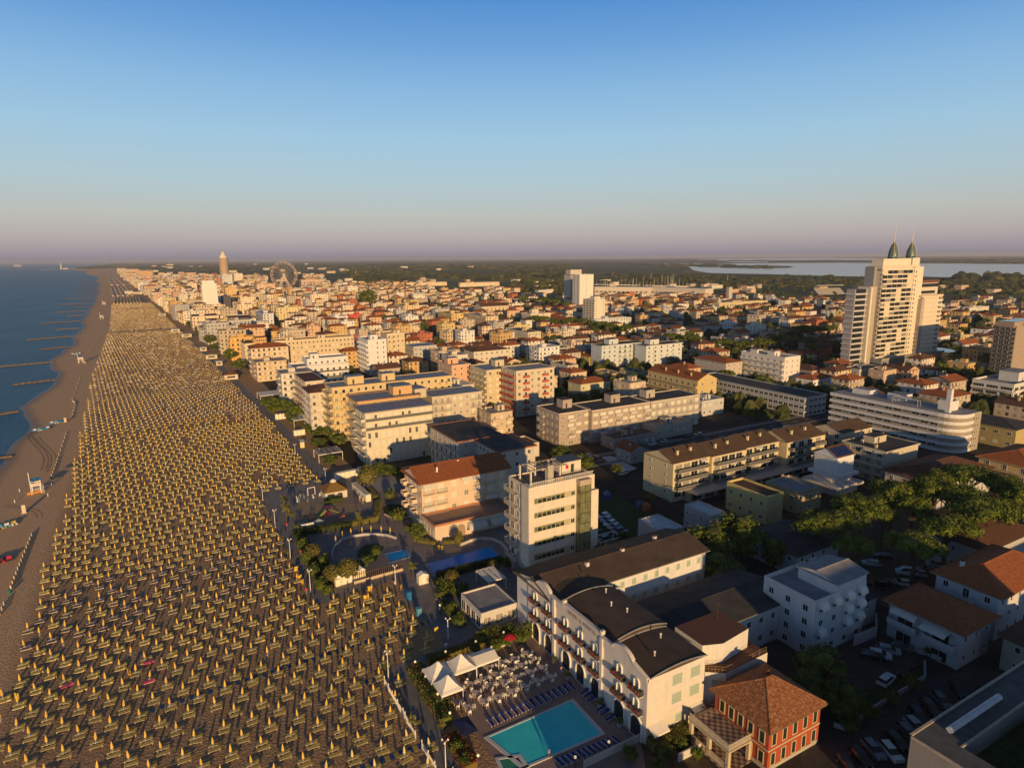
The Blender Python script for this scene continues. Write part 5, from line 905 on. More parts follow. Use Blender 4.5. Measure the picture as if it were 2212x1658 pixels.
# left lower wing and right stepped wings share the podium
HL = mpx(740, 605)-1.5; xl = span((TX, TY, 30), (1, 0, 0), 'A3', 735); xm = span((TX, TY, 30), (1, 0, 0), 'A3', 850)
b = MB(); xl += 2.0; b.box(xl, 2, 0, xm, 8, HL, 2); b.box(xm, -1, 0, xm+1.8, 8, HL+1, 1); b.box(xm+1.8, 1, 0, -2.6, 10, HL+1.5, 0); obj('left_wing', b, [TWS, TWB, plaster((.44, .42, .44))], tt)
for f in range(14):
    z = 2.5+f*(HL-2.5)/14; b = MB(); b.box(xl-.3, 1.0, z, xm-.2, 1.998, z+1.0, 0); b.box(xl-.9, 1.0, z, xl-.3, 8.1, z+1.0, 0); b.box(xl+.8, 1.96, z+1.0, xm-.8, 1.99, z+(HL-2.5)/14, 1); obj('wing_balcony', b, [plaster((.62, .62, .64)), GLASS], tt)
HR = mpx(1300, 720); xr0 = WM2-3.0; xr = span((TX, TY, 30), (1, 0, 0), 'A3', 1452)
b = MB(); b.box(xr0, -3.5, 0, xr0+3.6, 12, HR-1.2, 1); b.box(xr0+3.6, -2.6, 0, xr, 12, HR, 0); b.box(xr0+1.5, 1, HR, xr-.5, 12, HR+11, 0); b.box(xr0+1.0, .5, HR+9.5, xr-.2, 12.5, HR+11.6, 2); b.box(xr0+.5, -3.2, HR, xr, 1.0, HR+1.3, 0)
obj('right_wing', b, [TWC, TWS, TILEBR], tt)
for f in range(13):
    z = 3.5+f*(HR-3.5)/13; b = MB(); b.box(xr0+3.8, -3.3, z, xr+.1, -2.6, z+1.1, 0); b.box(xr-4.6, -2.64, z+1.2, xr-3.2, -2.602, z+2.6, 1).box(xr-2.6, -2.64, z+1.2, xr-1.2, -2.602, z+2.6, 1); obj('wing_balcony', b, [TWB, GLASS], tt)
obj('window', MB().box(xr0+1.6, .94, HR+6.6, xr-.6, .99, HR+9.0), GLASS, tt); obj('window', MB().box(xr0+1.6, .94, HR+2.0, xr-4, .99, HR+4.0), GLASS, tt)
b = MB(); b.box(-1, -6, -.4, xr+4, 20, 6.0, 0, top=1); b.lathe([(17, -.4), (17, 5.6), (16.7, 5.61)], 28, 2, (xr+6, 6, 0), True); b.box(-1.2, -6.3, 5.8, xr+4.2, -6, 6.6, 3); obj('podium', b, [plaster((.30, .30, .32)), GREYROOF, mat('podium_glass', (.05, .06, .08), .15, .2, 1, .6), CONC], tt)
# far round tower with a flared white crown
rt = G('A0', 1945, 345); b = MB(); hR = 0
lo, hi = 0, 200
for _ in range(40):
    md = (lo+hi)/2
    if proj((rt.x, rt.y, md))[1] > V('A0', 1945, 155)[1]: lo = md
    else: hi = md
hR = lo; rr = 32*.25012*((rt-CAM).length)/FPX
q = thing('round_tower', 'slim brown cylindrical tower with flared white crown near the horizon', 'tower', rt); BLD.append((rt.x-40, rt.y-40, rt.x+40, rt.y+40))
b.lathe([(rr, -.5), (rr, hR)], 20); 
obj('wall', b, facade((.46, .34, .24), 3.2, 5.0), q)
for f in range(16): b = MB(); b.lathe([(rr+.8, 0), (rr+.8, 1.2)], 20); obj('balcony_ring', b, plaster((.66, .50, .36)), q, (0, 0, 5+f*(hR-6)/16))
b = MB(); b.lathe([(rr+.5, 0), (rr*.75, rr*.5), (rr*.42, rr*.95), (rr*.3, rr*1.4), (rr*.22, rr*1.5)], 20); obj('crown', b, plaster((.82, .74, .64)), q, (0, 0, hR), smooth=True)
# ferris wheel
wg = G('A1', 250, 420); wt = G('A1', 250, 420); R = 103*.25012*(wg-CAM).length/FPX; hc = R*1.08
fw_ = thing('ferris_wheel', 'big white ferris wheel with red cabins standing over the far town', 'ferris wheel', wg, -AZ); BLD.append((wg.x-60, wg.y-60, wg.x+60, wg.y+60))
b = MB(); N_ = 36
for s_ in (-2.2, 2.2):
    for k in range(N_):
        a0, a1 = 2*pi*k/N_, 2*pi*(k+1)/N_
        for rr_ in (1, .88): b.bar((R*rr_*cos(a0), s_, hc+R*rr_*sin(a0)), (R*rr_*cos(a1), s_, hc+R*rr_*sin(a1)), .3)
    for k in range(18): a = 2*pi*k/18; b.bar((0, s_, hc), (R*cos(a), s_, hc+R*sin(a)), .16)
obj('wheel_frame', b, plaster((.72, .60, .54)), fw_)
b = MB()
for s_ in (-6, 6):
    for x_ in (-R*.42, R*.42): b.bar((x_, s_, 0), (0, s_*.4, hc), .9)
b.lathe([(3, hc-2), (3, hc+2)], 10); b.box(-R*.5, -9, 0, R*.5, 9, 4); obj('support', b, plaster((.76, .66, .58)), fw_)
for k in range(N_): a = 2*pi*k/N_; b = MB(); b.box(-1.1, -1.4, -2.4, 1.1, 1.4, 0, 0); obj('cabin', b, mat('cabin_paint', (.5, .16, .12)) if k % 2 else plaster((.72, .6, .54)), fw_, (R*1.02*cos(a), 0, hc+R*1.02*sin(a)))
# long low white curved depot and its end pylon
for i, (a, c, t, bs, lb) in enumerate(((712, 1190, 438, 482, 'left half of the long white depot beyond the peach houses'), (1195, 1665, 448, 500, 'right half of the long white depot beyond the peach houses'))):
    g0, g1 = G('A2', a, bs-8 if i == 0 else 480), G('A2', c, bs); L_ = (g1-g0).length; q = thing('depot', lb, 'warehouse', g0, math.atan2(g1.y-g0.y, g1.x-g0.x), 'long white depot')
    b = MB(); b.box(0, 0, -.5, L_, 30, 15, 0, top=1); b.box(-.5, -.5, 15, L_+.5, 30, 16.5, 2); obj('wall', b, [plaster((.74, .66, .58)), GREYROOF, plaster((.8, .74, .68))], q); b = MB()
    for k in range(int(L_/9)): b.box(2+k*9, -.1, 6, 8+k*9, 0, 8, 0)
    obj('ribbon_window', b, GLASS, q)
g0 = G('A2', 1872, 528); q = tag(obj('pylon', MB().box(-4, -3, 0, 4, 3, 24), plaster((.56, .52, .46)), None, tuple(g0)), 'plain concrete pylon at the right end of the long white depot', 'pylon')

q = thing('shop_canopy', 'long pale ledge roof over the shops at the foot of the yellow terraced apartments', 'canopy', (140, 133.2, 0)); obj('slab', MB().box(0, 0, 3.3, 62, 5.5, 3.7), plaster((.55, .53, .5)), q); b = MB(); b.box(.3, 3.2, -.3, 61, 5.4, 3.3, 0); obj('wall', b, plaster((.5, .44, .3)), q)
for i in range(11): obj('window', MB().box(0, -.05, 0, 3.6, 0, 2.4), GLASS, q, (1.5+i*5.4, 3.2, .4))
for i, (zx, zy) in enumerate(((1160, 950), (820, 850), (1100, 930))):
    g = G('B2', zx, zy); c = ((.45, .12, .04), (.03, .08, .25), (.05, .12, .2))[i]; b = MB(); b.box(-.9, -.9, 0, .9, .9, 1.4); b.add([(-1.1, -1.1, 1.9), (1.1, -1.1, 1.9), (1.1, 1.1, 1.9), (-1.1, 1.1, 1.9), (0, 0, 2.8)], [(0, 1, 4), (1, 2, 4), (2, 3, 4), (3, 0, 4), (3, 2, 1, 0)]); b.add([(.9, -.3, 1.3), (.9, .3, 1.3), (3, .3, .1), (3, -.3, .1)], [(0, 1, 2, 3)])
    tag(obj('play_tower', b, mat('play_paint_%d' % i, c, .5), None, tuple(g)), 'play tower on the lawn behind the cream tower, %s' % ('orange roofed', 'blue at the lawn top', 'dark blue beside the orange one')[i], 'play tower')
# ---------------------------------------------------------------- the rest of the town, house by house on its street grid
LAND = [((1930, 700), 'the twin spired towers'), ((1255, 640), 'the striped tower pair'), ((448, 650), 'the lone white tower'), ((613, 605), 'the ferris wheel'), ((780, 683), 'the bright red low building'), ((1380, 765), 'the blue and white block'),
        ((850, 790), 'the long beige slab'), ((1960, 900), 'the curved white block'), ((1330, 880), 'the grey pink row'), ((1560, 980), 'the yellow terraced apartments'), ((1065, 660), 'the big church hall'), ((2180, 740), 'the right edge tower'),
        ((1450, 645), 'the long white depot'), ((1750, 700), 'the bright red gabled house'), ((1650, 660), 'the turquoise pavilion'), ((1180, 700), 'the white block with loggias'), ((1150, 850), 'the red balcony block'), ((520, 720), 'the long white promenade hotel'), ((1640, 760), 'the white modern houses'), ((930, 620), 'the long low cream row')]
def where(px, py):
    (lx, ly), nm = min(LAND, key=lambda a: (a[0][0]-px)**2+((a[0][1]-py)*1.6)**2)
    dx, dy = px-lx, (py-ly)*1.6
    return (('right of ' if dx > 0 else 'left of ') if abs(dx) > abs(dy) else ('below ' if dy > 0 else 'beyond '))+nm
def free(x0, y0, x1, y1, L): return not any(x0 < b[2] and x1 > b[0] and y0 < b[3] and y1 > b[1] for b in L)
PARKS = [(133, 58, 205, 110), (99, 112, 126, 182), (30, 60, 61, 216), (99, 45, 131, 90), (60, 40, 200, 58), (92, 150, 134, 222), (91, 98, 101, 700), (270, 300, 330, 322), (52, 130, 100, 222)]
rnd = random.Random(21); CAND = []
def coast(y): return 46 if y < 345 else 46-(y-345)*.047 if y < 1600 else -13-(y-1600)*.045
yy = 60.0; row = 0
while yy < 6800:
    stepy = 21 if yy < 900 else (30 if yy < 3200 else 90)
    xx = coast(yy)+12; far_ = yy > 900; cx = 0
    while xx < (2600 if yy < 3200 else coast(yy)+420):
        if yy > 3200 and xx > coast(yy)+30: xx += 20
        sx = 20 if not far_ and xx < 900 else 30
        gap = 8 if (cx % 4 == 3) else 0
        x, y = xx+rnd.uniform(-2, 2), yy+rnd.uniform(-2, 2)
        w_, d_ = rnd.choice((rnd.uniform(10, 15), rnd.uniform(13, 19))), rnd.uniform(9.5, 15); xx += sx+gap; cx += 1
        if (row % 3) == 2 and rnd.random() < .45: continue
        sea_front = x-coast(y) < 70
        h_ = rnd.choice((14, 16, 19, 12)) if sea_front else rnd.choice((6, 6, 6.5, 9, 9, 10, 12, 14) if x < 220+y*.15 else (5, 6, 6, 6.5, 9, 9.5))
        if sea_front: w_ *= 1.5; d_ *= 1.2
        if yy > 3200: w_ *= 2.2; h_ *= 1.5
        if x < 20 and y < 1000: continue
        if not (Vector((x, y, 0))-CAM).dot(FW) > 50: continue
        px, py = proj((x+w_/2, y, h_)); _, pb = proj((x+w_/2, y, 0))
        if px < -40 or px > 2260: continue
        # the town's outer limit as the photo shows it
        lim = 566 if px < 250 and x-coast(y) < 430 else 588 if px < 330 else 596 if px < 700 else (612 if px < 930 else (628 if px < 1120 else (640 if px < 1700 else 652)))
        if pb < lim: continue
        if 760 < px < 1230 and 590 < pb < 612: continue
        if 575 < px < 655 and py < 617: continue
        dens = .9 if px < 1000 else (.72 if px < 1300 else .6)
        if rnd.random() > dens: continue
        if not free(x-1, y-1, x+w_+1, y+d_+1, BLD) or not free(x, y, x+w_, y+d_, PARKS): continue
        D = math.hypot(x, y); CAND.append((h_*w_/D/D, x, y, w_, d_, h_, px, pb, D, sea_front))
    yy += stepy+(9 if row % 3 == 2 else 0); row += 1
CAND.sort(reverse=True)
NB = 300-sum(1 for o in COL.objects if o.parent is None and o.type == 'EMPTY')
TONES = [((.66, .54, .40), 'cream'), ((.68, .64, .58), 'white'), ((.62, .43, .30), 'peach'), ((.60, .42, .20), 'ochre'), ((.50, .43, .34), 'beige'), ((.74, .73, .72), 'bright white'), ((.60, .48, .24), 'yellow'), ((.46, .15, .08), 'brick red'), ((.48, .47, .47), 'pale grey')]
ROOFS = [('hip', TILE, 'orange red hip roof'), ('hip', TILEBR, 'brown hip roof'), ('gable', TILE, 'red gable roof'), ('flat', GREYROOF, 'grey flat roof'), ('flat', BROWNROOF, 'brown flat roof'), ('flat', BITUMEN, 'dark flat roof'), ('gable', TILEBR, 'brown gable roof'), ('flat', WHITEROOF, 'pale flat roof')]
TOWNB = [(c[1], c[2], c[1]+c[3], c[2]+c[4]) for c in CAND]; made = []; TOWN = MB(); TM = [facade(t[0]) for t in TONES]+[TILE, TILEBR, GREYROOF, BROWNROOF, BITUMEN]
for i, (sc, x, y, w_, d_, h_, px, pb, D, sf) in enumerate(CAND):
    ti = rnd.choices(range(9), (5, 4, 3.5, 2.5, 3.5, 1.6, 1.4, .6, 1.8))[0]; col, cn = TONES[ti]
    ri = rnd.choices(range(8), (1, 1, .5, 5, 3, 1, .5, 3) if sf or h_ > 11 else (4, 3, 2.5, 1.6, 1, .5, 2, 1.2))[0]; rk, rm_, rn = ROOFS[ri]
    fl = max(2, round(h_/3)); rot = rnd.uniform(-.05, .05)+(.0 if D < 500 else rnd.uniform(-.25, .25))
    if i < NB:
        sz = {2: 'two storey', 3: 'three storey', 4: 'four storey', 5: 'five storey', 6: 'six storey'}.get(fl, 'tall')
        lb = '%s %s house with %s %s' % (cn, sz, rn, where(px, (proj((x, y, h_))[1]+pb)/2))
        if D < 330:
            q = building('house', lb, 'house', x, y, w_, d_, h_, col, fl, rk, rm_, S=dict(n=int(w_/3), win=(1.1, 1.3), style=['dark', 'curtain', 'shut'], bal='solid' if fl > 2 else None, balbays=(0, 2)), W=dict(n=int(d_/3), win=(1.1, 1.3), style=['dark', 'shut', 'dark'], bal='rail' if fl > 2 else None, balbays=(1,)), par=.5, rh=2.1, rot=rot, ov=.5 if rk != 'flat' else 0, chims=((.3, .5),) if rk != 'flat' else ((.2, .8),), ants=((.6, .55),) if i % 2 else (), huts=((.55, .4, 3.2, 3.2, 2.3),) if rk == 'flat' else (), nofoot=True)
        else:
            q = thing('house', lb, 'house', (x, y, 0), rot); b = MB(); b.box(0, 0, -.4, w_, d_, h_, 0, nb=True)
            if fl > 2:
                for f in range(1, fl): z = f*h_/fl; b.box(w_*.1, -1.0, z-.1, w_*.55, 0, z+.8, 1); b.box(-1.0, d_*.3, z-.1, 0, d_*.8, z+.8, 1)
            obj('wall', b, [facade(col, h_/fl, 3.2), plaster(tuple(min(.85, c*1.05) for c in col))], q)
            if rk == 'flat': obj('roof', flat_roof(w_, d_, .5, .3, .3), [rm_, plaster(tuple(c*.9 for c in col))], q, (0, 0, h_+.003))
            else: obj('roof', hip_roof(w_, d_, 2.3, .5, rk, wallm=plaster(col)), [rm_, TILEBR, plaster(col)], q, (0, 0, h_+.003))
            b = MB()
            if rk == 'flat': b.box(w_*.3, d_*.3, 0, w_*.3+3.4, d_*.3+3.4, 2.3); obj('stair_hut', b, plaster(col), q, (0, 0, h_))
            else: b.box(w_*.3, d_*.4, 0, w_*.3+.8, d_*.4+.8, 3.2); obj('chimney', b, plaster(col), q, (0, 0, h_))
        made.append((q, px, lb))
    else:
        TOWN.T = Matrix.Translation((x, y, 0)) @ Matrix.Rotation(rot, 4, 'Z'); rt_ = {0: 9, 1: 10, 2: 9, 3: 11, 4: 12, 5: 13, 6: 10, 7: 11}[ri]
        TOWN.box(0, 0, -.5, w_, d_, h_, ti, top=rt_, nb=True)
        if sf:
            for f in range(1, fl): TOWN.box(-1, -1, f*h_/fl, w_*.7, 0, f*h_/fl+.9, ti)
        if rk != 'flat':
            o_ = .5; z = h_; TOWN.add([(-o_, -o_, z), (w_+o_, -o_, z), (w_+o_, d_+o_, z), (-o_, d_+o_, z), (w_*.35, d_/2, z+2.3), (w_*.65, d_/2, z+2.3)], [(0, 1, 5, 4), (1, 2, 5), (2, 3, 4, 5), (3, 0, 4)], rt_)
        elif rnd.random() < .6: TOWN.box(w_*.3, d_*.3, h_, w_*.3+3.5, d_*.3+3.5, h_+2.4, ti)
TOWN.T = None
for _ in range(190):
    px, py = rnd.uniform(250, 2200), rnd.uniform(568, 640)
    if (px > 1120 and py < 606) or (px > 1500 and py < 622): continue
    d = ray(px, py)
    if d.z > -.006: continue
    g = CAM+d*(-CAMH/d.z); s_ = .8+g.length/5000
    if not free(g.x-30, g.y-30, g.x+30, g.y+30, BLD): continue
    w_ = rnd.uniform(10, 34)*s_; TOWN.box(g.x, g.y, -.5, g.x+w_, g.y+12*s_, rnd.uniform(5, 9)*s_, rnd.choice((0, 1, 2, 4)), top=rnd.choice((9, 9, 10, 11)))
if TOWN.v: tag(obj('distant_town', TOWN, TM), 'small pale houses of the town crowding towards the horizon', 'town', None, 'stuff')
# twins get told apart by their order in the picture
byl = {}
for q, px, lb in made: byl.setdefault(lb, []).append((px, q))
for lb, L_ in byl.items():
    if len(L_) > 1:
        L_.sort(key=lambda a: a[0])
        for k, (_, q) in enumerate(L_): q['label'] = ('%s, %s from left' % (lb.replace(' house with', ' house,'), nth(k)))
for q, _, lb in made:
    wds = q['label'].split()
    if len(wds) > 16: q['label'] = ' '.join(q['label'].replace(' storey', '-storey').replace('orange red', 'red').replace('twin spired', 'twin').split())
    q['group'] = 'small houses of the town'
print('candidates', len(CAND), 'made', len(made))
# ---------------------------------------------------------------- trees and shrubs
def leafmat(name, c1, c2, c3):
    if name in MATS: return MATS[name]
    m = bpy.data.materials.new(name); m.use_nodes = True; t = m.node_tree; L = t.links; p = t.nodes['Principled BSDF']; p.inputs['Roughness'].default_value = .75; p.inputs['Specular IOR Level'].default_value = .15
    g = t.nodes.new('ShaderNodeNewGeometry'); n = t.nodes.new('ShaderNodeTexNoise'); n.inputs['Scale'].default_value = .55; n.inputs['Detail'].default_value = 4; L.new(g.outputs['Position'], n.inputs['Vector'])
    ad = t.nodes.new('ShaderNodeMath'); ad.operation = 'MULTIPLY_ADD'; ad.inputs[1].default_value = .5; L.new(g.outputs['Random Per Island'], ad.inputs[0]); L.new(n.outputs['Fac'], ad.inputs[2])
    r = t.nodes.new('ShaderNodeValToRGB'); e = r.color_ramp.elements; e[0].position = .45; e[0].color = (*c1, 1); e[1].position = 1.0; e[1].color = (*c3, 1); k = e.new(.72); k.color = (*c2, 1)
    L.new(ad.outputs[0], r.inputs['Fac']); L.new(r.outputs[0], p.inputs['Base Color']); MATS[name] = m; return m
PINE_L = leafmat('pine_needles', (.04, .066, .012), (.09, .125, .02), (.155, .18, .032)); BROAD_L = leafmat('tree_leaves', (.035, .058, .014), (.075, .11, .022), (.14, .15, .03)); DARK_L = leafmat('dark_leaves', (.018, .035, .012), (.035, .055, .018), (.06, .075, .02))
PALM_L = leafmat('palm_leaves', (.06, .075, .018), (.12, .13, .03), (.2, .17, .05)); OLIVE_L = leafmat('olive_leaves', (.07, .08, .02), (.13, .125, .03), (.19, .16, .05)); BARK = mat('bark', (.10, .07, .05), .95, .3, 3)
def leaves(b, c, rad, n, s, rn, squash=.6, core=True, mi=0):
    cx, cy, cz = c
    if core:
        k = []; 
        for j in range(3):
            for i in range(6): a = 2*pi*i/6+j*.5; zz = (-.55, .1, .65)[j]; rr = rad*.78*math.sqrt(1-zz*zz)*rn.uniform(.85, 1.1); k.append((cx+rr*cos(a), cy+rr*sin(a), cz+rad*squash*.8*zz))
        b.add(k, [(j*6+i, j*6+(i+1) % 6, (j+1)*6+(i+1) % 6, (j+1)*6+i) for j in range(2) for i in range(6)]+[(0, 5, 4, 3, 2, 1), (12, 13, 14, 15, 16, 17)], mi)
    for _ in range(n):
        z = rn.uniform(-.6, 1); a = rn.uniform(0, 2*pi); q = math.sqrt(1-z*z); rr = rad*rn.uniform(.82, 1.12)
        nx, ny, nz = q*cos(a), q*sin(a), z; p = Vector((cx+nx*rr, cy+ny*rr, cz+nz*rr*squash)); nn = Vector((nx+rn.uniform(-.7, .7), ny+rn.uniform(-.7, .7), nz+rn.uniform(-.5, .9))).normalized()
        u = nn.orthogonal().normalized(); v = nn.cross(u); aa = rn.uniform(0, 6.28); u, v = u*cos(aa)+v*sin(aa), v*cos(aa)-u*sin(aa); ss = s*rn.uniform(.6, 1.3)
        b.add([tuple(p-u*ss-v*ss*.55), tuple(p+u*ss-v*ss*.6), tuple(p+u*ss*.7+v*ss*.7), tuple(p-u*ss*.8+v*ss*.5)], [(0, 1, 2, 3)], mi)
def tree_proto(name, kind, seed, fine=1.0):
    rn = random.Random(seed); root = link(name, None); tr = MB(); cr = MB()
    if kind == 'pine':      # unit: crown radius 1 -> flat dome on a tall forked trunk, total height about 2.2
        tr.bar((0, 0, 0), (.05, .03, 1.0), .075, 0, 7)
        cl = []
        for i in range(int(17)):
            a = i*2.4+rn.uniform(-.3, .3); q = math.sqrt((i+.5)/17)*.78; cl.append((q*cos(a), q*sin(a), 1.62+.42*(1-q*q)+rn.uniform(-.09, .06), rn.uniform(.25, .36)))
        for c in cl:
            if rn.random() < .6: tr.bar((.05, .03, 1.0), (c[0]*.9, c[1]*.9, c[2]-.06), .022, 0, 5)
            leaves(cr, c[:3], c[3], int(110*fine), .042/fine**.5, rn, .72)
    elif kind == 'broad':
        tr.bar((0, 0, 0), (.02, .02, .9), .07, 0, 7)
        for i in range(15):
            z = 1-2*(i+.5)/15; a = i*2.4; q = math.sqrt(1-z*z)*.62; c = (q*cos(a)+rn.uniform(-.08, .08), q*sin(a)+rn.uniform(-.08, .08), 1.15+z*.6+rn.uniform(-.06, .06))
            tr.bar((.02, .02, .8), c, .018, 0, 4); leaves(cr, c, rn.uniform(.30, .44), int(75*fine), .05/fine**.5, rn, .85)
    elif kind == 'ball':
        tr.bar((0, 0, 0), (0, 0, .7), .05, 0, 6)
        leaves(cr, (0, 0, 1.0), .82, int(500*fine), .07, rn, .95); 
        for i in range(9): a = i*2.4; z = 1-2*(i+.5)/9; q = math.sqrt(1-z*z)*.5; leaves(cr, (q*cos(a), q*sin(a), 1+z*.45), .42, int(50*fine), .06, rn, .9, False)
    elif kind == 'cypress':
        tr.bar((0, 0, 0), (0, 0, .5), .05, 0, 5)
        for i in range(8): leaves(cr, (rn.uniform(-.04, .04), rn.uniform(-.04, .04), .45+i*.36), .34*(1-abs(i-2.2)/8.5), int(45*fine), .06, rn, 1.3)
    elif kind == 'shrub':
        tr.bar((0, 0, 0), (0, 0, .4), .04, 0, 4)
        for i in range(7): a = i*2.4; q = .45*math.sqrt((i+.3)/7); leaves(cr, (q*cos(a), q*sin(a), rn.uniform(.35, .65)), rn.uniform(.35, .5), int(70*fine), .075, rn, .8)
    elif kind == 'palm':
        tr.lathe([(.11, 0), (.075, .3), (.07, 1.5), (.1, 1.6)], 7)
        for i in range(22):
            a = i*2.39; el = rn.uniform(-.2, 1.1); prev = Vector((0, 0, 1.6)); dirv = Vector((cos(a)*cos(el), sin(a)*cos(el), sin(el))); side = Vector((-sin(a), cos(a), 0)); w0 = .06
            for s_ in range(5):
                nx_ = prev+dirv*.19; w1 = (.10, .11, .09, .06, .01)[s_]
                for sg in (-1, 1): cr.add([tuple(prev), tuple(nx_), tuple(nx_+side*sg*w1*1.4-Vector((0, 0, w1*.6))), tuple(prev+side*sg*w0*1.4-Vector((0, 0, w0*.6)))], [(0, 1, 2, 3)])
                prev, w0 = nx_, w1; dirv = (dirv-Vector((0, 0, .33))).normalized()
    lm = {'pine': PINE_L, 'broad': BROAD_L, 'ball': OLIVE_L, 'cypress': DARK_L, 'shrub': BROAD_L, 'palm': PALM_L}[kind]
    obj('trunk', tr, BARK, root); obj('crown', cr, lm, root); KIDS[root.name] = [c for c in COL.objects if c.parent == root]; root['_p'] = 1; return root
TP = {('pine', i): tree_proto('pine_tree', 'pine', 11+i, 1.35) for i in range(3)}
TP.update({('broad', i): tree_proto('tree', 'broad', 31+i) for i in range(3)})
TP.update({('far', i): tree_proto('tree', 'broad', 41+i, .32) for i in range(3)}); TP.update({('farpine', i): tree_proto('pine_tree', 'pine', 51+i, .35) for i in range(2)})
TP.update({('ball', 0): tree_proto('tree', 'ball', 61), ('cypress', 0): tree_proto('cypress_tree', 'cypress', 63, .7), ('palm', 0): tree_proto('palm_tree', 'palm', 65), ('palm', 1): tree_proto('palm_tree', 'palm', 66)})
TP.update({('shrub', i): tree_proto('shrub', 'shrub', 71+i) for i in range(2)})
USED = set(); rt = random.Random(5)
def plant(kind, x, y, rad, hgt, label, cat=None, group=None, z=0):
    ks = [k for k in TP if k[0] == kind]; k = rt.choice(ks); base = {'pine': 2.1, 'farpine': 2.1, 'broad': 1.9, 'far': 1.9, 'ball': 1.85, 'cypress': 3.3, 'shrub': 1.0, 'palm': 1.9}[kind]; p = TP[k]
    sc = (rad, rad, hgt/base); rz = rt.uniform(0, 6.28)
    if k not in USED: USED.add(k); q = p; q.location = (x, y, z); q.rotation_euler = (0, 0, rz); q.scale = sc; del q['_p']; q['label'] = label
    else: q = dup(p, (x, y, z), rz, label, None, sc)
    if '_p' in q: del q['_p']
    q['category'] = cat or {'pine': 'pine tree', 'farpine': 'pine tree', 'shrub': 'shrub', 'palm': 'palm tree', 'cypress': 'cypress'}.get(kind, 'tree')
    if group: q['group'] = group
    elif 'group' in q: del q['group']
    return q
def plantpx(kind, r, cx, cy, rp, hgt, label, group=None, hc=None):
    """crown centre pixel, crown radius in region pixels"""
    hc = hc if hc is not None else hgt*.82; g = G(r, cx, cy, hc); rad = rp*.25012*(g-CAM).dot(FW)/FPX
    return plant(kind, g.x, g.y, rad, hgt, label, None, group)
# umbrella pines of the little park at the right
for cx, cy, rp, h_, lb in [(640, 1060, 225, 12, 'pine with dark lower left crown at the near left end of the park'), (420, 1090, 230, 12, 'leftmost pine of the park, over the white bungalow roof'), (800, 930, 235, 13, 'spreading pine between the ochre house and the park centre'),
                           (1000, 1000, 130, 11, 'small outlying pine crown right of the spreading pine'), (740, 1260, 190, 11, 'pine in front of the park beside the two roof aerials'), (1270, 1270, 250, 12, 'lowest pine of the park standing over the parked cars'),
                           (1560, 1110, 250, 13, 'rounded pine with visible leaning trunk at the front of the park'), (1080, 810, 220, 14, 'dark pine at the back left of the park'), (1400, 800, 210, 15, 'tall pine at the top centre of the park'), (1640, 840, 215, 15, 'bright pine crown right of the top centre'),
                           (1730, 660, 230, 14, 'pine directly in front of the brown hip roof'), (1850, 980, 260, 15, 'widest pine crown in the middle right of the park'), (2050, 980, 200, 14, 'pine near the right edge above the orange hip roof'), (2060, 760, 180, 14, 'pine at the right edge before the yellow house'), (2180, 840, 170, 14, 'last pine cut by the right edge'), (1250, 930, 170, 13, 'pine in the shaded gap of the park'), (1450, 700, 150, 13, 'small dark pine left of the brown hip roof')]:
    plantpx('pine', 'B3', cx, cy, rp*.98, h_, lb, 'umbrella pines of the park')
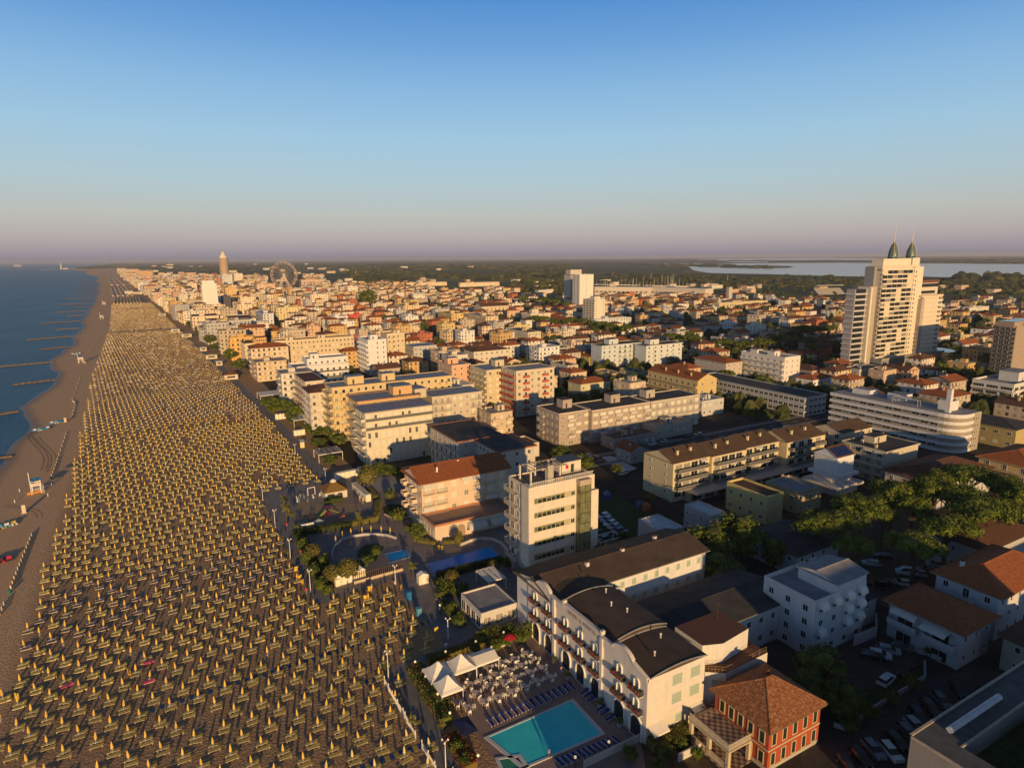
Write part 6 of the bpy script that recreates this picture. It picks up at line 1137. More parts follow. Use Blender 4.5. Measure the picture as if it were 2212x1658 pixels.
for r, cx, cy, rp, h_, k, lb in [('B2', 1700, 1180, 260, 11, 'broad', 'large dark round tree behind the hotel wing'), ('B2', 1960, 1080, 250, 12, 'broad', 'tall dark tree right of the large round tree behind the hotel wing'), ('B2', 1800, 1400, 230, 9, 'broad', 'dark tree in the yard at the end of the hotel wing'), ('B3', 60, 1250, 120, 8, 'broad', 'dark bushy tree left of the white bungalow'),
    ('C3', 470, 720, 250, 9, 'broad', 'big dark green tree beside the white guesthouse and parking lot'), ('C3', 650, 1000, 200, 6, 'broad', 'low dark tree behind the corner garden wall'), ('C3', 330, 900, 180, 7, 'broad', 'dark tree between the red villa and the big tree'),
    ('B2', 430, 420, 100, 7, 'broad', 'round green tree in front of the grey pink row'), ('B2', 600, 500, 120, 7, 'broad', 'darker tree right of the round green tree before the grey pink row'), ('B2', 960, 1150, 55, 4, 'broad', 'small tree beside the white carport frame'), ('B2', 910, 570, 60, 4, 'broad', 'small tree by the white parked car'), ('B2', 1200, 810, 50, 3, 'ball', 'reddish small tree at the yellow apartment wall'),
    ('B1', 955, 595, 96, 9, 'ball', 'big clipped round tree before the cream block'), ('B1', 1150, 780, 60, 4, 'shrub', 'low round bush beside the oval terrace'), ('B1', 1215, 950, 90, 4, 'shrub', 'leafy bush on the curved lawn'), ('B1', 1390, 1090, 75, 6, 'broad', 'green tree at the corner of the one storey restaurant'), ('B1', 1745, 1150, 52, 5, 'ball', 'small clipped ball tree before the one storey restaurant'),
    ('B1', 480, 1265, 85, 5, 'ball', 'olive coloured round tree by the shaded garden path'), ('B1', 790, 1400, 105, 6, 'ball', 'large olive round tree beside the curved white wall'), ('B1', 650, 1450, 90, 5, 'ball', 'wide olive tree left of the large olive round tree'), ('B1', 1030, 1270, 60, 3, 'shrub', 'dark bush on the island inside the curved wall'), ('B1', 950, 1350, 75, 3, 'shrub', 'lower dark bush on the island inside the curved wall'),
    ('B1', 1690, 1490, 75, 4, 'ball', 'round bush at the near rim of the larger blue pool'), ('B1', 2050, 1400, 55, 4, 'ball', 'dark round bush at the far right of the larger blue pool'), ('B1', 2170, 1370, 50, 3.5, 'shrub', 'dark bush beside the cream tower by the pool'), ('B1', 1350, 1430, 60, 4, 'palm', 'fan palm at the corner of the small blue pool'),
    ('B1', 255, 920, 62, 6, 'palm', 'tall palm at the left corner of the playground'), ('B1', 240, 850, 50, 4.5, 'palm', 'smaller palm behind the playground corner palm'), ('B1', 300, 980, 45, 3.5, 'palm', 'low palm left of the playground'), ('B1', 350, 1080, 40, 3, 'palm', 'palm beside the white playground screen'),
    ('B1', 400, 1200, 70, 4, 'shrub', 'bush at the promenade edge below the white screen'), ('B1', 440, 1320, 70, 4, 'shrub', 'second bush of the promenade edge'), ('B1', 500, 1430, 80, 4, 'shrub', 'third bush of the promenade edge'), ('B1', 560, 1540, 70, 4, 'shrub', 'fourth bush of the promenade edge'), ('B1', 620, 1600, 60, 3, 'shrub', 'last bush of the promenade edge beside the striped huts'), ('B1', 590, 1340, 70, 4, 'shrub', 'dark bush inside the promenade corner'),
    ('B1', 885, 1000, 40, 6.5, 'palm', 'slim palm with tall bare trunk in the playground'), ('B1', 225, 1200, 25, 2.6, 'palm', 'potted palm at the sand edge'), ('B1', 270, 1310, 25, 2.6, 'palm', 'second potted palm at the sand edge'), ('B1', 240, 1350, 10, 1.5, 'palm', 'tiny palm in the sand'),
    ('B1', 1620, 1560, 90, 3.5, 'shrub', 'broad hedge bush below the larger blue pool'), ('B1', 1790, 1600, 85, 3, 'shrub', 'bush right of the broad hedge bush'), ('C1', 1570, 160, 55, 3.5, 'palm', 'palm near the striped changing hut'), ('C1', 1640, 100, 90, 3, 'shrub', 'bush behind the striped changing hut'), ('C1', 1690, 250, 85, 3.2, 'shrub', 'bush lining the shaded garden path'), ('C1', 1750, 340, 80, 3, 'shrub', 'second bush lining the shaded garden path'), ('C1', 1700, 80, 70, 2.5, 'shrub', 'small bush above the garden path'),
    ('C1', 1950, 470, 90, 2.6, 'shrub', 'hedge bush below the pavilion yard'), ('C1', 2080, 440, 80, 2.6, 'shrub', 'second hedge bush below the pavilion yard'), ('C1', 2190, 420, 70, 2.8, 'shrub', 'bush at the north end of the white hotel'), ('C1', 1900, 600, 70, 2.6, 'shrub', 'yellowish bush above the white marquee'), ('C1', 2060, 560, 90, 2.8, 'shrub', 'sunny bush right above the white marquee'), ('C1', 2160, 520, 70, 2.6, 'shrub', 'sunny bush left of the red parasol'),
    ('C2', 60, 480, 90, 3, 'shrub', 'leafy bush against the far end of the white hotel'), ('C2', 130, 430, 60, 4, 'broad', 'small tree at the far corner of the white hotel'), ('C1', 1345, 1240, 42, 2.6, 'palm', 'potted palm trio beside the white picket fence'), ('C1', 1610, 1270, 45, 2.8, 'palm', 'small palm at the near corner of the flower hedge'), ('C1', 1110, 785, 25, 1.6, 'palm', 'low palm at the foot of the beach lamp'),
    ('C1', 1720, 1440, 80, 2.2, 'shrub', 'reddish bush at the terrace corner'), ('C1', 1800, 1560, 75, 2, 'shrub', 'reddish low bush at the bottom of the flower hedge'), ('C2', 1030, 1480, 90, 2.6, 'shrub', 'bush behind the low garden wall under the hotel'), ('C2', 1330, 1460, 95, 2.4, 'shrub', 'hedge bush in the yard of the red villa'), ('C2', 1460, 1400, 80, 2.4, 'shrub', 'second hedge bush in the yard of the red villa'), ('C2', 1260, 1580, 80, 3, 'shrub', 'dark bush at the bottom edge in the villa yard'), ('C2', 1640, 1140, 60, 3.6, 'shrub', 'tall clipped bush at the terrace of the red villa'), ('C2', 1600, 1480, 60, 2.4, 'shrub', 'dark shrub under the villa terrace'),
    ('C3', 1250, 880, 110, 2.2, 'shrub', 'dark hedge along the parking wall'), ('C3', 1080, 1010, 110, 2.2, 'shrub', 'second dark hedge along the parking wall'), ('C3', 880, 1120, 120, 2.4, 'shrub', 'third dark hedge along the parking wall'), ('C3', 700, 1220, 120, 2.4, 'shrub', 'last dark hedge at the parking wall corner'), ('C3', 1520, 640, 90, 2, 'shrub', 'hedge around the villa with the wide awning'), ('C3', 1380, 600, 70, 2, 'shrub', 'second hedge of the villa with the wide awning'), ('C3', 970, 430, 40, 4, 'cypress', 'ivy covered column beside the dark roofed annexe')]:
    plantpx(k, r, cx, cy, rp, h_, lb)
# trees among the houses of the town
rn = random.Random(77); nT = 0
def rowof(kind, pts, n, rad, h_, lb, jit=2.5):
    P_ = [G(*p) for p in pts]
    for i in range(n):
        t = i/(max(1, n-1))*(len(P_)-1); k = min(int(t), len(P_)-2); g = P_[k].lerp(P_[k+1], t-k)
        plant(kind, g.x+rn.uniform(-jit, jit), g.y+rn.uniform(-jit, jit), rad*rn.uniform(.8, 1.25), h_*rn.uniform(.85, 1.15), '%s, %s from the left' % (lb, nth(i)), None, lb)
rowof('farpine', [('A2', 170, 760), ('A2', 560, 790), ('A2', 960, 870)], 16, 7, 12, 'pine of the avenue behind the orange tiled long house', 4)
rowof('farpine', [('A2', 1430, 930), ('A2', 1800, 985), ('A2', 2200, 990)], 16, 6.5, 11, 'pine of the avenue right of the blue and white block', 4)
rowof('far', [('A1', 1060, 700), ('A1', 1250, 760), ('A1', 1440, 790)], 9, 6, 9, 'green tree of the diagonal row by the brick red houses', 2)
rowof('far', [('A0', 1160, 380), ('A0', 1320, 480), ('A0', 1480, 640), ('A0', 1640, 760), ('A0', 1820, 900), ('A0', 2090, 1130)], 16, 6, 8, 'tree of the promenade gardens beyond the umbrellas', 4)
rowof('farpine', [('A0', 1380, 400), ('A0', 1570, 390), ('A0', 1620, 450)], 8, 8, 12, 'dark pine in the grove left of the lone white tower', 6)
rowof('far', [('B1', 90, 60), ('B1', 330, 200), ('B1', 520, 350), ('B1', 640, 560)], 9, 3.2, 4, 'garden tree along the near promenade', 1.5)
rowof('far', [('B1', 480, 290), ('B1', 620, 330), ('B1', 700, 400)], 5, 3.0, 5, 'tree at the foot of the yellow block', 1.2)
rowof('far', [('A1', 130, 1480), ('A1', 300, 1500), ('A1', 440, 1580)], 7, 4, 7, 'tree below the stepped white hotel', 2)
rowof('farpine', [('A3', 0, 1150), ('A3', 330, 1180), ('A3', 640, 1200)], 10, 7, 11, 'dark pine left of the twin spired towers', 4)
rowof('far', [('A3', 1440, 1130), ('A3', 1620, 1170), ('A3', 1900, 1330)], 9, 5, 6, 'dark tree right of the twin spired towers', 4)
rowof('farpine', [('A3', 280, 1060), ('A3', 400, 1075), ('A3', 540, 1070)], 5, 8, 12, 'broad pine before the bright red gabled house', 3)
rowof('far', [('B1', 1060, 640), ('B1', 1180, 650), ('B1', 1250, 700)], 5, 2.5, 4, 'low tree behind the oval terrace', 1)
rowof('farpine', [('A2', 60, 560), ('A2', 300, 600), ('A2', 460, 620)], 9, 9, 14, 'autumn coloured tree left of the striped tower pair', 6)
g = G('A1', 965, 575); plant('far', g.x, g.y, 17, 26, 'solitary large round tree above the bright red building')
for i in range(60):
    for _ in range(30):
        px, py = rn.uniform(900, 2200), rn.uniform(640, 840); g = CAM+ray(px, py)*(-CAMH/ray(px, py).z)
        if free(g.x-4, g.y-4, g.x+4, g.y+4, BLD) and free(g.x, g.y, g.x, g.y, PARKS): break
    else: continue
    plant(rn.choice(('far', 'farpine')), g.x, g.y, rn.uniform(3.5, 6), rn.uniform(6, 10), 'street tree %s' % where(px, py), None, 'street trees between the houses'); nT += 1
tr_ = [o for o in COL.objects if o.parent is None and str(o.get('label', '')).startswith('street tree')]
by = {}
for q in tr_: by.setdefault(q['label'], []).append(q)
for lb, L_ in by.items():
    if len(L_) > 1:
        L_.sort(key=lambda q: proj(q.location)[0])
        for k, q in enumerate(L_): q['label'] = '%s, %s from the left' % (lb, nth(k))
# far woods: one uncountable mass of crowns
b = MB(); rn = random.Random(3)
def clump(x, y, r_, h_):
    n = 6; k = []; h_ = min(h_, r_*3)
    for j, (q, z) in enumerate(((1, 0), (1.05, .5), (.6, .9))):
        for i in range(n): a = 2*pi*i/n+j*.5+rn.uniform(-.25, .25); s = q*rn.uniform(.7, 1.2)*r_; k.append((x+s*cos(a), y+s*sin(a), z*h_*rn.uniform(.85, 1.15)))
    k.append((x+rn.uniform(-.2, .2)*r_, y, h_*1.08)); b.add(k, [(j*n+i, j*n+(i+1) % n, (j+1)*n+(i+1) % n, (j+1)*n+i) for j in range(2) for i in range(n)]+[(2*n+i, 2*n+(i+1) % n, 3*n) for i in range(n)], 0)
def wood(pts, n, r_, h_, reg=None):
    P_ = [V(*p) for p in pts]; xs = [p[0] for p in P_]; ys = [p[1] for p in P_]
    def inside(x, y):
        c = False
        for (x0, y0), (x1, y1) in zip(P_, P_[1:]+P_[:1]):
            if (y0 > y) != (y1 > y) and x < (x1-x0)*(y-y0)/(y1-y0)+x0: c = not c
        return c
    m = 0; t = 0
    while m < n and t < n*20:
        t += 1; x, y = rn.uniform(min(xs), max(xs)), rn.uniform(min(ys), max(ys))
        if not inside(x, y): continue
        d = ray(x, y)
        if d.z > -.002: continue
        g = CAM+d*(-CAMH/d.z)
        if not free(g.x-r_, g.y-r_, g.x+r_, g.y+r_, BLD): continue
        s = rn.uniform(.7, 1.3); clump(g.x, g.y, r_*s, h_*s*rn.uniform(.8, 1.2)); m += 1
A = lambda r, *q: [(r, x, y) for x, y in q]
wood(A('A1', (700, 250), (860, 215), (1270, 260), (1500, 300), (1290, 350), (1250, 385), (1000, 370), (820, 320)), 260, 18, 13)
wood(A('A1', (0, 235), (700, 220), (2211, 215), (2211, 262), (1400, 262), (700, 245), (0, 262)), 300, 26, 11)
wood(A('A1', (0, 205), (2211, 185), (2211, 215), (0, 238)), 170, 45, 10)
wood(A('A1', (1500, 290), (2211, 300), (2211, 350), (1900, 345), (1500, 320)), 150, 16, 10)
wood(A('A0', (1000, 200), (2211, 205), (2211, 262), (1500, 262), (1100, 240)), 200, 40, 12)
wood(A('A0', (620, 245), (760, 236), (1000, 205), (1050, 235), (760, 250)), 60, 40, 14)
wood(A('A2', (0, 210), (500, 205), (500, 330), (0, 310)), 260, 22, 13)
wood(A('A2', (710, 290), (1300, 300), (1640, 300), (2211, 330), (2211, 400), (1500, 400), (710, 380)), 260, 11, 6)
wood(A('A2', (0, 330), (500, 340), (500, 440), (0, 430)), 120, 12, 10)
wood(A('A2', (650, 200), (1500, 215), (2211, 225), (2211, 245), (1500, 228), (650, 208)), 200, 30, 9)
wood(A('A3', (0, 508), (850, 530), (850, 600), (0, 620)), 170, 9, 5)
wood(A('A3', (1460, 530), (2211, 540), (2300, 680), (1460, 660)), 220, 9, 5)
wood(A('A3', (1620, 520), (2000, 515), (2200, 530), (2200, 560), (1620, 560)), 50, 14, 14)
wood(A('A3', (0, 395), (900, 388), (2300, 405), (2300, 412), (900, 402), (0, 400)), 160, 35, 6)
wood(A('A3', (1300, 345), (2300, 350), (2300, 400), (1300, 392)), 200, 60, 12)
wood(A('A2', (1106, 170), (2211, 175), (2211, 185), (1106, 180)), 90, 60, 10)
tag(obj('far_woods', b, leafmat('far_leaves', (.03, .042, .018), (.055, .068, .024), (.10, .095, .035))), 'dark woods and thickets between the town and the lagoon', 'woods', None, 'stuff')
b = MB(); rn = random.Random(19); n_ = 0
while n_ < 900:
    px, py = rn.uniform(650, 2240), rn.uniform(612, 900); px2 = px
    if rn.random() > (.25 if px < 1050 else 1): continue
    g = CAM+ray(px, py)*(-CAMH/ray(px, py).z)
    if not free(g.x-3, g.y-3, g.x+3, g.y+3, BLD) or not free(g.x, g.y, g.x, g.y, PARKS) or not free(g.x-2, g.y-2, g.x+2, g.y+2, TOWNB): continue
    for _ in range(rn.choice((1, 2, 3))): clump(g.x+rn.uniform(-5, 5), g.y+rn.uniform(-5, 5), rn.uniform(1.8, 4.2), rn.uniform(3, 7.5))
    n_ += 1
tag(obj('garden_greenery', b, leafmat('garden_leaves', (.022, .036, .012), (.045, .062, .018), (.085, .09, .028))), 'dark bushes and hedges filling the gardens between the town houses', 'greenery', None, 'stuff')
for k, p in list(TP.items()):
    if k not in USED:
        for c in KIDS[p.name]: bpy.data.objects.remove(c)
        bpy.data.objects.remove(p)
# ---------------------------------------------------------------- the beach: parasols, sunbeds, towers, boats, groynes
UMB = mat('parasol_cloth', (.66, .43, .09), .8, .12, 2, objrand=.12); UMB2 = mat('parasol_cloth_pale', (.62, .50, .26), .8, .12, 2, objrand=.1); POLE = mat('pole_paint', (.55, .52, .42), .6, .05, 2)
BEDY = mat('sunbed_canvas', (.50, .40, .10), .8, .15, 3, objrand=.15); BEDW = mat('sunbed_canvas_blue', (.16, .13, .17), .8, .15, 3); BEDF = mat('sunbed_frame', (.60, .55, .42), .6, .06, 3); PINK = mat('pink_inflatable', (.60, .08, .22), .4, .1, 2)
def canopy_mb(n=10, s=1.0, lo=.95):
    b = MB(); b.lathe([(.05, lo), (.21, lo+.12), (.21, lo+.3), (.15, 1.7), (.08, 2.0), (.015, 2.25)], n, 0, (0, 0, 0), False); return b
def pole_mb(): b = MB(); b.lathe([(.035, -.1), (.035, 1.2)], 6); b.lathe([(.05, .55), (.26, .56), (.26, .60), (.05, .61)], 8); return b
me_can = canopy_mb().mesh('canopy', UMB); me_can2 = canopy_mb().mesh('canopy', UMB2); me_pole = pole_mb().mesh('pole', POLE)
def bed_mb():
    f = MB()
    for y in (0, .64): f.box(-.95, y, .28, .95, y+.05, .33)
    for x in (-.8, .75):
        for y in (.01, .65): f.box(x, y, -.02, x+.05, y+.04, .28)
    c = MB(); c.box(-.95, .05, .30, .35, .64, .335); c.add([(.35, .05, .33), (.98, .05, .45), (.98, .64, .45), (.35, .64, .33)], [(0, 1, 2, 3)]); c.add([(.35, .05, .30), (.98, .05, .42), (.98, .64, .42), (.35, .64, .30)], [(3, 2, 1, 0)])
    return f, c
f_, c_ = bed_mb(); me_bf = f_.mesh('frame', BEDF); me_bc = c_.mesh('canvas', BEDY); me_bw = c_.mesh('canvas', BEDW)
hd = MB(); hd.box(.55, .03, .5, .98, .6, .53); me_hd = hd.mesh('sunshade', BEDY)
# the lattice the umbrellas stand on, cut to the fields the photo shows
def left_edge(y): return -29 if y < 240 else -29-(y-240)*.03 if y < 520 else -37.4-(y-520)*.008 if y < 900 else -42-(y-900)*.03
def right_edge(y):
    if y < 103.4: return 33.2
    if y < 135: return 43.6-(0 if y < 121 else (y-121)*.1)
    if y < 214: return 25.0
    return 45.4 if y < 300 else 45.4-(y-300)*.036 if y < 800 else 27.4-(y-800)*.04
LAT = []; RY0 = 68.2; r_ = 0; y = RY0; drift = 26.1+7*.27
while y < 1330:
    gapz = (318 < y < 324) or (500 < y < 505) or (790 < y < 812) or (1180 < y < 1200)
    xo = 26.1+7.1*.27-.27*r_ + (2.17 if r_ % 2 else 0)
    if not gapz:
        i0 = int((left_edge(y)-xo)/4.33)-1
        for i in range(i0, i0+24):
            x = xo+i*4.33
            if left_edge(y) < x < right_edge(y)-.6: (random.random() > .035) and LAT.append((r_, x+random.uniform(-.2, .2), y+random.uniform(-.22, .22)))
    r_ += 1; y += 3.42
vis = []
for r0, x, y in LAT:
    px, py = proj((x, y, 1.2))
    if -15 < px < 2230 and py < 1685 and (Vector((x, y, 1))-CAM).dot(FW) > 0: vis.append((math.hypot(x, y), r0, x, y, px, py))
vis.sort()
near = vis[:300]; rest = vis[300:]
rowsv = sorted({v[1] for v in near}); 
def frombottom(q): return nth(rowsv.index(q))
byrow = {}
for v in near: byrow.setdefault(v[1], []).append(v)
for L_ in byrow.values(): L_.sort(key=lambda v: v[2])
rb = random.Random(9)
def parasol(x, y, pale, label, i):
    q = thing('beach_parasol', label, 'parasol', (x, y, .05), rb.uniform(0, 1), 'closed parasols standing in rows on the sand')
    link('canopy', me_can2 if pale else me_can, q); link('pole', me_pole, q); s = rb.uniform(.95, 1.06); q.scale = (s, s, s); q.rotation_euler.x = rb.gauss(0, .05); q.rotation_euler.y = rb.gauss(0, .05)
def bed(x, y, rz, label, white=False, shade=False):
    q = thing('sunbed', label, 'sunbed', (x, y, .05), rz, 'sunbeds beside the closed parasols'); link('frame', me_bf, q); link('canvas', me_bw if white else me_bc, q)
    if shade: link('sunshade', me_hd, q)
nbed = 0
for k, L_ in byrow.items():
    for i, (D, r0, x, y, px, py) in enumerate(L_):
        pale = y < 88; parasol(x, y, pale, 'closed %s beach parasol, %s from the left in the %s row from the bottom' % ('cream' if pale else 'yellow', nth(i), frombottom(k)), i)
BEDS = []
for v in vis:
    D, r0, x, y, px, py = v
    if rb.random() < .03: continue
    BEDS.append((D, r0, x, y, 0)); BEDS.append((D, r0, x, y, 1))
bi = {}
for j, (D, r0, x, y, s_) in enumerate(BEDS[:300]):
    key = (r0, s_); L_ = byrow.get(r0, []); i = next((t for t, v in enumerate(L_) if v[2] == x), 0)
    lb = '%s sunbed at the %s parasol from the left in the %s row from bottom' % (('near', 'far')[s_], nth(i), frombottom(r0) if r0 in rowsv else 'next')
    bed(x+.15+rb.uniform(-.1, .1), y+(-.98, .16)[s_]+rb.uniform(-.05, .05), rb.uniform(-.06, .06) if rb.random() < .9 else rb.uniform(-.5, .5), lb, shade=rb.random() < .5)
U = MB(); S = MB()
blue_rows = lambda y: 146 < y < 171
for (D, r0, x, y, px, py) in rest:
    n = 6 if D < 300 else 4; white = 330 < y < 520 and rb.random() < .5 or y > 520 and rb.random() < .55
    z = .05; vs = []
    pr = ((.16, 1.0), (.22, 1.2), (.14, 1.8), (.0, 2.3)) if D < 400 else ((.18, 1.1), (.0, 2.2))
    j = len(U.v)
    sc_ = 1.0 if D < 300 else 1.15
    for rr_, zz in pr: vs += [(x+rr_*sc_*cos(2*pi*q/n), y+rr_*sc_*sin(2*pi*q/n), z+zz) for q in range(n)]
    U.add(vs, [(a*n+q, a*n+(q+1) % n, (a+1)*n+(q+1) % n, (a+1)*n+q) for a in range(len(pr)-1) for q in range(n)], 1 if white else 0)
    U.bar((x, y, 0), (x, y, 1.1), .035, 2, 3)
for (D, r0, x, y, s_) in BEDS[300:]:
    y0 = y+(-.98, .16)[s_]+rb.uniform(-.06, .06); x0 = x-.8+rb.uniform(-.1, .15); bl = (blue_rows(y) or (330 < y < 520)) and rb.random() < .7
    if D < 420: S.box(x0, y0, .28, x0+1.9, y0+.74, .36, 1 if bl else 0, nb=True); S.box(x0-.02, y0-.03, .24, x0+1.92, y0, .34, 2); S.box(x0+1.4, y0, .36, x0+1.9, y0+.74, .52, 1 if bl else 0, nb=True)
    elif s_ or rb.random() < .3: S.box(x0, y0, .05, x0+1.7, y0+.6, .36, rb.choice((3, 3, 2, 1)), nb=True)
tag(obj('parasol_field', U, [UMB, UMB2, POLE]), 'thousands of closed yellow parasols receding along the beach', 'parasols', None, 'stuff')
tag(obj('sunbed_field', S, [BEDY, BEDW, BEDF, mat('sunbed_dull', (.20, .145, .07))]), 'thousands of sunbeds receding along the beach between the parasols', 'sunbeds', None, 'stuff')
# far fields of white covered rows
for i, (y0, y1, lb) in enumerate(((1345, 1560, 'striped field of cream beach shades in long lines'), (1640, 2300, 'second pale field of beach shades towards the cape'), (2400, 3600, 'last pale field of beach shades before the cape'))):
    b = MB(); x0, x1 = coast(y0)-(52, 50, 46)[i], coast(y0)-7; st = (5.2, 9, 16)[i]; x = x0
    sh = -(y1-y0)*(.026, .045, .05)[i]
    while x < x1:
        b.box(0, 0, .05, st*.4, y1-y0, 1.6, 0, nb=True); b.v[-8:] = [(x+v[0]+sh*v[1]/(y1-y0), y0+v[1], v[2]) for v in b.v[-8:]]; x += st
    o = tag(obj('beach_shades', b, plaster((.72, .60, .36) if i == 0 else (.74, .64, .48))), lb, 'beach shades', None, 'stuff')
# coloured walkway mats
for i, (a, c, lb) in enumerate(((('C0', 1255, 1180), ('C1', 1500, 395), 'blue and yellow mat walkway crossing the near parasols'), (('C1', 860, 1680), ('C1', 1465, 1455), 'second blue and yellow mat walkway at the bottom edge'), (('C1', 900, 930), ('C1', 1105, 880), 'short blue and yellow mat walkway ending at the picket fence'))):
    g0, g1 = G(*a), G(*c); d = g1-g0; q = tag(obj('mat_walkway', MB().box(0, -.6, 0, d.length, .6, .03), WALKST, None, (g0.x, g0.y, .06), math.atan2(d.y, d.x)), lb, 'walkway')
# odd pink inflatables on beds
for i, (zx, zy, lb) in enumerate(((1285, 745, 'pink lilo lying on a sunbed, upper of the three'), (1288, 910, 'red pink lilo on a sunbed under the upper pink lilo'), (580, 945, 'magenta lilo on a sunbed, left of the three'))):
    g = G('C0', zx, zy, .5); b = MB()
    for k in range(5): b.bar((-.95, -.3+k*.15, 0), (.95, -.3+k*.15, 0), .085, 0, 7)
    b.bar((.8, -.35, .1), (.8, .35, .1), .12, 0, 7); q = tag(obj('air_mattress', b, PINK, None, (g.x, g.y, .55), .15*i), lb, 'air mattress')
# lifeguard towers
def guard_tower(r, zx, zy, lb, s=1.0, rz=.2):
    g = G(r, zx, zy); q = thing('lifeguard_tower', lb, 'lifeguard tower', (g.x, g.y, .05), rz); q.scale = (s, s, s)
    b = MB()
    for x in (-1.3, 1.1):
        for y in (-1.1, 1.0): b.box(x, y, -.2, x+.2, y+.2, 3.0)
    b.box(-1.35, -1.15, 1.5, 1.35, 1.25, 1.65); obj('frame', b, WHITE, q)
    b = MB(); b.box(-1.45, -1.2, 2.9, 1.45, 1.3, 3.05).box(-1.45, -1.2, 3.05, 1.45, -1.1, 3.95).box(-1.45, 1.2, 3.05, 1.45, 1.3, 3.9).box(-1.45, -1.1, 3.05, -1.35, 1.2, 3.9).box(1.35, -1.1, 3.05, 1.45, 1.2, 3.9); obj('cabin', b, WHITE, q)
    for x in (-1.4, 1.28):
        for y in (-1.15, 1.15): pass
    b = MB()
    for x in (-1.42, 1.34):
        for y in (-1.17, 1.19): b.box(x, y, 3.95, x+.08, y+.08, 5.0)
    obj('post', b, WHITE, q); b = MB(); b.add([(-1.7, -1.5, 5.0), (1.7, -1.5, 5.0), (1.7, 1.5, 5.0), (-1.7, 1.5, 5.0), (-1.3, 0, 5.65), (1.3, 0, 5.65)], [(0, 1, 5, 4), (1, 2, 5), (2, 3, 4, 5), (3, 0, 4), (3, 2, 1, 0)]); obj('canopy', b, mat('blue_canopy', (.03, .16, .42), .6), q)
    b = MB()
    for z in (3.3, 3.6): b.box(-1.2, -1.23, z, 1.2, -1.205, z+.14)
    obj('lettering_board', b, mat('red_board', (.5, .08, .07)), q)
    b = MB(); b.lathe([(.03, 0), (.04, 0)], 3) if False else None
    b.bar((-1.6, -1.2, 0), (-1.75, -1.2, 8.2), .12, 0, 6); obj('mast', b, WHITE, q)
    b = MB(); b.bar((1.6, -1.6, 0), (1.5, -1.2, 3.0), .06); b.bar((2.1, -1.6, 0), (2.0, -1.2, 3.0), .06)
    for k in range(6): b.bar((1.6-.02*k, -1.58+.06*k, .3+k*.45), (2.1-.02*k, -1.58+.06*k, .3+k*.45), .04)
    obj('ladder', b, WHITE, q)
    return g
g = guard_tower('B0', 320, 800, 'white lifeguard tower with blue roof standing nearest on the open sand', .92)
guard_tower('A0', 700, 1060, 'red and white lifeguard tower near the fourth groyne', 1.0, .1); guard_tower('A0', 880, 680, 'lifeguard tower beyond the red and white one', 1.1, 0); guard_tower('A0', 900, 560, 'farthest lifeguard tower, a reddish dot on the sand', 1.2, 0)
def hull_mb(L, W, H):
    b = MB(); st = [(-.5, .8, .0), (-.3, 1, 0), (.1, 1, 0), (.35, .7, .1), (.5, .05, .35)]; vs = []
    for t, w_, s_ in st: vs += [(t*L, -W/2*w_, H+s_*H), (t*L, -W/2*w_*.6, H*.15+s_*H*.6), (t*L, W/2*w_*.6, H*.15+s_*H*.6), (t*L, W/2*w_, H+s_*H)]
    fs = [(4*i+j, 4*i+j+1, 4*i+5+j, 4*i+4+j) for i in range(4) for j in range(3)]+[(0, 3, 2, 1), (16, 17, 18, 19)]; b.add(vs, fs, 0)
    b.add([(v[0]*.96, v[1]*.9, H*.75+(v[2]-H)*.8) for v in vs if abs(v[2]-(H+0)) < H*.36 and (v[2] >= H)], [tuple(range(0, 10, 2))+tuple(range(9, 0, -2))], 1) if False else None
    b.box(-L*.45, -W*.38, H*.7, L*.25, W*.38, H*.78, 1); return b
q = thing('rescue_boat', 'orange rescue rowing boat stored under the nearest lifeguard tower', 'boat', (g.x-.4, g.y-.6, .1), .35); obj('hull', hull_mb(4.4, 1.3, .7), [mat('orange_hull', (.70, .32, .02), .4), WHITE], q)
def pedalos(r, zx, zy, lb, cols, n=4, rz=.4):
    g = G(r, zx, zy)
    for i in range(n):
        q = thing('pedal_boat', '%s, %s of its group' % (lb, nth(i)), 'pedal boat', (g.x+(i-n/2)*1.7*cos(rz), g.y+(i-n/2)*1.7*sin(rz), .05), rz+pi/2, 'pedal boats drawn up on the sand')
        b = MB(); b.bar((-1.5, -.5, .3), (1.4, -.5, .3), .28, 0, 8); b.bar((-1.5, .5, .3), (1.4, .5, .3), .28, 0, 8); obj('float', b, cols[i % len(cols)], q)
        b = MB(); b.box(-1.2, -.6, .5, .9, .6, .6, 0).box(-.9, -.5, .6, -.3, .5, .95, 0).box(-1.1, -.5, .6, -.9, .5, 1.3, 0).box(.6, -.1, .6, .8, .1, 1.0, 0); obj('deck', b, cols[(i+1) % len(cols)], q)
PBc = [mat('pedalo_blue', (.03, .15, .4), .4), mat('pedalo_white', (.6, .62, .64), .4), mat('pedalo_cyan', (.1, .35, .5), .4)]
pedalos('B0', 370, 255, 'blue and white pedal boat in the larger stack below the spit', PBc, 4, .5); pedalos('B0', 495, 195, 'blue pedal boat in the stack beside the white post', PBc, 3, .5); pedalos('B0', 50, 1090, 'pale pedal boat in the pile at the left edge', [PBc[1], mat('pedalo_yellow', (.5, .38, .12), .5), PBc[2]], 4, .5); pedalos('B0', 40, 1385, 'dark red pedal boat at the left edge', [mat('dark_canvas', (.06, .03, .05)), mat('pedalo_red', (.45, .03, .08))], 3, .3)
pedalos('A0', 665, 985, 'white pedal boat beside the red and white lifeguard tower', PBc, 4, .3)
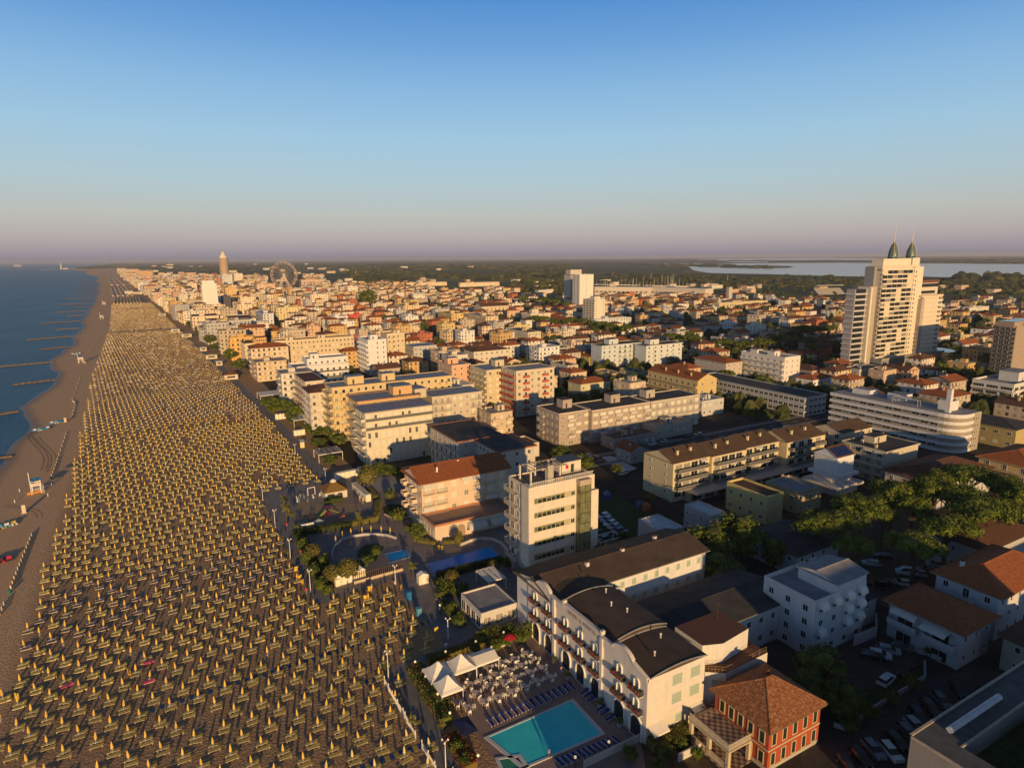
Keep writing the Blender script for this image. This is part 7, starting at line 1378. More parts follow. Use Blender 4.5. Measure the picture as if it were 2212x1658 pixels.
# low cream windbreak boards planted in lines down the shore
k = 0
for L_, n in (([('B0', 650, 30), ('B0', 620, 150)], 5), ([('B0', 572, 285), ('B0', 500, 500), ('B0', 440, 670)], 13), ([('A0', 690, 1195), ('A0', 620, 1390), ('A0', 650, 1410), ('A0', 620, 1520)], 14), ([('B0', 280, 1150), ('B0', 190, 1370), ('B0', 100, 1600)], 13), ([('C0', 125, 10), ('C0', 100, 90)], 3), ([('C0', 38, 230), ('C0', 5, 320)], 3), ([('A0', 850, 820), ('A0', 775, 960)], 8)):
    P_ = [G(*p) for p in L_]
    for i in range(n):
        t = i/max(1, n-1)*(len(P_)-1); a = min(int(t), len(P_)-2); g = P_[a].lerp(P_[a+1], t-a); dd = P_[a+1]-P_[a]
        b = MB(); ln = min(2.6, dd.length*(len(P_)-1)/n*.75); b.box(0, 0, -.1, ln, .12, .75); b.box(0, -.02, .75, ln, .14, .82)
        q = tag(obj('windbreak_board', b, mat('windbreak', (.64, .54, .38), .8), None, (g.x, g.y, .05), math.atan2(dd.y, dd.x)), 'cream windbreak board, %s of the shoreline boards counted from far to near' % nth(k), 'windbreak', 'cream boards along the shore'); k += 1
for i, (r, zx, zy, c, h_, lb) in enumerate((('B0', 210, 975, (.7, .62, .5), 2.6, 'white standing sign board between the windbreak lines'), ('B0', 565, 190, (.66, .55, .42), 2.2, 'cream sign board beside the blue pedal boats'), ('A0', 735, 1060, (.7, .5, .1), 1.0, 'yellow box beside the red and white lifeguard tower'))):
    g = G(r, zx, zy); b = MB(); b.box(-.5, -.1, 0, .5, .1, h_, 0).box(-.7, -.3, -.1, .7, .3, .25, 0); tag(obj('sign_board', b, plaster(c), None, tuple(g)), lb, 'sign board')
for i, (r, zx, zy, lb) in enumerate((('B0', 445, 690, 'teal litter bin near the nearest lifeguard tower'), ('C0', 82, 150, 'green litter bin at the end of the windbreak line'))):
    g = G(r, zx, zy); b = MB(); b.lathe([(.3, 0), (.36, .95), (.38, 1.0), (.2, 1.15)], 10); tag(obj('litter_bin', b, mat('bin_green', (.03, .16, .14), .5), None, tuple(g)), lb, 'litter bin')
for i, (zx, zy) in enumerate(((170, 790), (415, 830), (128, 885), (447, 737))):
    g = G('B0', zx, zy); b = MB(); b.lathe([(.12, 0), (.12, .8), (.2, .9), (.05, 1.0)], 7); tag(obj('marker_post', b, WHITE, None, tuple(g)), 'short white marker post by the lifeguard tower, %s from the left' % nth((1, 2, 0, 3)[i]), 'post', 'marker posts around the lifeguard tower')
# groynes
GR = [((0, 1092), (470, 1052)), ((110, 1250), (490, 1205)), ((0, 1505), (150, 1480)), ((355, 945), (610, 920)), ((230, 862), (610, 832)), ((490, 773), (690, 762)), ((360, 720), (700, 698)), ((580, 658), (735, 650)), ((470, 625), (740, 612)), ((645, 580), (780, 572)), ((525, 556), (790, 545)), ((690, 523), (815, 515)), ((570, 507), (820, 495)), ((725, 482), (830, 475)), ((605, 470), (835, 458)), ((740, 447), (835, 440)), ((640, 437), (840, 425)), ((660, 414), (840, 405)), ((690, 395), (838, 387)), ((670, 380), (835, 372)), ((700, 362), (830, 356)), ((690, 345), (825, 340))]
for i, (a, c) in enumerate(GR):
    g0, g1 = G('A0', *a), G('A0', *c); d = g1-g0; L_ = d.length; b = MB(); w_ = .9 if i < 8 else 1.6
    for k in range(max(3, int(L_/3.0))): x = k*L_/max(3, int(L_/3.0)); b.box(x, -w_, -2, x+2.7, w_, .55+.15*((k*5) % 3), 0); b.bar((x, -w_-.1, -2), (x, -w_-.1, 1.0), .16, 0, 5)
    tag(obj('groyne', b, mat('groyne_wood', (.17, .12, .085), .9, .3, 1), None, (g0.x, g0.y, 0), math.atan2(d.y, d.x)), 'dark timber groyne running into the sea, %s nearest' % nth([2, 1, 0, 3, 4, 5, 6, 7, 8, 9, 10, 11, 12, 13, 14, 15, 16, 17, 18, 19, 20, 21][[1, 0, 2].index(i) if False else i] if i > 2 else (2, 1, 0)[i]), 'groyne', 'groynes along the shore')
g0, g1 = G('B0', -200, 520), G('B0', 110, 482); d = g1-g0; tag(obj('groyne', MB().box(0, -.9, -2, d.length, .9, .45), MATS['groyne_wood'], None, (g0.x, g0.y, 0), math.atan2(d.y, d.x)), 'partly buried timber groyne at the left edge nearest the camera', 'groyne', 'groynes along the shore')
# lighthouse, breakwater, ship
g = G('A0', 530, 254); s = (g-CAM).length/FPX*.25012; q = thing('lighthouse', 'tiny pale lighthouse on the cape at the horizon', 'lighthouse', g); b = MB(); b.lathe([(6*s, -2), (4.5*s, 34*s), (5.6*s, 35*s), (4*s, 36*s), (3.4*s, 44*s), (.5*s, 48*s)], 10); obj('tower_shaft', b, plaster((.62, .56, .52)), q); b = MB(); b.box(10*s, -5*s, 0, 40*s, 8*s, 10*s); obj('keeper_house', b, plaster((.6, .5, .44)), q)
g0, g1 = G('A0', 380, 257), G('A0', 600, 252); d = g1-g0; tag(obj('breakwater', MB().box(0, -25, -3, d.length, 25, 3), CONC, None, tuple(g0), math.atan2(d.y, d.x)), 'thin breakwater reaching out from the lighthouse', 'breakwater')
g = G('A0', 148, 214); g = CAM+(g-CAM)*.6; g.z = -1; s = (g-CAM).length/FPX*.25012
q = thing('cargo_ship', 'long pale ship on the sea horizon at the far left', 'ship', g, -AZ-.5); b = hull_mb(105*s, 14*s, 9*s); obj('hull', b, [plaster((.55, .46, .44)), WHITE], q); b = MB(); b.box(-30*s, -5*s, 8*s, 20*s, 5*s, 15*s); obj('superstructure', b, plaster((.7, .6, .56)), q)
# beach kiosks along the promenade
for i, (r, zx, zy, sx, sy, h_, roof, lb) in enumerate((('A0', 1940, 1210, 8, 7, 3.2, TILEBR, 'beach kiosk with brown pyramid roof at the edge of the parasols'), ('A0', 1480, 800, 8, 6, 3.5, WHITEROOF, 'white flat beach kiosk farther up the promenade'), ('A0', 1570, 840, 9, 5, 3, WHITEROOF, 'pale beach kiosk next to the white flat kiosk'), ('A0', 1780, 1030, 8, 4, 3, HUTST, 'cream beach huts beside the parasols'), ('A0', 1870, 1085, 4, 4, 3, WHITEROOF, 'small cream hut before the brown roofed kiosk'), ('A0', 1730, 960, 5, 4, 3, WHITEROOF, 'white hut with rounded front far up the promenade'), ('A0', 1100, 470, 30, 10, 5, WHITEROOF, 'long white beach building beyond the last parasols'), ('A0', 1370, 655, 9, 6, 3, WHITEROOF, 'orange tinted kiosk beyond the brown roofed one'))):
    g = G(r, zx, zy); q = thing('beach_kiosk', lb, 'kiosk', (g.x, g.y, .05)); b = MB(); b.box(0, 0, -.1, sx, sy, h_, 0); b.box(sx*.2, -.03, 1.1, sx*.8, 0, 2.3, 1); obj('wall', b, [plaster((.74, .66, .54)), DARKMETAL], q)
    b = MB(); b.add([(-.8, -.8, h_), (sx+.8, -.8, h_), (sx+.8, sy+.8, h_), (-.8, sy+.8, h_), (sx/2, sy/2, h_+(2.6 if roof is TILEBR else .5))], [(0, 1, 4), (1, 2, 4), (2, 3, 4), (3, 0, 4), (3, 2, 1, 0)]); obj('roof', b, roof, q)
# ---------------------------------------------------------------- pools, gardens, terrace furniture
def pool(name, label, x0, y0, x1, y1, col, rimm, rot=0, ladder=True, pts=None):
    q = thing('swimming_pool', label, 'swimming pool', (0, 0, 0)); P_ = pts or [(x0, y0), (x1, y0), (x1, y1), (x0, y1)]
    cxx = sum(p[0] for p in P_)/len(P_); cyy = sum(p[1] for p in P_)/len(P_); q.location = (cxx, cyy, 0); P_ = [(a-cxx, c-cyy) for a, c in P_]
    n = len(P_); O_ = []
    for a, c in P_: l_ = math.hypot(a, c); O_.append((a+a/l_*.75, c+c/l_*.75))
    b = MB(); vs = [(x, y, .22) for x, y in P_]+[(x, y, .22) for x, y in O_]+[(x, y, .0) for x, y in O_]+[(x, y, 0.0) for x, y in P_]
    b.add(vs, [(i, n+i, n+(i+1) % n, (i+1) % n) for i in range(n)]+[(n+i, 2*n+i, 2*n+(i+1) % n, n+(i+1) % n) for i in range(n)]+[(3*n+i, i, (i+1) % n, 3*n+(i+1) % n) for i in range(n)], 0); obj('rim', b, rimm, q)
    b = MB(); b.add([(x, y, .15) for x, y in P_], [tuple(range(n))]); o = obj('water', b, col, q)
    me = o.data; 
    if me.polygons[0].normal.z < 0: me.flip_normals()
    return q
def water(name, col, col2):
    m = mat(name, col, .22, .0, .35, .08, col2=col2, bump=.08); return m
POOLC = water('pool_water_turquoise', (.04, .60, .74), (.06, .68, .80)); POOLB = water('pool_water_blue', (.008, .27, .78), (.014, .33, .84))
g0, g1, g2 = G('C2', 510, 1080, .15), G('C2', 770, 1360, .15), G('C2', 110, 1640, .15)
PX0, PX1, PY0, PY1 = 41.7, 56.4, 71.6, 80.6
g3 = G('C1', 2010, 1390, .15)
pool('pool', 'turquoise rectangular pool on the terrace of the white hotel', PX0, PY0, PX1, PY1, POOLC, WHITEROOF, pts=[(g3.x, g3.y), (g2.x, g2.y), (g1.x, g1.y), (g0.x, g0.y)])
pool('pool', 'small green whirlpool at the bottom edge beside the turquoise pool', 0, 0, 0, 0, water('whirl_water', (.05, .25, .18), (.06, .28, .2)), WHITEROOF, pts=gp('C2', [(-110, 1590), (50, 1570), (110, 1650), (-60, 1700)]))
pool('pool', 'larger dark blue pool at the foot of the cream tower', 0, 0, 0, 0, POOLB, BLUEROOF, pts=gp('B1', [(1475, 1415), (2020, 1270), (2140, 1395), (1560, 1530)]))
pool('pool', 'small square blue pool left of the larger blue pool', 0, 0, 0, 0, POOLB, BLUEROOF, pts=gp('B1', [(1120, 1330), (1280, 1297), (1330, 1350), (1165, 1400)]))
def curved_wall(r, pts, h, w, m, name, label, cat):
    P_ = [G(*((r,)+p)) for p in pts]; o_ = P_[0]; b = MB()
    for a, c in zip(P_, P_[1:]):
        d = (c-a); L_ = d.length; n = Vector((-d.y, d.x, 0))/L_*w/2; e = d/L_*.0; a_, c_ = a-o_-e, c-o_+e
        b.add([tuple(a_-n), tuple(c_-n), tuple(c_+n), tuple(a_+n), tuple(a_-n+Vector((0, 0, h))), tuple(c_-n+Vector((0, 0, h))), tuple(c_+n+Vector((0, 0, h))), tuple(a_+n+Vector((0, 0, h)))], [(0, 1, 5, 4), (1, 2, 6, 5), (2, 3, 7, 6), (3, 0, 4, 7), (4, 5, 6, 7)])
    return tag(obj(name, b, m, None, (o_.x, o_.y, 0.02)), label, cat)
curved_wall('B1', [(665, 1390), (655, 1330), (680, 1270), (740, 1215), (830, 1185), (940, 1168), (1060, 1168), (1150, 1180), (1210, 1200)], .7, .3, plaster((.55, .55, .58)), 'garden_wall', 'low white wall curving round the shaded sun terrace', 'wall')
curved_wall('B1', [(1765, 1260), (1850, 1225), (1950, 1205), (2040, 1210), (2120, 1245), (2180, 1310)], .8, .3, plaster((.6, .58, .56)), 'garden_wall', 'low pale wall curving behind the larger blue pool', 'wall')
curved_wall('B1', [(1110, 990), (1170, 1020), (1260, 1025), (1330, 1010)], .5, .3, plaster((.55, .48, .42)), 'garden_wall', 'low kerb wall in front of the leafy curved lawn', 'wall')
sheet('oval_terrace', [tuple(Vector(G('B1', 1125, 722)[:2])+Vector((cos(a)*6.2-sin(a)*0, sin(a)*7.6))) for a in [2*pi*k/20 for k in range(20)]], mat('grey_stone', (.30, .30, .33)), .11)  # oval floor of plain grey stone
sheet('curved_lawn', gp('B1', [(1090, 930), (1150, 900), (1280, 900), (1330, 960), (1300, 1010), (1200, 1015), (1110, 975)]), GRASSM, .10)
sheet('garden_island', gp('B1', [(880, 1300), (940, 1250), (1050, 1240), (1110, 1270), (1060, 1330), (1040, 1390), (930, 1395), (870, 1350)]), GRASSM, .10)
sheet('flower_bed', gp('C1', [(1295, 800), (1440, 780), (1530, 890), (1610, 1020), (1700, 1180), (1700, 1250), (1620, 1340), (1590, 1260), (1470, 1100), (1380, 930)]), EARTH, .105)
sheet('villa_garden', gp('C2', [(1110, 1420), (1440, 1300), (1560, 1500), (1700, 1600), (1800, 1800), (1180, 1800)]), EARTH, .105)
sheet('parking_garden', gp('C3', [(570, 1300), (660, 1325), (960, 1120), (1350, 880), (1350, 780), (1180, 830), (960, 960), (700, 1000), (560, 1150)]), GRASSM, .03)
# hedges
def hedge(r, a, c, w, h, lb, m=None, fl=False):
    g0, g1 = G(r, *a), G(r, *c); d = g1-g0; L_ = d.length; b = MB(); rn_ = random.Random(int(L_*100)); b.box(0, -w*.42, 0, L_, w*.42, h*.85)
    for _ in range(int(L_*w*34)+int(L_*h*30)):
        x, y, z = rn_.uniform(0, L_), rn_.uniform(-w/2, w/2), h*rn_.uniform(.75, 1.05)
        if rn_.random() < .5: y = rn_.choice((-1, 1))*w/2*rn_.uniform(.85, 1.1); z = rn_.uniform(.05, h)
        p = Vector((x, y, z)); u = Vector((rn_.gauss(0, 1), rn_.gauss(0, 1), rn_.gauss(0, 1))).normalized(); v = u.orthogonal().normalized(); s = rn_.uniform(.08, .17)
        b.add([tuple(p-u*s-v*s*.6), tuple(p+u*s-v*s*.5), tuple(p+u*s*.8+v*s*.6), tuple(p-u*s+v*s*.5)], [(0, 1, 2, 3)], (1 if fl and rn_.random() < .09 else 0))
    return tag(obj('hedge', b, [m or BROAD_L, mat('hedge_flowers', (.45, .06, .08))], None, (g0.x, g0.y, .08), math.atan2(d.y, d.x)), lb, 'hedge')
for a_ in (('C1', (1370, 830), (1470, 980), 2.8, 2.0, 'tall flowering hedge left of the white marquee, upper part', None, True), ('C1', (1470, 980), (1600, 1160), 3.2, 2.2, 'tall flowering hedge below the white marquee', None, True), ('C1', (1600, 1160), (1640, 1300), 2.2, 1.8, 'end of the flowering hedge at the terrace corner', None, True), ('C1', (1690, 1400), (1860, 1680), 2.6, 1.3, 'reddish green hedge along the lower terrace edge', leafmat('red_leaves', (.08, .03, .012), (.13, .05, .02), (.16, .12, .03)), True),
           ('C1', (1490, 760), (1900, 600), 1.6, 1.3, 'hedge behind the white marquee', OLIVE_L), ('C1', (1900, 600), (2190, 520), 2.4, 1.8, 'sunlit hedge between marquee and hotel', OLIVE_L), ('B1', (360, 1160), (600, 1640), 2.6, 1.9, 'long dark hedge along the promenade corner', DARK_L), ('B1', (380, 1160), (830, 1090), 2.0, 1.6, 'hedge below the playground', DARK_L), ('B1', (830, 1085), (1040, 1040), 1.6, 1.5, 'sunlit clipped hedge right of the playground', OLIVE_L), ('B1', (1040, 1040), (1060, 900), 1.6, 1.5, 'clipped hedge turning uphill beside the path', OLIVE_L),
           ('B1', (590, 895), (750, 870), 1.8, 1.6, 'dark hedge under the thatched bar', DARK_L), ('B1', (1060, 640), (1250, 620), 2.5, 1.2, 'hedge behind the oval terrace', DARK_L), ('B1', (1370, 1215), (1560, 1250), 1.2, 1.0, 'clipped yellow green hedge before the restaurant', OLIVE_L), ('B1', (1620, 1240), (1750, 1230), 1.1, 1.0, 'second clipped hedge beside the yellow bins', OLIVE_L), ('B1', (1310, 1110), (1450, 1180), 2.0, 1.4, 'triangular hedge at the restaurant corner', OLIVE_L),
           ('B1', (1560, 1540), (2130, 1400), 1.8, 1.6, 'dark hedge below the larger blue pool', DARK_L), ('B1', (880, 1420), (600, 1500), 1.2, 1.3, 'hedge above the striped huts', OLIVE_L), ('B1', (970, 780), (1040, 860), 1.4, 1.3, 'hedge beside the white cabins', OLIVE_L), ('C1', (1560, 60), (1860, 200), 2.2, 1.2, 'loose hedge beside the garden path', BROAD_L), ('C1', (1620, 250), (1780, 440), 2.0, 1.2, 'loose hedge farther down the garden path', BROAD_L), ('C3', (1310, 590), (1620, 660), 1.2, 1.0, 'dark hedge within the curved villa wall', DARK_L), ('C2', (1190, 1500), (1540, 1360), 2.2, 1.6, 'sunlit hedge in the villa yard', OLIVE_L)):
    hedge(*a_)
# walls and fences
def lowwall(r, pts, h, w, m, name, label, cat): return curved_wall(r, pts, h, w, m, name, label, cat)
lowwall('C3', [(565, 1300), (660, 1330), (960, 1125), (1355, 890), (1350, 760)], .8, .3, plaster((.5, .5, .52)), 'corner_wall', 'pale low wall round the corner garden by the lane', 'wall')
lowwall('C3', [(1260, 640), (1310, 670), (1380, 680), (1480, 740), (1560, 745), (1640, 700), (1850, 560)], 1.0, .35, plaster((.55, .55, .57)), 'villa_wall', 'pale curved wall around the villa with wide awning', 'wall')
lowwall('C3', [(740, 600), (930, 520), (925, 400)], 2.2, .3, plaster((.6, .6, .62)), 'yard_wall', 'white wall beside the parked cars behind the annexe', 'wall')
lowwall('C2', [(620, 1658), (1110, 1420)], 1.3, .2, plaster((.64, .62, .60)), 'terrace_wall', 'white slatted wall along the lower terrace edge', 'wall')
lowwall('C1', [(2000, 650), (2170, 600), (2211, 560)], .9, .2, plaster((.68, .66, .62)), 'terrace_wall', 'low white wall behind the dining tables', 'wall')
def picket(r, pts, label):
    P_ = [G(*((r,)+p)) for p in pts]; o_ = P_[0]; q = thing('picket_fence', label, 'fence', (o_.x, o_.y, .05)); b = MB()
    for a, c in zip(P_, P_[1:]):
        d = c-a; n = max(1, int(d.length/.3)); a_, c_ = a-o_, c-o_
        for z in (.35, .85): b.bar((a_.x, a_.y, z), (c_.x, c_.y, z), .05)
        for i in range(n): p = a_.lerp(c_, i/n); b.box(p.x-.06, p.y-.06, 0, p.x+.06, p.y+.06, 1.15 if i % 8 else 1.6)
    obj('pickets', b, WHITE, q)
picket('C1', [(1110, 930), (1180, 1060), (1290, 1240), (1385, 1420)], 'white picket fence between sand and path'); picket('C1', [(1435, 1490), (1560, 1700)], 'white picket fence continuing at the bottom edge')
# slatted screen and striped huts
g0, g1 = G('B1', 845, 1590), G('B1', 1280, 1470); d = g1-g0; q = thing('screen_fence', 'dark slatted screen with white letters board between huts and palm', 'fence', (g0.x, g0.y, .05), math.atan2(d.y, d.x)); b = MB(); n = int(d.length/.5)
for i in range(n+1): b.box(i*d.length/n-.06, -.06, 0, i*d.length/n+.06, .06, 2.3)
b.box(0, -.05, 2.2, d.length, .05, 2.3); obj('slats', b, mat('screen_wood', (.12, .08, .06)), q); b = MB(); b.box(0, -.14, .05, d.length*.97, -.07, .75); obj('board', b, plaster((.6, .5, .38)), q)
def huts(r, zx, zy, n, w_, lb, rz=.0, kind='gable', dx=1.5, cat='changing hut'):
    g = G(r, zx, zy)
    for i in range(n):
        q = thing('changing_hut', '%s, %s of its row' % (lb, nth(i)) if n > 1 else lb, cat, (g.x+i*dx*cos(rz), g.y+i*dx*sin(rz), .06), rz, 'changing huts' if n > 1 else None)
        b = MB(); b.box(0, 0, 0, w_, 1.6, 2.1, 0); b.box(w_*.25, -.02, 0, w_*.75, 0, 1.9, 1); obj('wall', b, [HUTST, CANVAS], q); b = MB()
        if kind == 'gable': b.add([(-.1, -.1, 2.1), (w_+.1, -.1, 2.1), (w_+.1, 1.7, 2.1), (-.1, 1.7, 2.1), (w_/2, -.1, 2.75), (w_/2, 1.7, 2.75)], [(0, 1, 4), (1, 2, 5, 4), (2, 3, 5), (3, 0, 4, 5), (3, 2, 1, 0)])
        else: b.box(-.1, -.1, 2.1, w_+.1, 1.7, 2.25)
        obj('roof', b, CANVAS, q)
huts('B1', 690, 1615, 5, 1.45, 'cream striped changing hut left of the slatted screen', .12); huts('B1', 1410, 1600, 1, 2.4, 'lone striped changing hut beside the shaded path'); 
huts('B1', 690, 690, 5, 1.6, 'white cabin behind the thatched bar', .05, 'flat', 1.7, 'cabin'); huts('B1', 830, 770, 7, 2.2, 'white cabin in the row descending beside the clipped hedge', -pi/2+.05, 'flat', 1.9, 'cabin')
huts('B1', 420, 410, 3, 1.4, 'cream hut behind the promenade lamps', 1.4, 'flat', 1.6); huts('B1', 330, 310, 3, 1.5, 'cream hut farther up the promenade', 0, 'flat', 1.6); huts('B1', 170, 170, 3, 1.5, 'small cream hut by the pergola restaurant', 0, 'gable', 1.6)
# thatched bar
g = G('B1', 600, 870); q = thing('beach_bar', 'white bar pavilion with brown thatched pyramid roof and pale cap', 'bar', (g.x, g.y, .06)); b = MB(); b.box(0, 0, 0, 7, 6.4, 2.5, 0); b.box(.8, -.03, 1.1, 3, 0, 1.9, 1).box(4, -.03, 1.2, 5.4, 0, 1.8, 1); obj('wall', b, [plaster((.7, .66, .6)), DARKMETAL], q)
b = MB(); b.add([(-.5, -.5, 2.5), (7.5, -.5, 2.5), (7.5, 6.9, 2.5), (-.5, 6.9, 2.5), (3.1, 2.8, 4.9), (3.9, 2.8, 4.9), (3.9, 3.6, 4.9), (3.1, 3.6, 4.9)], [(0, 1, 5, 4), (1, 2, 6, 5), (2, 3, 7, 6), (3, 0, 4, 7), (3, 2, 1, 0)]); obj('roof', b, mat('thatch', (.20, .12, .04), .95, .3, 5), q); b = MB(); b.lathe([(1.0, 4.75), (1.1, 5.0), (.5, 5.5), (.05, 5.7)], 8, 0, (3.5, 3.2, 0)); obj('roof_cap', b, CANVAS, q)
# playground
g = G('B1', 620, 1000); q = thing('slide', 'yellow green double slide with purple tower in the playground', 'playground slide', (g.x, g.y, .1), .3); PG = mat('slide_green', (.30, .36, .03), .5); b = MB()
b.box(-3.6, -.35, .3, -.3, .35, .4) if False else None
for sx in (-1, 1): b.add([(sx*.5, -.4, 1.9), (sx*.5, .4, 1.9), (sx*3.6, .4, .15), (sx*3.6, -.4, .15), (sx*.5, -.4, 1.7), (sx*.5, .4, 1.7), (sx*3.6, .4, 0), (sx*3.6, -.4, 0)], [(0, 1, 2, 3), (7, 6, 5, 4), (0, 3, 7, 4), (1, 5, 6, 2), (2, 6, 7, 3)])
obj('chute', b, PG, q); b = MB(); b.box(-.5, -.6, 0, .5, .6, 1.7).add([(-.7, -.8, 2.6), (.7, -.8, 2.6), (.7, .8, 2.6), (-.7, .8, 2.6), (0, 0, 3.4)], [(0, 1, 4), (1, 2, 4), (2, 3, 4), (3, 0, 4)]); obj('tower_box', b, mat('slide_purple', (.10, .012, .08), .5), q)
for zx, zy, lb in ((480, 1050, 'dark climbing frame in the playground'), (720, 1050, 'red and orange seesaw in the playground')):
    g = G('B1', zx, zy); b = MB()
    if 'climb' in lb:
        for x in (-.6, .6):
            for y in (-.8, .8): b.bar((x, y, 0), (x*.8, y*.8, 2.3), .06)
        for z in (.6, 1.2, 1.8): b.bar((-.6, -.8, z), (.6, -.8, z), .05); b.bar((-.6, .8, z), (.6, .8, z), .05); b.bar((-.6, -.8, z), (-.6, .8, z), .05)
        tag(obj('climbing_frame', b, mat('dark_red', (.12, .03, .02)), None, tuple(g)), lb, 'climbing frame')
    else: b.bar((-1.8, 0, .3), (1.6, 1.0, 1.2), .14); b.lathe([(.5, 0), (.2, .7)], 8); b.box(1.3, .7, 1.0, 1.9, 1.3, 1.5); tag(obj('seesaw', b, mat('orange_red', (.35, .08, .03)), None, tuple(g)), lb, 'seesaw')
g = G('B1', 395, 1130); b = MB(); b.box(0, 0, 0, 3.4, .4, 1.6).box(-.1, -.1, 1.6, 3.5, .5, 1.8); tag(obj('white_screen', b, WHITE, None, (g.x, g.y, .08)), 'white boxy screen at the playground corner', 'screen')
b = MB(); b.box(0, 0, 0, 2.6, 1.4, 1.0); b.add([(0, 0, 1), (2.6, 0, 1), (2.6, 1.4, 1), (0, 1.4, 1), (1.3, .7, 1.6)], [(0, 1, 4), (1, 2, 4), (2, 3, 4), (3, 0, 4)]); tag(obj('covered_box', b, mat('pale_cover', (.3, .36, .38)), None, (g.x+4.0, g.y+1.6, .1)), 'pale blue covered box beside the white screen', 'box')
# outdoor gym by the bar
gy = G('B1', 460, 870); rn_ = random.Random(8)
for i in range(9):
    x, y = gy.x+rn_.uniform(-3.8, 4.6), gy.y+rn_.uniform(-1.5, 4.5); b = MB(); b.bar((0, 0, 0), (.1, 0, rn_.uniform(1.2, 2.0)), .09, 0, 6); b.bar((.05, -.4, .9), (.05, .4, .9), .06); b.box(-.3, -.2, .4, .3, .2, .5); b.bar((-.3, 0, .45), (.5, 0, 1.2), .05)
    tag(obj('gym_machine', b, mat('gym_blue', (.20, .32, .42), .5, .1, 2) if i % 2 else WHITE, None, (x, y, .09), rn_.uniform(0, 6)), 'blue white outdoor exercise machine before the thatched bar', 'exercise machine', 'outdoor exercise machines before the bar')
b = MB(); b.bar((0, 0, 0), (0, 0, 2.6), .12); b.bar((2.3, .3, 0), (2.3, .3, 2.6), .12); b.bar((0, 0, 2.6), (2.3, .3, 2.6), .12); tag(obj('exercise_bar', b, WHITE, None, (gy.x+.6, gy.y+4.4, .08)), 'white exercise bar frame behind the gym machines', 'exercise bar')
# marquee of three peaked tents and one flat bay
def tent(x, y, s, h, lb, peak=True, w=None):
    w = w or s; q = thing('marquee', lb, 'marquee', (x, y, .09)); b = MB(); n = 6
    if peak:
        vs = [(0, 0, h), (w, 0, h), (w, s, h), (0, s, h)]
        rings = [[(0, 0, h), (w, 0, h), (w, s, h), (0, s, h)]]
        for t in (.25, .5, .75, .95): zz = h+2.2*(t**1.5); rings.append([(w/2+(x_-w/2)*(1-t), s/2+(y_-s/2)*(1-t), zz) for x_, y_, _ in rings[0]])
        b.add([v for r__ in rings for v in r__], [(4*j+i, 4*j+(i+1) % 4, 4*j+4+(i+1) % 4, 4*j+4+i) for j in range(4) for i in range(4)]+[(16, 17, 18, 19)])
    else: b.add([(0, 0, h), (w, 0, h), (w, s, h), (0, s, h), (0, s/2, h+.7), (w, s/2, h+.7)], [(0, 1, 5, 4), (2, 3, 4, 5), (3, 0, 4), (1, 2, 5)])
    for a, c in (((0, 0), (w, 0)), ((w, 0), (w, s)), ((w, s), (0, s)), ((0, s), (0, 0))): b.add([(a[0], a[1], h), (c[0], c[1], h), (c[0], c[1], h-.35), (a[0], a[1], h-.35)], [(0, 1, 2, 3), (3, 2, 1, 0)][:1])
    obj('canopy', b, CANVAS, q)
    for a in ((0.05, .05), (w-.05, .05), (w-.05, s-.05), (.05, s-.05)): b = MB(); b.bar((a[0], a[1], 0), (a[0], a[1], h), .06); obj('leg', b, WHITE, q)
hT = 2.5; ga, gb, gc, gd = G('C1', 1605, 1040, hT), G('C1', 1790, 970, hT), G('C1', 1445, 775, hT), G('C1', 2050, 730, hT); S_ = gb.x-ga.x
tent(ga.x, ga.y, S_, hT, 'nearest peaked white marquee tent'); tent(ga.x-.2, ga.y+S_+.1, S_+.4, hT, 'left rear peaked white marquee tent'); tent(ga.x+S_+.3, ga.y+S_+.1, S_+.3, hT, 'right rear peaked white marquee tent'); tent(ga.x+2*S_+.7, ga.y+S_+.3, S_*.95, hT, 'flat roofed white marquee bay next to the dining tables', False, w=S_*1.15)
# tables and chairs
def chair_parts(parent):
    b = MB(); b.box(-.24, -.24, .40, .24, .24, .45); obj('seat', b, WHITE, parent)
    b = MB(); b.box(-.24, .20, .45, .24, .25, .92); b.box(-.28, -.22, .62, -.23, .22, .66).box(.23, -.22, .62, .28, .22, .66); obj('backrest', b, WHITE, parent)
    for x, y in ((-.25, -.25), (.25, -.25), (-.25, .25), (.25, .25)): b = MB(); b.bar((x, y, 0), (x*.85, y*.85, .42), .03); obj('leg', b, WHITE, parent)
ch0 = thing('garden_chair', 'x', 'chair', (0, 0, -99), 0, 'white chairs at the dining tables'); chair_parts(ch0); reg_kids(ch0)
tb0 = thing('garden_table', 'x', 'table', (0, 0, -99), 0, 'dining tables on the pool terrace'); b = MB(); b.lathe([(.62, .70), (.62, .74)], 14, 0); obj('tabletop', b, mat('table_cloth', (.62, .50, .48), .8, .2, 4), tb0)
for k in range(4): b = MB(); a = pi/4+k*pi/2; b.bar((.45*cos(a), .45*sin(a), 0), (.4*cos(a), .4*sin(a), .70), .035); obj('leg', b, WHITE, tb0)
reg_kids(tb0); ZR = lambda x, y: ((1080+x*320/2211)*.8641, (1600+y*320/2211)*.8641)
def Gz(x, y, h=0): vx, vy = ZR(x, y); return G('A0', vx/.25012, (vy-518.5)/.25012, h)
TB = [(1190, 390), (1405, 330), (1625, 235), (1770, 340), (1540, 440), (1325, 525), (1890, 480), (1670, 560), (1095, 600), (1455, 650), (2035, 640), (1795, 710), (1225, 730), (885, 680), (1580, 800), (655, 770), (990, 780), (1370, 895), (755, 920), (1130, 990), (890, 1070), (620, 1170), (430, 1080), (960, 480)]
used_t = False; used_c = False; rc = random.Random(4); sides = ['near', 'right', 'far', 'left']
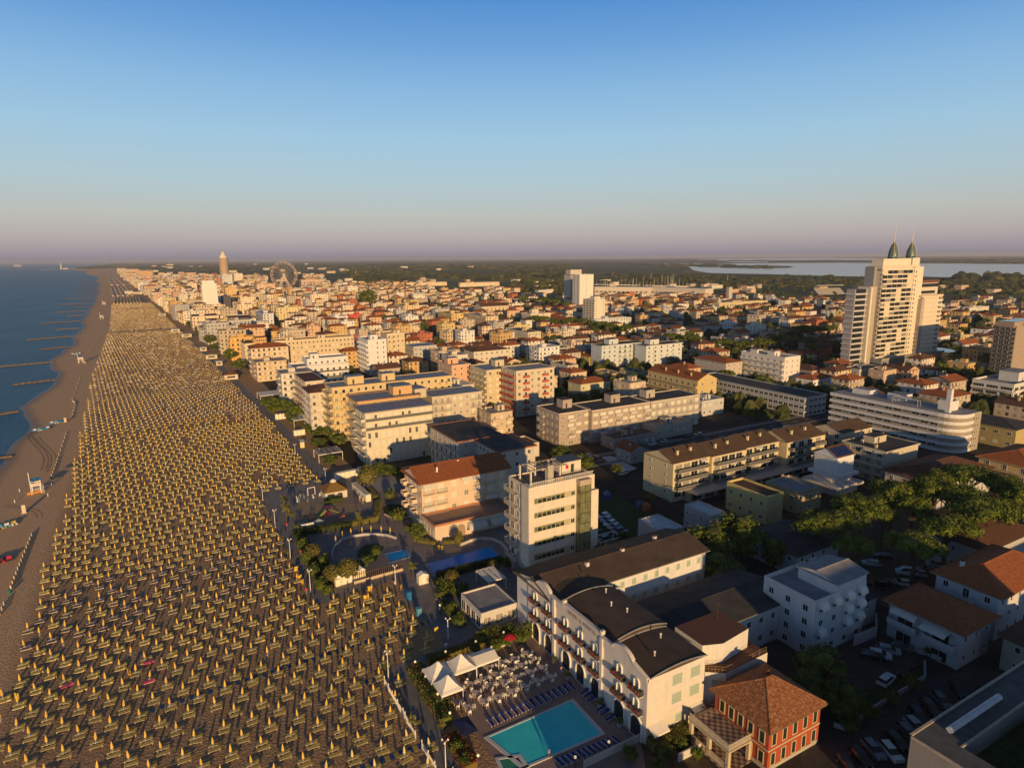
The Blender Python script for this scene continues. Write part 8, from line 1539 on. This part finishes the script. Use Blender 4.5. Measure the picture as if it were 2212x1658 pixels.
for i, (zx, zy) in enumerate(TB):
    g = Gz(zx, zy, .5); tl = ('round table with patterned cloth, %s of the dining terrace counted from far to near' if i < 20 else 'bare white table at the near corner, %s of the dining terrace') % nth(i)
    if not used_t: tb0.location = (g.x, g.y, .09); tb0['label'] = tl; used_t = True
    else: dup(tb0, (g.x, g.y, .09), rc.uniform(0, 1), tl)
    nc = 4 if i < 20 else 3
    for k in range(nc):
        a = -pi/2+k*pi/2+rc.uniform(-.25, .25); dist = rc.uniform(.85, 1.1); p = (g.x+dist*cos(a), g.y+dist*sin(a), .09); lb = 'white plastic chair on the %s side of the %s dining table' % (sides[k], nth(i)); rz = a-pi/2
        if not used_c: ch0.location = p; ch0.rotation_euler.z = rz; ch0['label'] = lb; used_c = True
        else: dup(ch0, p, rz, lb)
# blue sun loungers with white frames
BLUEC = mat('lounger_blue', (.012, .028, .20), .7, .12, 3, objrand=.1)
lg0 = thing('sun_lounger', 'x', 'sun lounger', (0, 0, -99), 0, 'blue sun loungers around the turquoise pool'); b = MB()
for y in (0, .6): b.box(-1.0, y, .28, .95, y+.05, .34)
for x in (-.85, .8):
    for y in (0, .6): b.box(x, y, 0, x+.05, y+.05, .28)
obj('frame', b, WHITE, lg0); b = MB(); b.box(-.98, .05, .31, .3, .6, .36); b.add([(.3, .05, .35), (.95, .05, .62), (.95, .6, .62), (.3, .6, .35)], [(0, 1, 2, 3)]); b.add([(.3, .05, .31), (.95, .05, .58), (.95, .6, .58), (.3, .6, .31)], [(3, 2, 1, 0)]); obj('canvas', b, BLUEC, lg0); reg_kids(lg0)
LG = [(z, 'C') for z in ()]; first = True; cnt = 0
def lounger(x, y, rz, lb):
    global first
    if first: lg0.location = (x, y, .09); lg0.rotation_euler.z = rz; lg0['label'] = lb; first = False
    else: dup(lg0, (x, y, .09), rz, lb)
a0, a1 = Gz(1045, 1400, .3), Gz(2180, 900, .3)
for i in range(15): p = a0.lerp(a1, i/11.2); lounger(p.x, p.y, pi/2, 'blue sun lounger in the long row above the pool, %s from the left' % nth(i))
a0, a1 = G('C2', 400, 1620, .3), G('C2', 890, 1425, .3)
for i in range(12): p = a0.lerp(a1, i/11); lounger(p.x, p.y, -pi/2+.1, 'blue sun lounger in the row below the pool, %s from the left' % nth(i))
for i, (zx, zy) in enumerate(((635, 1010), (665, 1040), (700, 1075), (780, 1155), (815, 1190), (860, 1235))): p = G('C2', zx, zy, .3); lounger(p.x, p.y, .15, 'blue sun lounger between pool and hotel, %s from the far end' % nth(i))
for i, (zx, zy) in enumerate(((2060, 1090), (2120, 1110))): pass
q = G('C1', 1810, 1400); b = MB(); b.add([(-1.3, -2, 2.2), (1.3, -2, 2.2), (1.3, 2, 2.2), (-1.3, 2, 2.2), (0, 0, 3.0)], [(0, 1, 4), (1, 2, 4), (2, 3, 4), (3, 0, 4)]); b2 = thing('blue_parasol', 'dark blue awning parasol at the near corner of the terrace', 'parasol', (q.x, q.y, .09)); obj('canopy', b, mat('navy_cloth', (.01, .018, .07)), b2); b = MB(); b.bar((0, 0, 0), (0, 0, 2.8), .05); obj('pole', b, WHITE, b2)
# red parasol and bird of paradise plants near the hotel corner
q = G('C1', 2190, 610); b2 = thing('red_parasol', 'open red parasol above green cushions beside the dining tables', 'parasol', (q.x, q.y, .09)); b = MB(); b.lathe([(1.4, 2.0), (.8, 2.35), (.05, 2.6)], 8, 0, (0, 0, 0), False); obj('canopy', b, mat('red_cloth', (.40, .02, .03)), b2); b = MB(); b.bar((0, 0, 0), (0, 0, 2.5), .04); obj('pole', b, POLE, b2)
# closed parasols elsewhere
def closed_parasol(r, zx, zy, lb, me=None, grp=None, s=1.0, z=.09):
    g = G(r, zx, zy); q = thing('closed_parasol', lb, 'parasol', (g.x, g.y, z), 0, grp); link('canopy', me or me_can, q); link('pole', me_pole, q); q.scale = (s, s, s)
me_canw = canopy_mb().mesh('canopy', CANVAS)
for i, (zx, zy) in enumerate(((690, 1240), (748, 1200), (822, 1175), (918, 1160), (995, 1150), (1083, 1152), (1160, 1165))): closed_parasol('B1', zx, zy, 'closed orange parasol along the curved white wall, %s from the left' % nth(i), None, 'orange parasols along the curved wall', 1.05)
for i, (zx, zy) in enumerate(((898, 880), (925, 900))): closed_parasol('B1', zx, zy, 'closed orange parasol behind the playground, %s one' % ('left', 'right')[i])
closed_parasol('B1', 958, 1440, 'closed orange parasol behind the slatted screen'); closed_parasol('B1', 820, 1262, 'closed small parasol on the shaded sun terrace', s=.8)
for i, (zx, zy) in enumerate(((1920, 225), (2025, 310), (2093, 375))): closed_parasol('C1', zx, zy, 'closed white parasol before the pavilion, %s from the left' % nth(i), me_canw, 'closed white parasols before the pavilion', 1.15)
# white pergola frames (pool pavilion side and promenade)
def frame(r, zx, zy, w, d, h, lb, slats=5, m=CANVAS, rz=0):
    g = G(r, zx, zy); q = thing('pergola', lb, 'pergola', (g.x, g.y, .05), rz); b = MB()
    for x in (0, w-.15):
        for y in (0, d-.15): b.box(x, y, 0, x+.15, y+.15, h)
    for y in (0, d-.15): b.box(0, y, h, w, y+.15, h+.2)
    for x in (0, w-.15): b.box(x, .15, h, x+.15, d-.15, h+.19)
    obj('frame', b, WHITE, q); b = MB()
    for i in range(slats): b.box(.2+i*(w-.3)/slats, .1, h+.2, .2+(i+.8)*(w-.3)/slats, d-.1, h+.26)
    obj('slats', b, m, q)
frame('C1', 2010, 160, 4.6, 6.5, 2.8, 'white pergola with pale fabric panels beside the pavilion', 3); frame('B1', 545, 545, 9, 8.5, 3, 'white pergola with dark slats near the promenade stairs', 4, GREYROOF); frame('B1', 330, 240, 14, 10, 3.2, 'white glazed pergola at the foot of the peach block', 6, WHITEROOF); frame('A1', 40, 1400, 14, 12, 3.2, 'striped white pergola at the foot of the stepped white hotel', 9, CANVAS)
frame('B2', 760, 1310, 7.5, 4, 2.4, 'white empty carport frame beside the cream tower', 0)
# lamps
def lamp(r, zx, zy, h, lb, grp, globe=False):
    g = G(r, zx, zy); q = thing('street_lamp', lb, 'street lamp', (g.x, g.y, .05), 0, grp); b = MB(); b.lathe([(.16, 0), (.09, .4), (.05, h)], 6); obj('pole', b, WHITE if not globe else DARKMETAL, q); b = MB()
    if globe: b.lathe([(.02, h-.02), (.17, h+.06), (.22, h+.22), (.17, h+.38), (.02, h+.45)], 10); obj('globe', b, LAMPG, q, smooth=True)
    else:
        for k in range(3): a = k*2.1; b.bar((0, 0, h-.2), (.5*cos(a), .5*sin(a), h), .04); b.lathe([(.05, h-.1), (.16, h), (.1, h+.25)], 7, 0, (.5*cos(a), .5*sin(a), 0))
        obj('lamp_head', b, CANVAS, q)
LAMPG = bpy.data.materials.new('lamp_globe'); LAMPG.use_nodes = True; _p = LAMPG.node_tree.nodes['Principled BSDF']; _p.inputs['Base Color'].default_value = (.7, .62, .45, 1); _p.inputs['Emission Color'].default_value = (1, .72, .38, 1); _p.inputs['Emission Strength'].default_value = .6
for i, (r, zx, zy) in enumerate((('B1', 60, 865), ('B1', 167, 1095), ('B1', 298, 1370), ('B1', 472, 1660), ('C1', 1145, 900), ('C1', 1640, 1690), ('C1', 1660, 540), ('C1', 1205, 70), ('B1', 900, 700), ('B1', 602, 690), ('B1', 340, 470))): lamp(r, zx, zy, (4.5, 5, 5.2, 5.4, 5.6, 5.2, 4.2, 4.5, 5, 4, 4)[i], 'tall white promenade lamp post, %s' % ('farthest on the sand edge', 'second of the sand edge', 'third of the sand edge', 'fourth of the sand edge', 'beside the picket fence end', 'at the bottom edge of the path', 'where the garden path bends', 'in front of the slatted screen', 'beside the big clipped tree', 'at the bar', 'by the cream huts')[i], 'promenade lamps')
for i, (zx, zy) in enumerate(((1378, 830), (1467, 960), (1570, 1115), (1677, 1280), (1795, 1455), (1920, 1655), (1900, 650), (2140, 570), (2035, 700), (1640, 740), (1590, 330))): lamp('C1', zx, zy, 1.9, 'garden lamp with glowing round globe, %s' % ('at the top of the flower hedge', 'second down the flower hedge', 'third down the flower hedge', 'fourth at the terrace corner', 'fifth by the navy parasol', 'last at the bottom edge', 'behind the marquee', 'in the hedge near the hotel', 'at the marquee right corner', 'at the path bend', 'beside the garden path')[i], 'garden globe lamps', True)
lamp('C2', 545, 1655, 1.6, 'garden lamp with glowing globe at the lower pool edge', 'garden globe lamps', True); lamp('C2', 835, 1520, 1.6, 'garden lamp with glowing globe beyond the lower loungers', 'garden globe lamps', True)
# people walking on the terrace
def person(x, y, z, rz, lb, shirt, legs, h=1.72, walk=.25):
    q = thing('person', lb, 'person', (x, y, z), rz); s = h/1.72
    V_ = [(0, 0, .95), (0, 0, 1.15), (0, 0, 1.38), (0, 0, 1.50), (0, .02, 1.62), (-.19, 0, 1.40), (-.24, -.05, 1.12), (-.22, .08, .88), (.19, 0, 1.40), (.24, .05, 1.12), (.22, .15, .90), (-.10, 0, .90), (-.11, walk, .48), (-.11, walk*.6, .06), (-.11, walk*.6+.14, .03), (.10, 0, .90), (.11, -walk*.6, .48), (.11, -walk*1.2, .08), (.11, -walk*1.2+.14, .04)]
    E_ = [(0, 1), (1, 2), (2, 3), (3, 4), (2, 5), (5, 6), (6, 7), (2, 8), (8, 9), (9, 10), (0, 11), (11, 12), (12, 13), (13, 14), (0, 15), (15, 16), (16, 17), (17, 18)]
    R_ = [.14, .13, .15, .06, .105, .07, .05, .035, .07, .05, .035, .09, .065, .045, .04, .09, .065, .045, .04]
    me = bpy.data.meshes.new('body'); me.from_pydata([(a*s, b_*s, c*s) for a, b_, c in V_], E_, []); o = bpy.data.objects.new('body', me); COL.objects.link(o)
    sk_ = o.modifiers.new('skin', 'SKIN'); 
    if not me.skin_vertices: me.attributes
    bm_ = bmesh.new(); bm_.from_mesh(me); lay = bm_.verts.layers.skin.verify()
    for i, v in enumerate(bm_.verts): v[lay].radius = (R_[i]*s, R_[i]*s); v[lay].use_root = (i == 0)
    bm_.to_mesh(me); bm_.free(); ss = o.modifiers.new('sub', 'SUBSURF'); ss.levels = 1; ss.render_levels = 1
    bpy.context.view_layer.update(); m2 = bpy.data.meshes.new_from_object(o.evaluated_get(bpy.context.evaluated_depsgraph_get())); o.modifiers.clear(); o.data = m2; o.parent = q
    for mm in (mat('skin_tone', (.45, .26, .18)), shirt, legs): m2.materials.append(mm)
    for p in m2.polygons:
        c = p.center.z/s; p.material_index = 1 if .92 < c < 1.46 and abs(p.center.x) < .23*s else (2 if .12 < c <= .92 and abs(p.center.x) < .17*s else 0)
    b = MB(); b.lathe([(.115*s, 1.60*s), (.12*s, 1.68*s), (.09*s, 1.76*s), (.01, 1.78*s)], 8, 0, (0, .0, 0)); obj('hair', b, mat('dark_hair', (.03, .02, .015)), q)
SH = plaster((.75, .73, .7)); BK = mat('black_cloth', (.02, .02, .022)); RD = mat('red_shirt', (.55, .03, .06)); BL = mat('grey_shorts', (.2, .2, .24))
for (fn, lb, sh, lg) in ((Gz(1040, 960), 'waiter in white shirt and black trousers between the dining tables', SH, BK), (Gz(1790, 400), 'waiter in white shirt standing at the far dining tables', SH, BK), (Gz(590, 830), 'person in white shirt beside the nearest marquee', SH, BK), (G('B1', 268, 1110), 'person in red shirt on the promenade beside the playground', RD, BL), (G('B1', 388, 1345), 'person in red top on the promenade lower down', RD, BL), (G('C1', 437, 160), 'small person in red at the lamp post foot', RD, BL), (G('C2', 425, 850), 'person in pale clothes walking along the hotel front', mat('peach_top', (.5, .35, .3)), SH), (G('C2', 320, 1575), 'pool attendant in white and blue with a long brush', mat('blue_top', (.25, .32, .5)), BK)):
    person(fn.x, fn.y, .09, random.Random(int(fn.x*10)).uniform(0, 6), lb, sh, lg)
# potted plants and bins
for i, (zx, zy) in enumerate(((1587, 285), (2135, 480), (1640, 610), (1645, 690), (1200, 70))): g = G('C1', zx, zy); b = MB(); b.lathe([(.22, 0), (.38, .5), (.34, .5), (.3, .42)], 9); tag(obj('white_pot', b, WHITE, None, (g.x, g.y, .09)), 'white round planter %s' % ('beside the garden path', 'in front of the pavilion hedge', 'at the path bend', 'under the path bend lamp', 'below the slatted screen')[i], 'planter')
for i, (zx, zy) in enumerate(((480, 890), (760, 1130), (930, 1300), (365, 760))):
    g = G('C2', zx, zy); q = thing('planter', 'white pot with green plant along the hotel front, %s nearest' % nth((2, 1, 0, 3)[i]), 'planter', (g.x, g.y, .09), 0, 'pots along the hotel front'); b = MB(); b.lathe([(.3, 0), (.5, .6), (.44, .6)], 9); obj('pot', b, plaster((.6, .56, .5)), q); b = MB(); leaves(b, (0, 0, 1.0), .55, 90, .1, random.Random(i), 1.1); obj('plant', b, BROAD_L, q)
for i, (zx, zy) in enumerate(((1578, 1285), (1606, 1290))): g = G('B1', zx, zy); b = MB(); b.lathe([(.3, 0), (.34, .9), (.2, 1.05)], 8); tag(obj('yellow_bin', b, mat('bin_yellow', (.5, .36, .04)), None, (g.x, g.y, .09)), 'yellow bin before the restaurant, %s one' % ('left', 'right')[i], 'bin')
for i, (zx, zy, c, nm) in enumerate(((1320, 205, (.02, .16, .4), 'blue changing booth at the edge of the sand'), (1408, 350, (.1, .3, .4), 'pale blue and yellow sign stand near the path'))): g = G('C1', zx, zy); b = MB(); b.box(-.5, -.5, 0, .5, .5, 1.9).box(-.55, -.55, 1.9, .55, .55, 2.0); tag(obj('booth', b, mat('booth_%d' % i, c), None, (g.x, g.y, .06)), nm, 'booth')
# yellow boards standing upright in the sand
for i, (r, zx, zy) in enumerate((('B1', 350, 1475), ('B1', 380, 1550), ('B1', 400, 1590), ('C1', 1255, 115), ('C1', 1065, 835), ('C1', 1097, 870), ('C1', 750, 1110), ('C0', 1118, 860), ('C0', 150, 1065), ('C1', 980, 130), ('C1', 940, 210), ('C1', 1558, 490))):
    g = G(r, zx, zy); b = MB(); b.box(-.45, -.03, 0, .45, .03, 1.15).box(-.48, -.05, 1.15, .48, .05, 1.2); tag(obj('folded_sunbed', b, mat('bright_yellow', (.62, .42, .05)), None, (g.x, g.y, .06), .3*i), 'bright yellow folded bed propped upright in the sand, %s of its kind from the top' % nth(i), 'folded sunbed', 'yellow folded beds')
# ---------------------------------------------------------------- parked cars
def car_proto(kind):
    root = link('parked_car', None); b = MB(); L_, W_ = (4.3, 1.76)
    secs = {'hatch': [(-2.1, .45, .62), (-2.05, .35, .95), (-1.3, .32, 1.0), (-.5, .3, 1.02), (1.2, .3, 1.03), (2.0, .3, .92), (2.15, .4, .7)], 'van': [(-2.4, .45, .75), (-2.3, .35, 1.1), (-1.6, .32, 1.2), (0, .3, 1.25), (1.5, .3, 1.25), (2.3, .3, 1.15), (2.4, .4, .8)]}[kind]
    vs = []
    for i, (x, lo, hi) in enumerate(secs):
        w = W_/2*(.86 if i in (0, len(secs)-1) else (.95 if i in (1, len(secs)-2) else 1)); vs += [(x, -w*.97, lo), (x, -w, (lo+hi)/2), (x, -w*.93, hi), (x, w*.93, hi), (x, w, (lo+hi)/2), (x, w*.97, lo)]
    n = len(secs); b.add(vs, [(6*i+j, 6*i+6+j, 6*i+6+(j+1) % 6, 6*i+(j+1) % 6) for i in range(n-1) for j in range(6)]+[(0, 1, 2, 3, 4, 5), tuple(6*(n-1)+j for j in range(6))[::-1]], 0)
    roof = 1.45 if kind == 'hatch' else 1.95; rx0, rx1 = (-.35, 1.55) if kind == 'hatch' else (-.9, 2.1); bz = 1.01 if kind == 'hatch' else 1.22; bx0, bx1 = (-1.15, 2.0) if kind == 'hatch' else (-1.7, 2.3)
    b.box(rx0, -.62, roof-.04, rx1, .62, roof, 0); obj('body', b, None or [CARP['x']], root)
    c = MB(); w0, w1 = .80, .62; c.add([(bx0, -w0, bz), (bx1, -w0, bz), (bx1, w0, bz), (bx0, w0, bz), (rx0, -w1, roof-.05), (rx1, -w1, roof-.05), (rx1, w1, roof-.05), (rx0, w1, roof-.05)], [(0, 1, 5, 4), (1, 2, 6, 5), (2, 3, 7, 6), (3, 0, 4, 7), (4, 5, 6, 7)]); obj('windows', c, CARGL, root)
    for x in (-1.35, 1.35):
        for y in (-.86, .68): w_ = MB(); w_.T = Matrix.Rotation(pi/2, 4, 'X'); w_.lathe([(.31, -.18), (.31, 0)], 12); w_.T = None; w_.lathe([(.0, 0)], 3) if False else None; o = obj('wheel', w_, mat('tyre', (.02, .02, .02)), root, (x, y, .31)); rm_ = MB(); rm_.T = Matrix.Rotation(pi/2, 4, 'X'); rm_.lathe([(.17, -.19), (.17, .01)], 8); obj('rim', rm_, MATS['car_paint_silver'], o)
    for y in (-.62, .42): l_ = MB(); l_.box(0, 0, 0, .06, .22, .12); obj('headlight', l_, mat('headlamp', (.6, .62, .65), .1), root, (-2.12 if kind == 'hatch' else -2.4, y, .68))
    return reg_kids(root)
CARGL = mat('car_glass', (.015, .018, .022), .08, .1, 1, .7); CARP = {k: mat('car_paint_'+k, c, .25, .03, 2, .6) for k, c in dict(x=(.5, .5, .52), white=(.66, .68, .70), silver=(.36, .38, .41), black=(.015, .016, .018), grey=(.12, .13, .14), blue=(.03, .07, .16), red=(.28, .02, .02), bluegrey=(.16, .22, .28)).items()}
CP = {(k, c): None for k in ('hatch', 'van') for c in CARP}; BASE = {}
def car(x, y, rz, c, lb, kind='hatch', grp='parked cars'):
    if (kind, c) not in BASE:
        p = car_proto(kind)
        for ch in KIDS[p.name]:
            if ch.name.startswith('body'): ch.data.materials[0] = CARP[c]
        BASE[(kind, c)] = p; p.location = (x, y, .02); p.rotation_euler.z = rz; p['label'] = lb; p['category'] = 'car'; p['group'] = grp; return
    dup(BASE[(kind, c)], (x, y, .02), rz, lb, grp)
CARS = [('C3', 1060, 1520, 'white', 'hatch', 1.15, 'white car standing out in the lane row at the bottom'), ('C3', 910, 1500, 'bluegrey', 'hatch', 1.15, 'dark blue grey car left of the white lane car'), ('C3', 800, 1570, 'black', 'hatch', 1.15, 'black car second left of the white lane car'), ('C3', 690, 1640, 'black', 'hatch', 1.15, 'black car at the bottom edge of the lane'), ('C3', 1110, 1430, 'black', 'hatch', 1.15, 'black car directly right of the white lane car'), ('C3', 1210, 1360, 'grey', 'hatch', 1.15, 'dark grey car under the roof corner'),
        ('C3', 1275, 1300, 'silver', 'hatch', 1.15, 'pale car half hidden by the lower right roof edge'), ('C3', 1300, 1210, 'black', 'hatch', 1.0, 'black car farther along the lane'), ('C3', 1400, 1140, 'black', 'hatch', 1.0, 'second black car farther along the lane'), ('C3', 1500, 1080, 'grey', 'hatch', 1.0, 'dark car near the lane bend'), ('C3', 1640, 990, 'black', 'hatch', .9, 'dark car past the lane bend'),
        ('C3', 1020, 900, 'white', 'hatch', .12+pi, 'white hatchback alone in the corner garden lot'), ('C3', 1180, 820, 'black', 'hatch', .15, 'dark car right of the lone white hatchback'), ('C3', 1040, 640, 'silver', 'hatch', -.95+pi, 'silver estate car in the small yard'), ('C3', 960, 680, 'white', 'hatch', -.95+pi, 'white car left of the silver estate car'), ('C3', 900, 690, 'black', 'hatch', -.95+pi, 'black car at the left end of the yard'), ('C3', 1150, 610, 'grey', 'hatch', -.95+pi, 'dark car right of the silver estate car'),
        ('C2', 1850, 110, 'white', 'hatch', -.75, 'white car in the yard behind the hotel wing'), ('C2', 1950, 80, 'bluegrey', 'hatch', -.75, 'blue grey car right of the white yard car'), ('C2', 1740, 130, 'red', 'hatch', -.75, 'dark red car left of the white yard car'), ('C2', 2060, 50, 'grey', 'hatch', -.75, 'grey car at the right of the yard row'), ('B2', 1720, 1550, 'grey', 'hatch', -.75, 'grey car at the corner of the hotel wing'),
        ('B3', 1160, 1580, 'white', 'hatch', -.8, 'white pickup like car under the lowest pine'), ('B3', 1200, 1490, 'white', 'van', -.8, 'white van under the lowest pine'), ('B3', 1290, 1500, 'silver', 'hatch', -.8, 'silver car right of the white van'), ('B3', 1030, 1580, 'black', 'hatch', -.8, 'black car left of the white pickup'), ('B3', 960, 1590, 'black', 'hatch', -.8, 'second black car left of the white pickup'), ('B3', 1380, 1470, 'grey', 'hatch', -.8, 'grey car in the park row'), ('B3', 1450, 1420, 'silver', 'hatch', -.8, 'silver car at the end of the park row'), ('B3', 890, 1410, 'silver', 'hatch', -.8, 'silver car behind the guesthouse'), ('B3', 990, 1350, 'black', 'hatch', -.8, 'black car behind the guesthouse'), ('B3', 1370, 1190, 'bluegrey', 'hatch', -.8, 'car glimpsed between the pines'),
        ('B2', 955, 630, 'white', 'hatch', .1, 'white car parked alone on the cross street'), ('B2', 790, 1000, 'white', 'hatch', .1, 'white car at the top of the row beside the cream tower'), ('B2', 820, 1035, 'silver', 'hatch', .1, 'silver car second in the row beside the cream tower'), ('B2', 850, 1065, 'white', 'hatch', .1, 'white car third in the row beside the cream tower'), ('B2', 885, 1095, 'silver', 'hatch', .1, 'silver car fourth in the row beside the cream tower'), ('B2', 915, 1130, 'blue', 'hatch', .1, 'blue car fifth in the row beside the cream tower'), ('B2', 960, 1160, 'grey', 'hatch', .1, 'grey car last in the row beside the cream tower'), ('B2', 790, 1200, 'grey', 'hatch', .1, 'dark car alone below the row of the cream tower'), ('B2', 1835, 840, 'black', 'hatch', 1.3, 'black car beside the yellow flat roofed house'),
        ('B3', 1850, 290, 'silver', 'hatch', 0, 'silver car nearest the curved white block'), ('B3', 2060, 230, 'silver', 'hatch', 0, 'silver car in the right lot before the ochre workshop'), ('B3', 2000, 240, 'black', 'hatch', 0, 'black car left of the workshop silver car'), ('B3', 1940, 255, 'grey', 'hatch', 0, 'grey car in the workshop lot'), ('B3', 2180, 300, 'bluegrey', 'hatch', 0, 'pale blue car at the right edge of the workshop lot'), ('B3', 230, 680, 'white', 'hatch', 0, 'white car behind the pale roof terrace house'),
        ('B1', -0, -99, 'x', 'hatch', 0, '')]
for r, zx, zy, c, kd, rz, lb in CARS[:-1]: g = G(r, zx, zy, .5); car(g.x, g.y, rz-.0 if abs(rz) > .5 else rz, c, lb, kd)
rn = random.Random(12); cl = list(CARP)[1:]
for i, (x0, x1, y, lb) in enumerate(((101, 205, 189.8, 'car parked along the cross street before the grey pink row'), (110, 300, 320, 'car in the distant street behind the red balcony block'))):
    n = int((x1-x0)/6.5)
    for k in range(n):
        if rn.random() < .25: continue
        car(x0+k*6.5, y, 0, rn.choice(cl), '%s, %s from the left' % (lb, nth(k)))
# signs, bits and far masts
MASTM = mat('mast_metal', (.5, .44, .38), .6)
for i, (zx, zy, h_) in enumerate(((1200, 350, 24), (1295, 360, 22), (1345, 395, 26), (1372, 390, 26), (1388, 405, 32), (805, 410, 22), (1047, 400, 22), (868, 320, 18), (1860, 360, 20))):
    g = G('A2', zx, zy); b = MB(); b.lathe([(.9, 0), (.4, h_)], 5); tag(obj('mast', b, MASTM, None, tuple(g)), 'thin pale mast standing in the dark woods before the lagoon, %s from the left' % nth((4, 5, 6, 7, 8, 0, 2, 1, 9)[i] if i < 9 else i), 'mast', 'masts in the woods')
for i in range(26):
    zx = 730+i*31; g = G('A2', zx, 432+i*.8); h_ = rn.uniform(9, 20); q = thing('sailing_boat', 'moored sailing boat behind the long white depot, %s from the left' % nth(i), 'sailing boat', (g.x, g.y, 12), rn.uniform(0, 3), 'moored boats of the marina'); b = hull_mb(10, 3, 1.6); obj('hull', b, [WHITE, WHITE], q); b = MB(); b.lathe([(.35, 0), (.2, h_)], 5); obj('mast', b, MASTM, q)
g = G('A3', 440, 680); b2 = thing('sports_stand', 'slanted grey grandstand beside the sports field', 'grandstand', g, -.3); b = MB(); b.add([(0, 0, 0), (60, 0, 0), (60, 18, 12), (0, 18, 12), (0, 18, 0), (60, 18, 0)], [(0, 1, 2, 3), (3, 2, 5, 4), (0, 3, 4), (1, 5, 2)]); obj('seating', b, CONC, b2); b = MB(); b.box(0, 8, 17, 60, 20, 18); obj('roof', b, plaster((.6, .58, .54)), b2)
sheet('sports_field', gp('A3', [(0, 560), (400, 545), (720, 560), (720, 690), (480, 660), (300, 640), (0, 630)]), GRASSM, .3)
sheet('far_field', gp('A2', [(650, 225), (900, 190), (1400, 235), (1500, 280), (1000, 285), (650, 275)]), mat('far_grass', (.075, .095, .03), .95, .25, .01), .35)
# ---------------------------------------------------------------- haze: one even box of air round everything
b = MB(); b.box(-45000, -1500, -4.0, 45000, 42000, 118)
hz = obj('haze', b, None); hz['kind'] = 'stuff'; hz['label'] = 'thin bluish morning haze over sea and plain'; hz['category'] = 'haze'
hm = bpy.data.materials.new('haze_air'); hm.use_nodes = True; t = hm.node_tree; t.nodes.clear(); oo = t.nodes.new('ShaderNodeOutputMaterial'); v = t.nodes.new('ShaderNodeVolumePrincipled')
v.inputs['Density'].default_value = 0.000048; v.inputs['Color'].default_value = (.78, .80, .92, 1); v.inputs['Anisotropy'].default_value = .1; t.links.new(v.outputs[0], oo.inputs['Volume'])
hz.data.materials.clear(); hz.data.materials.append(hm)
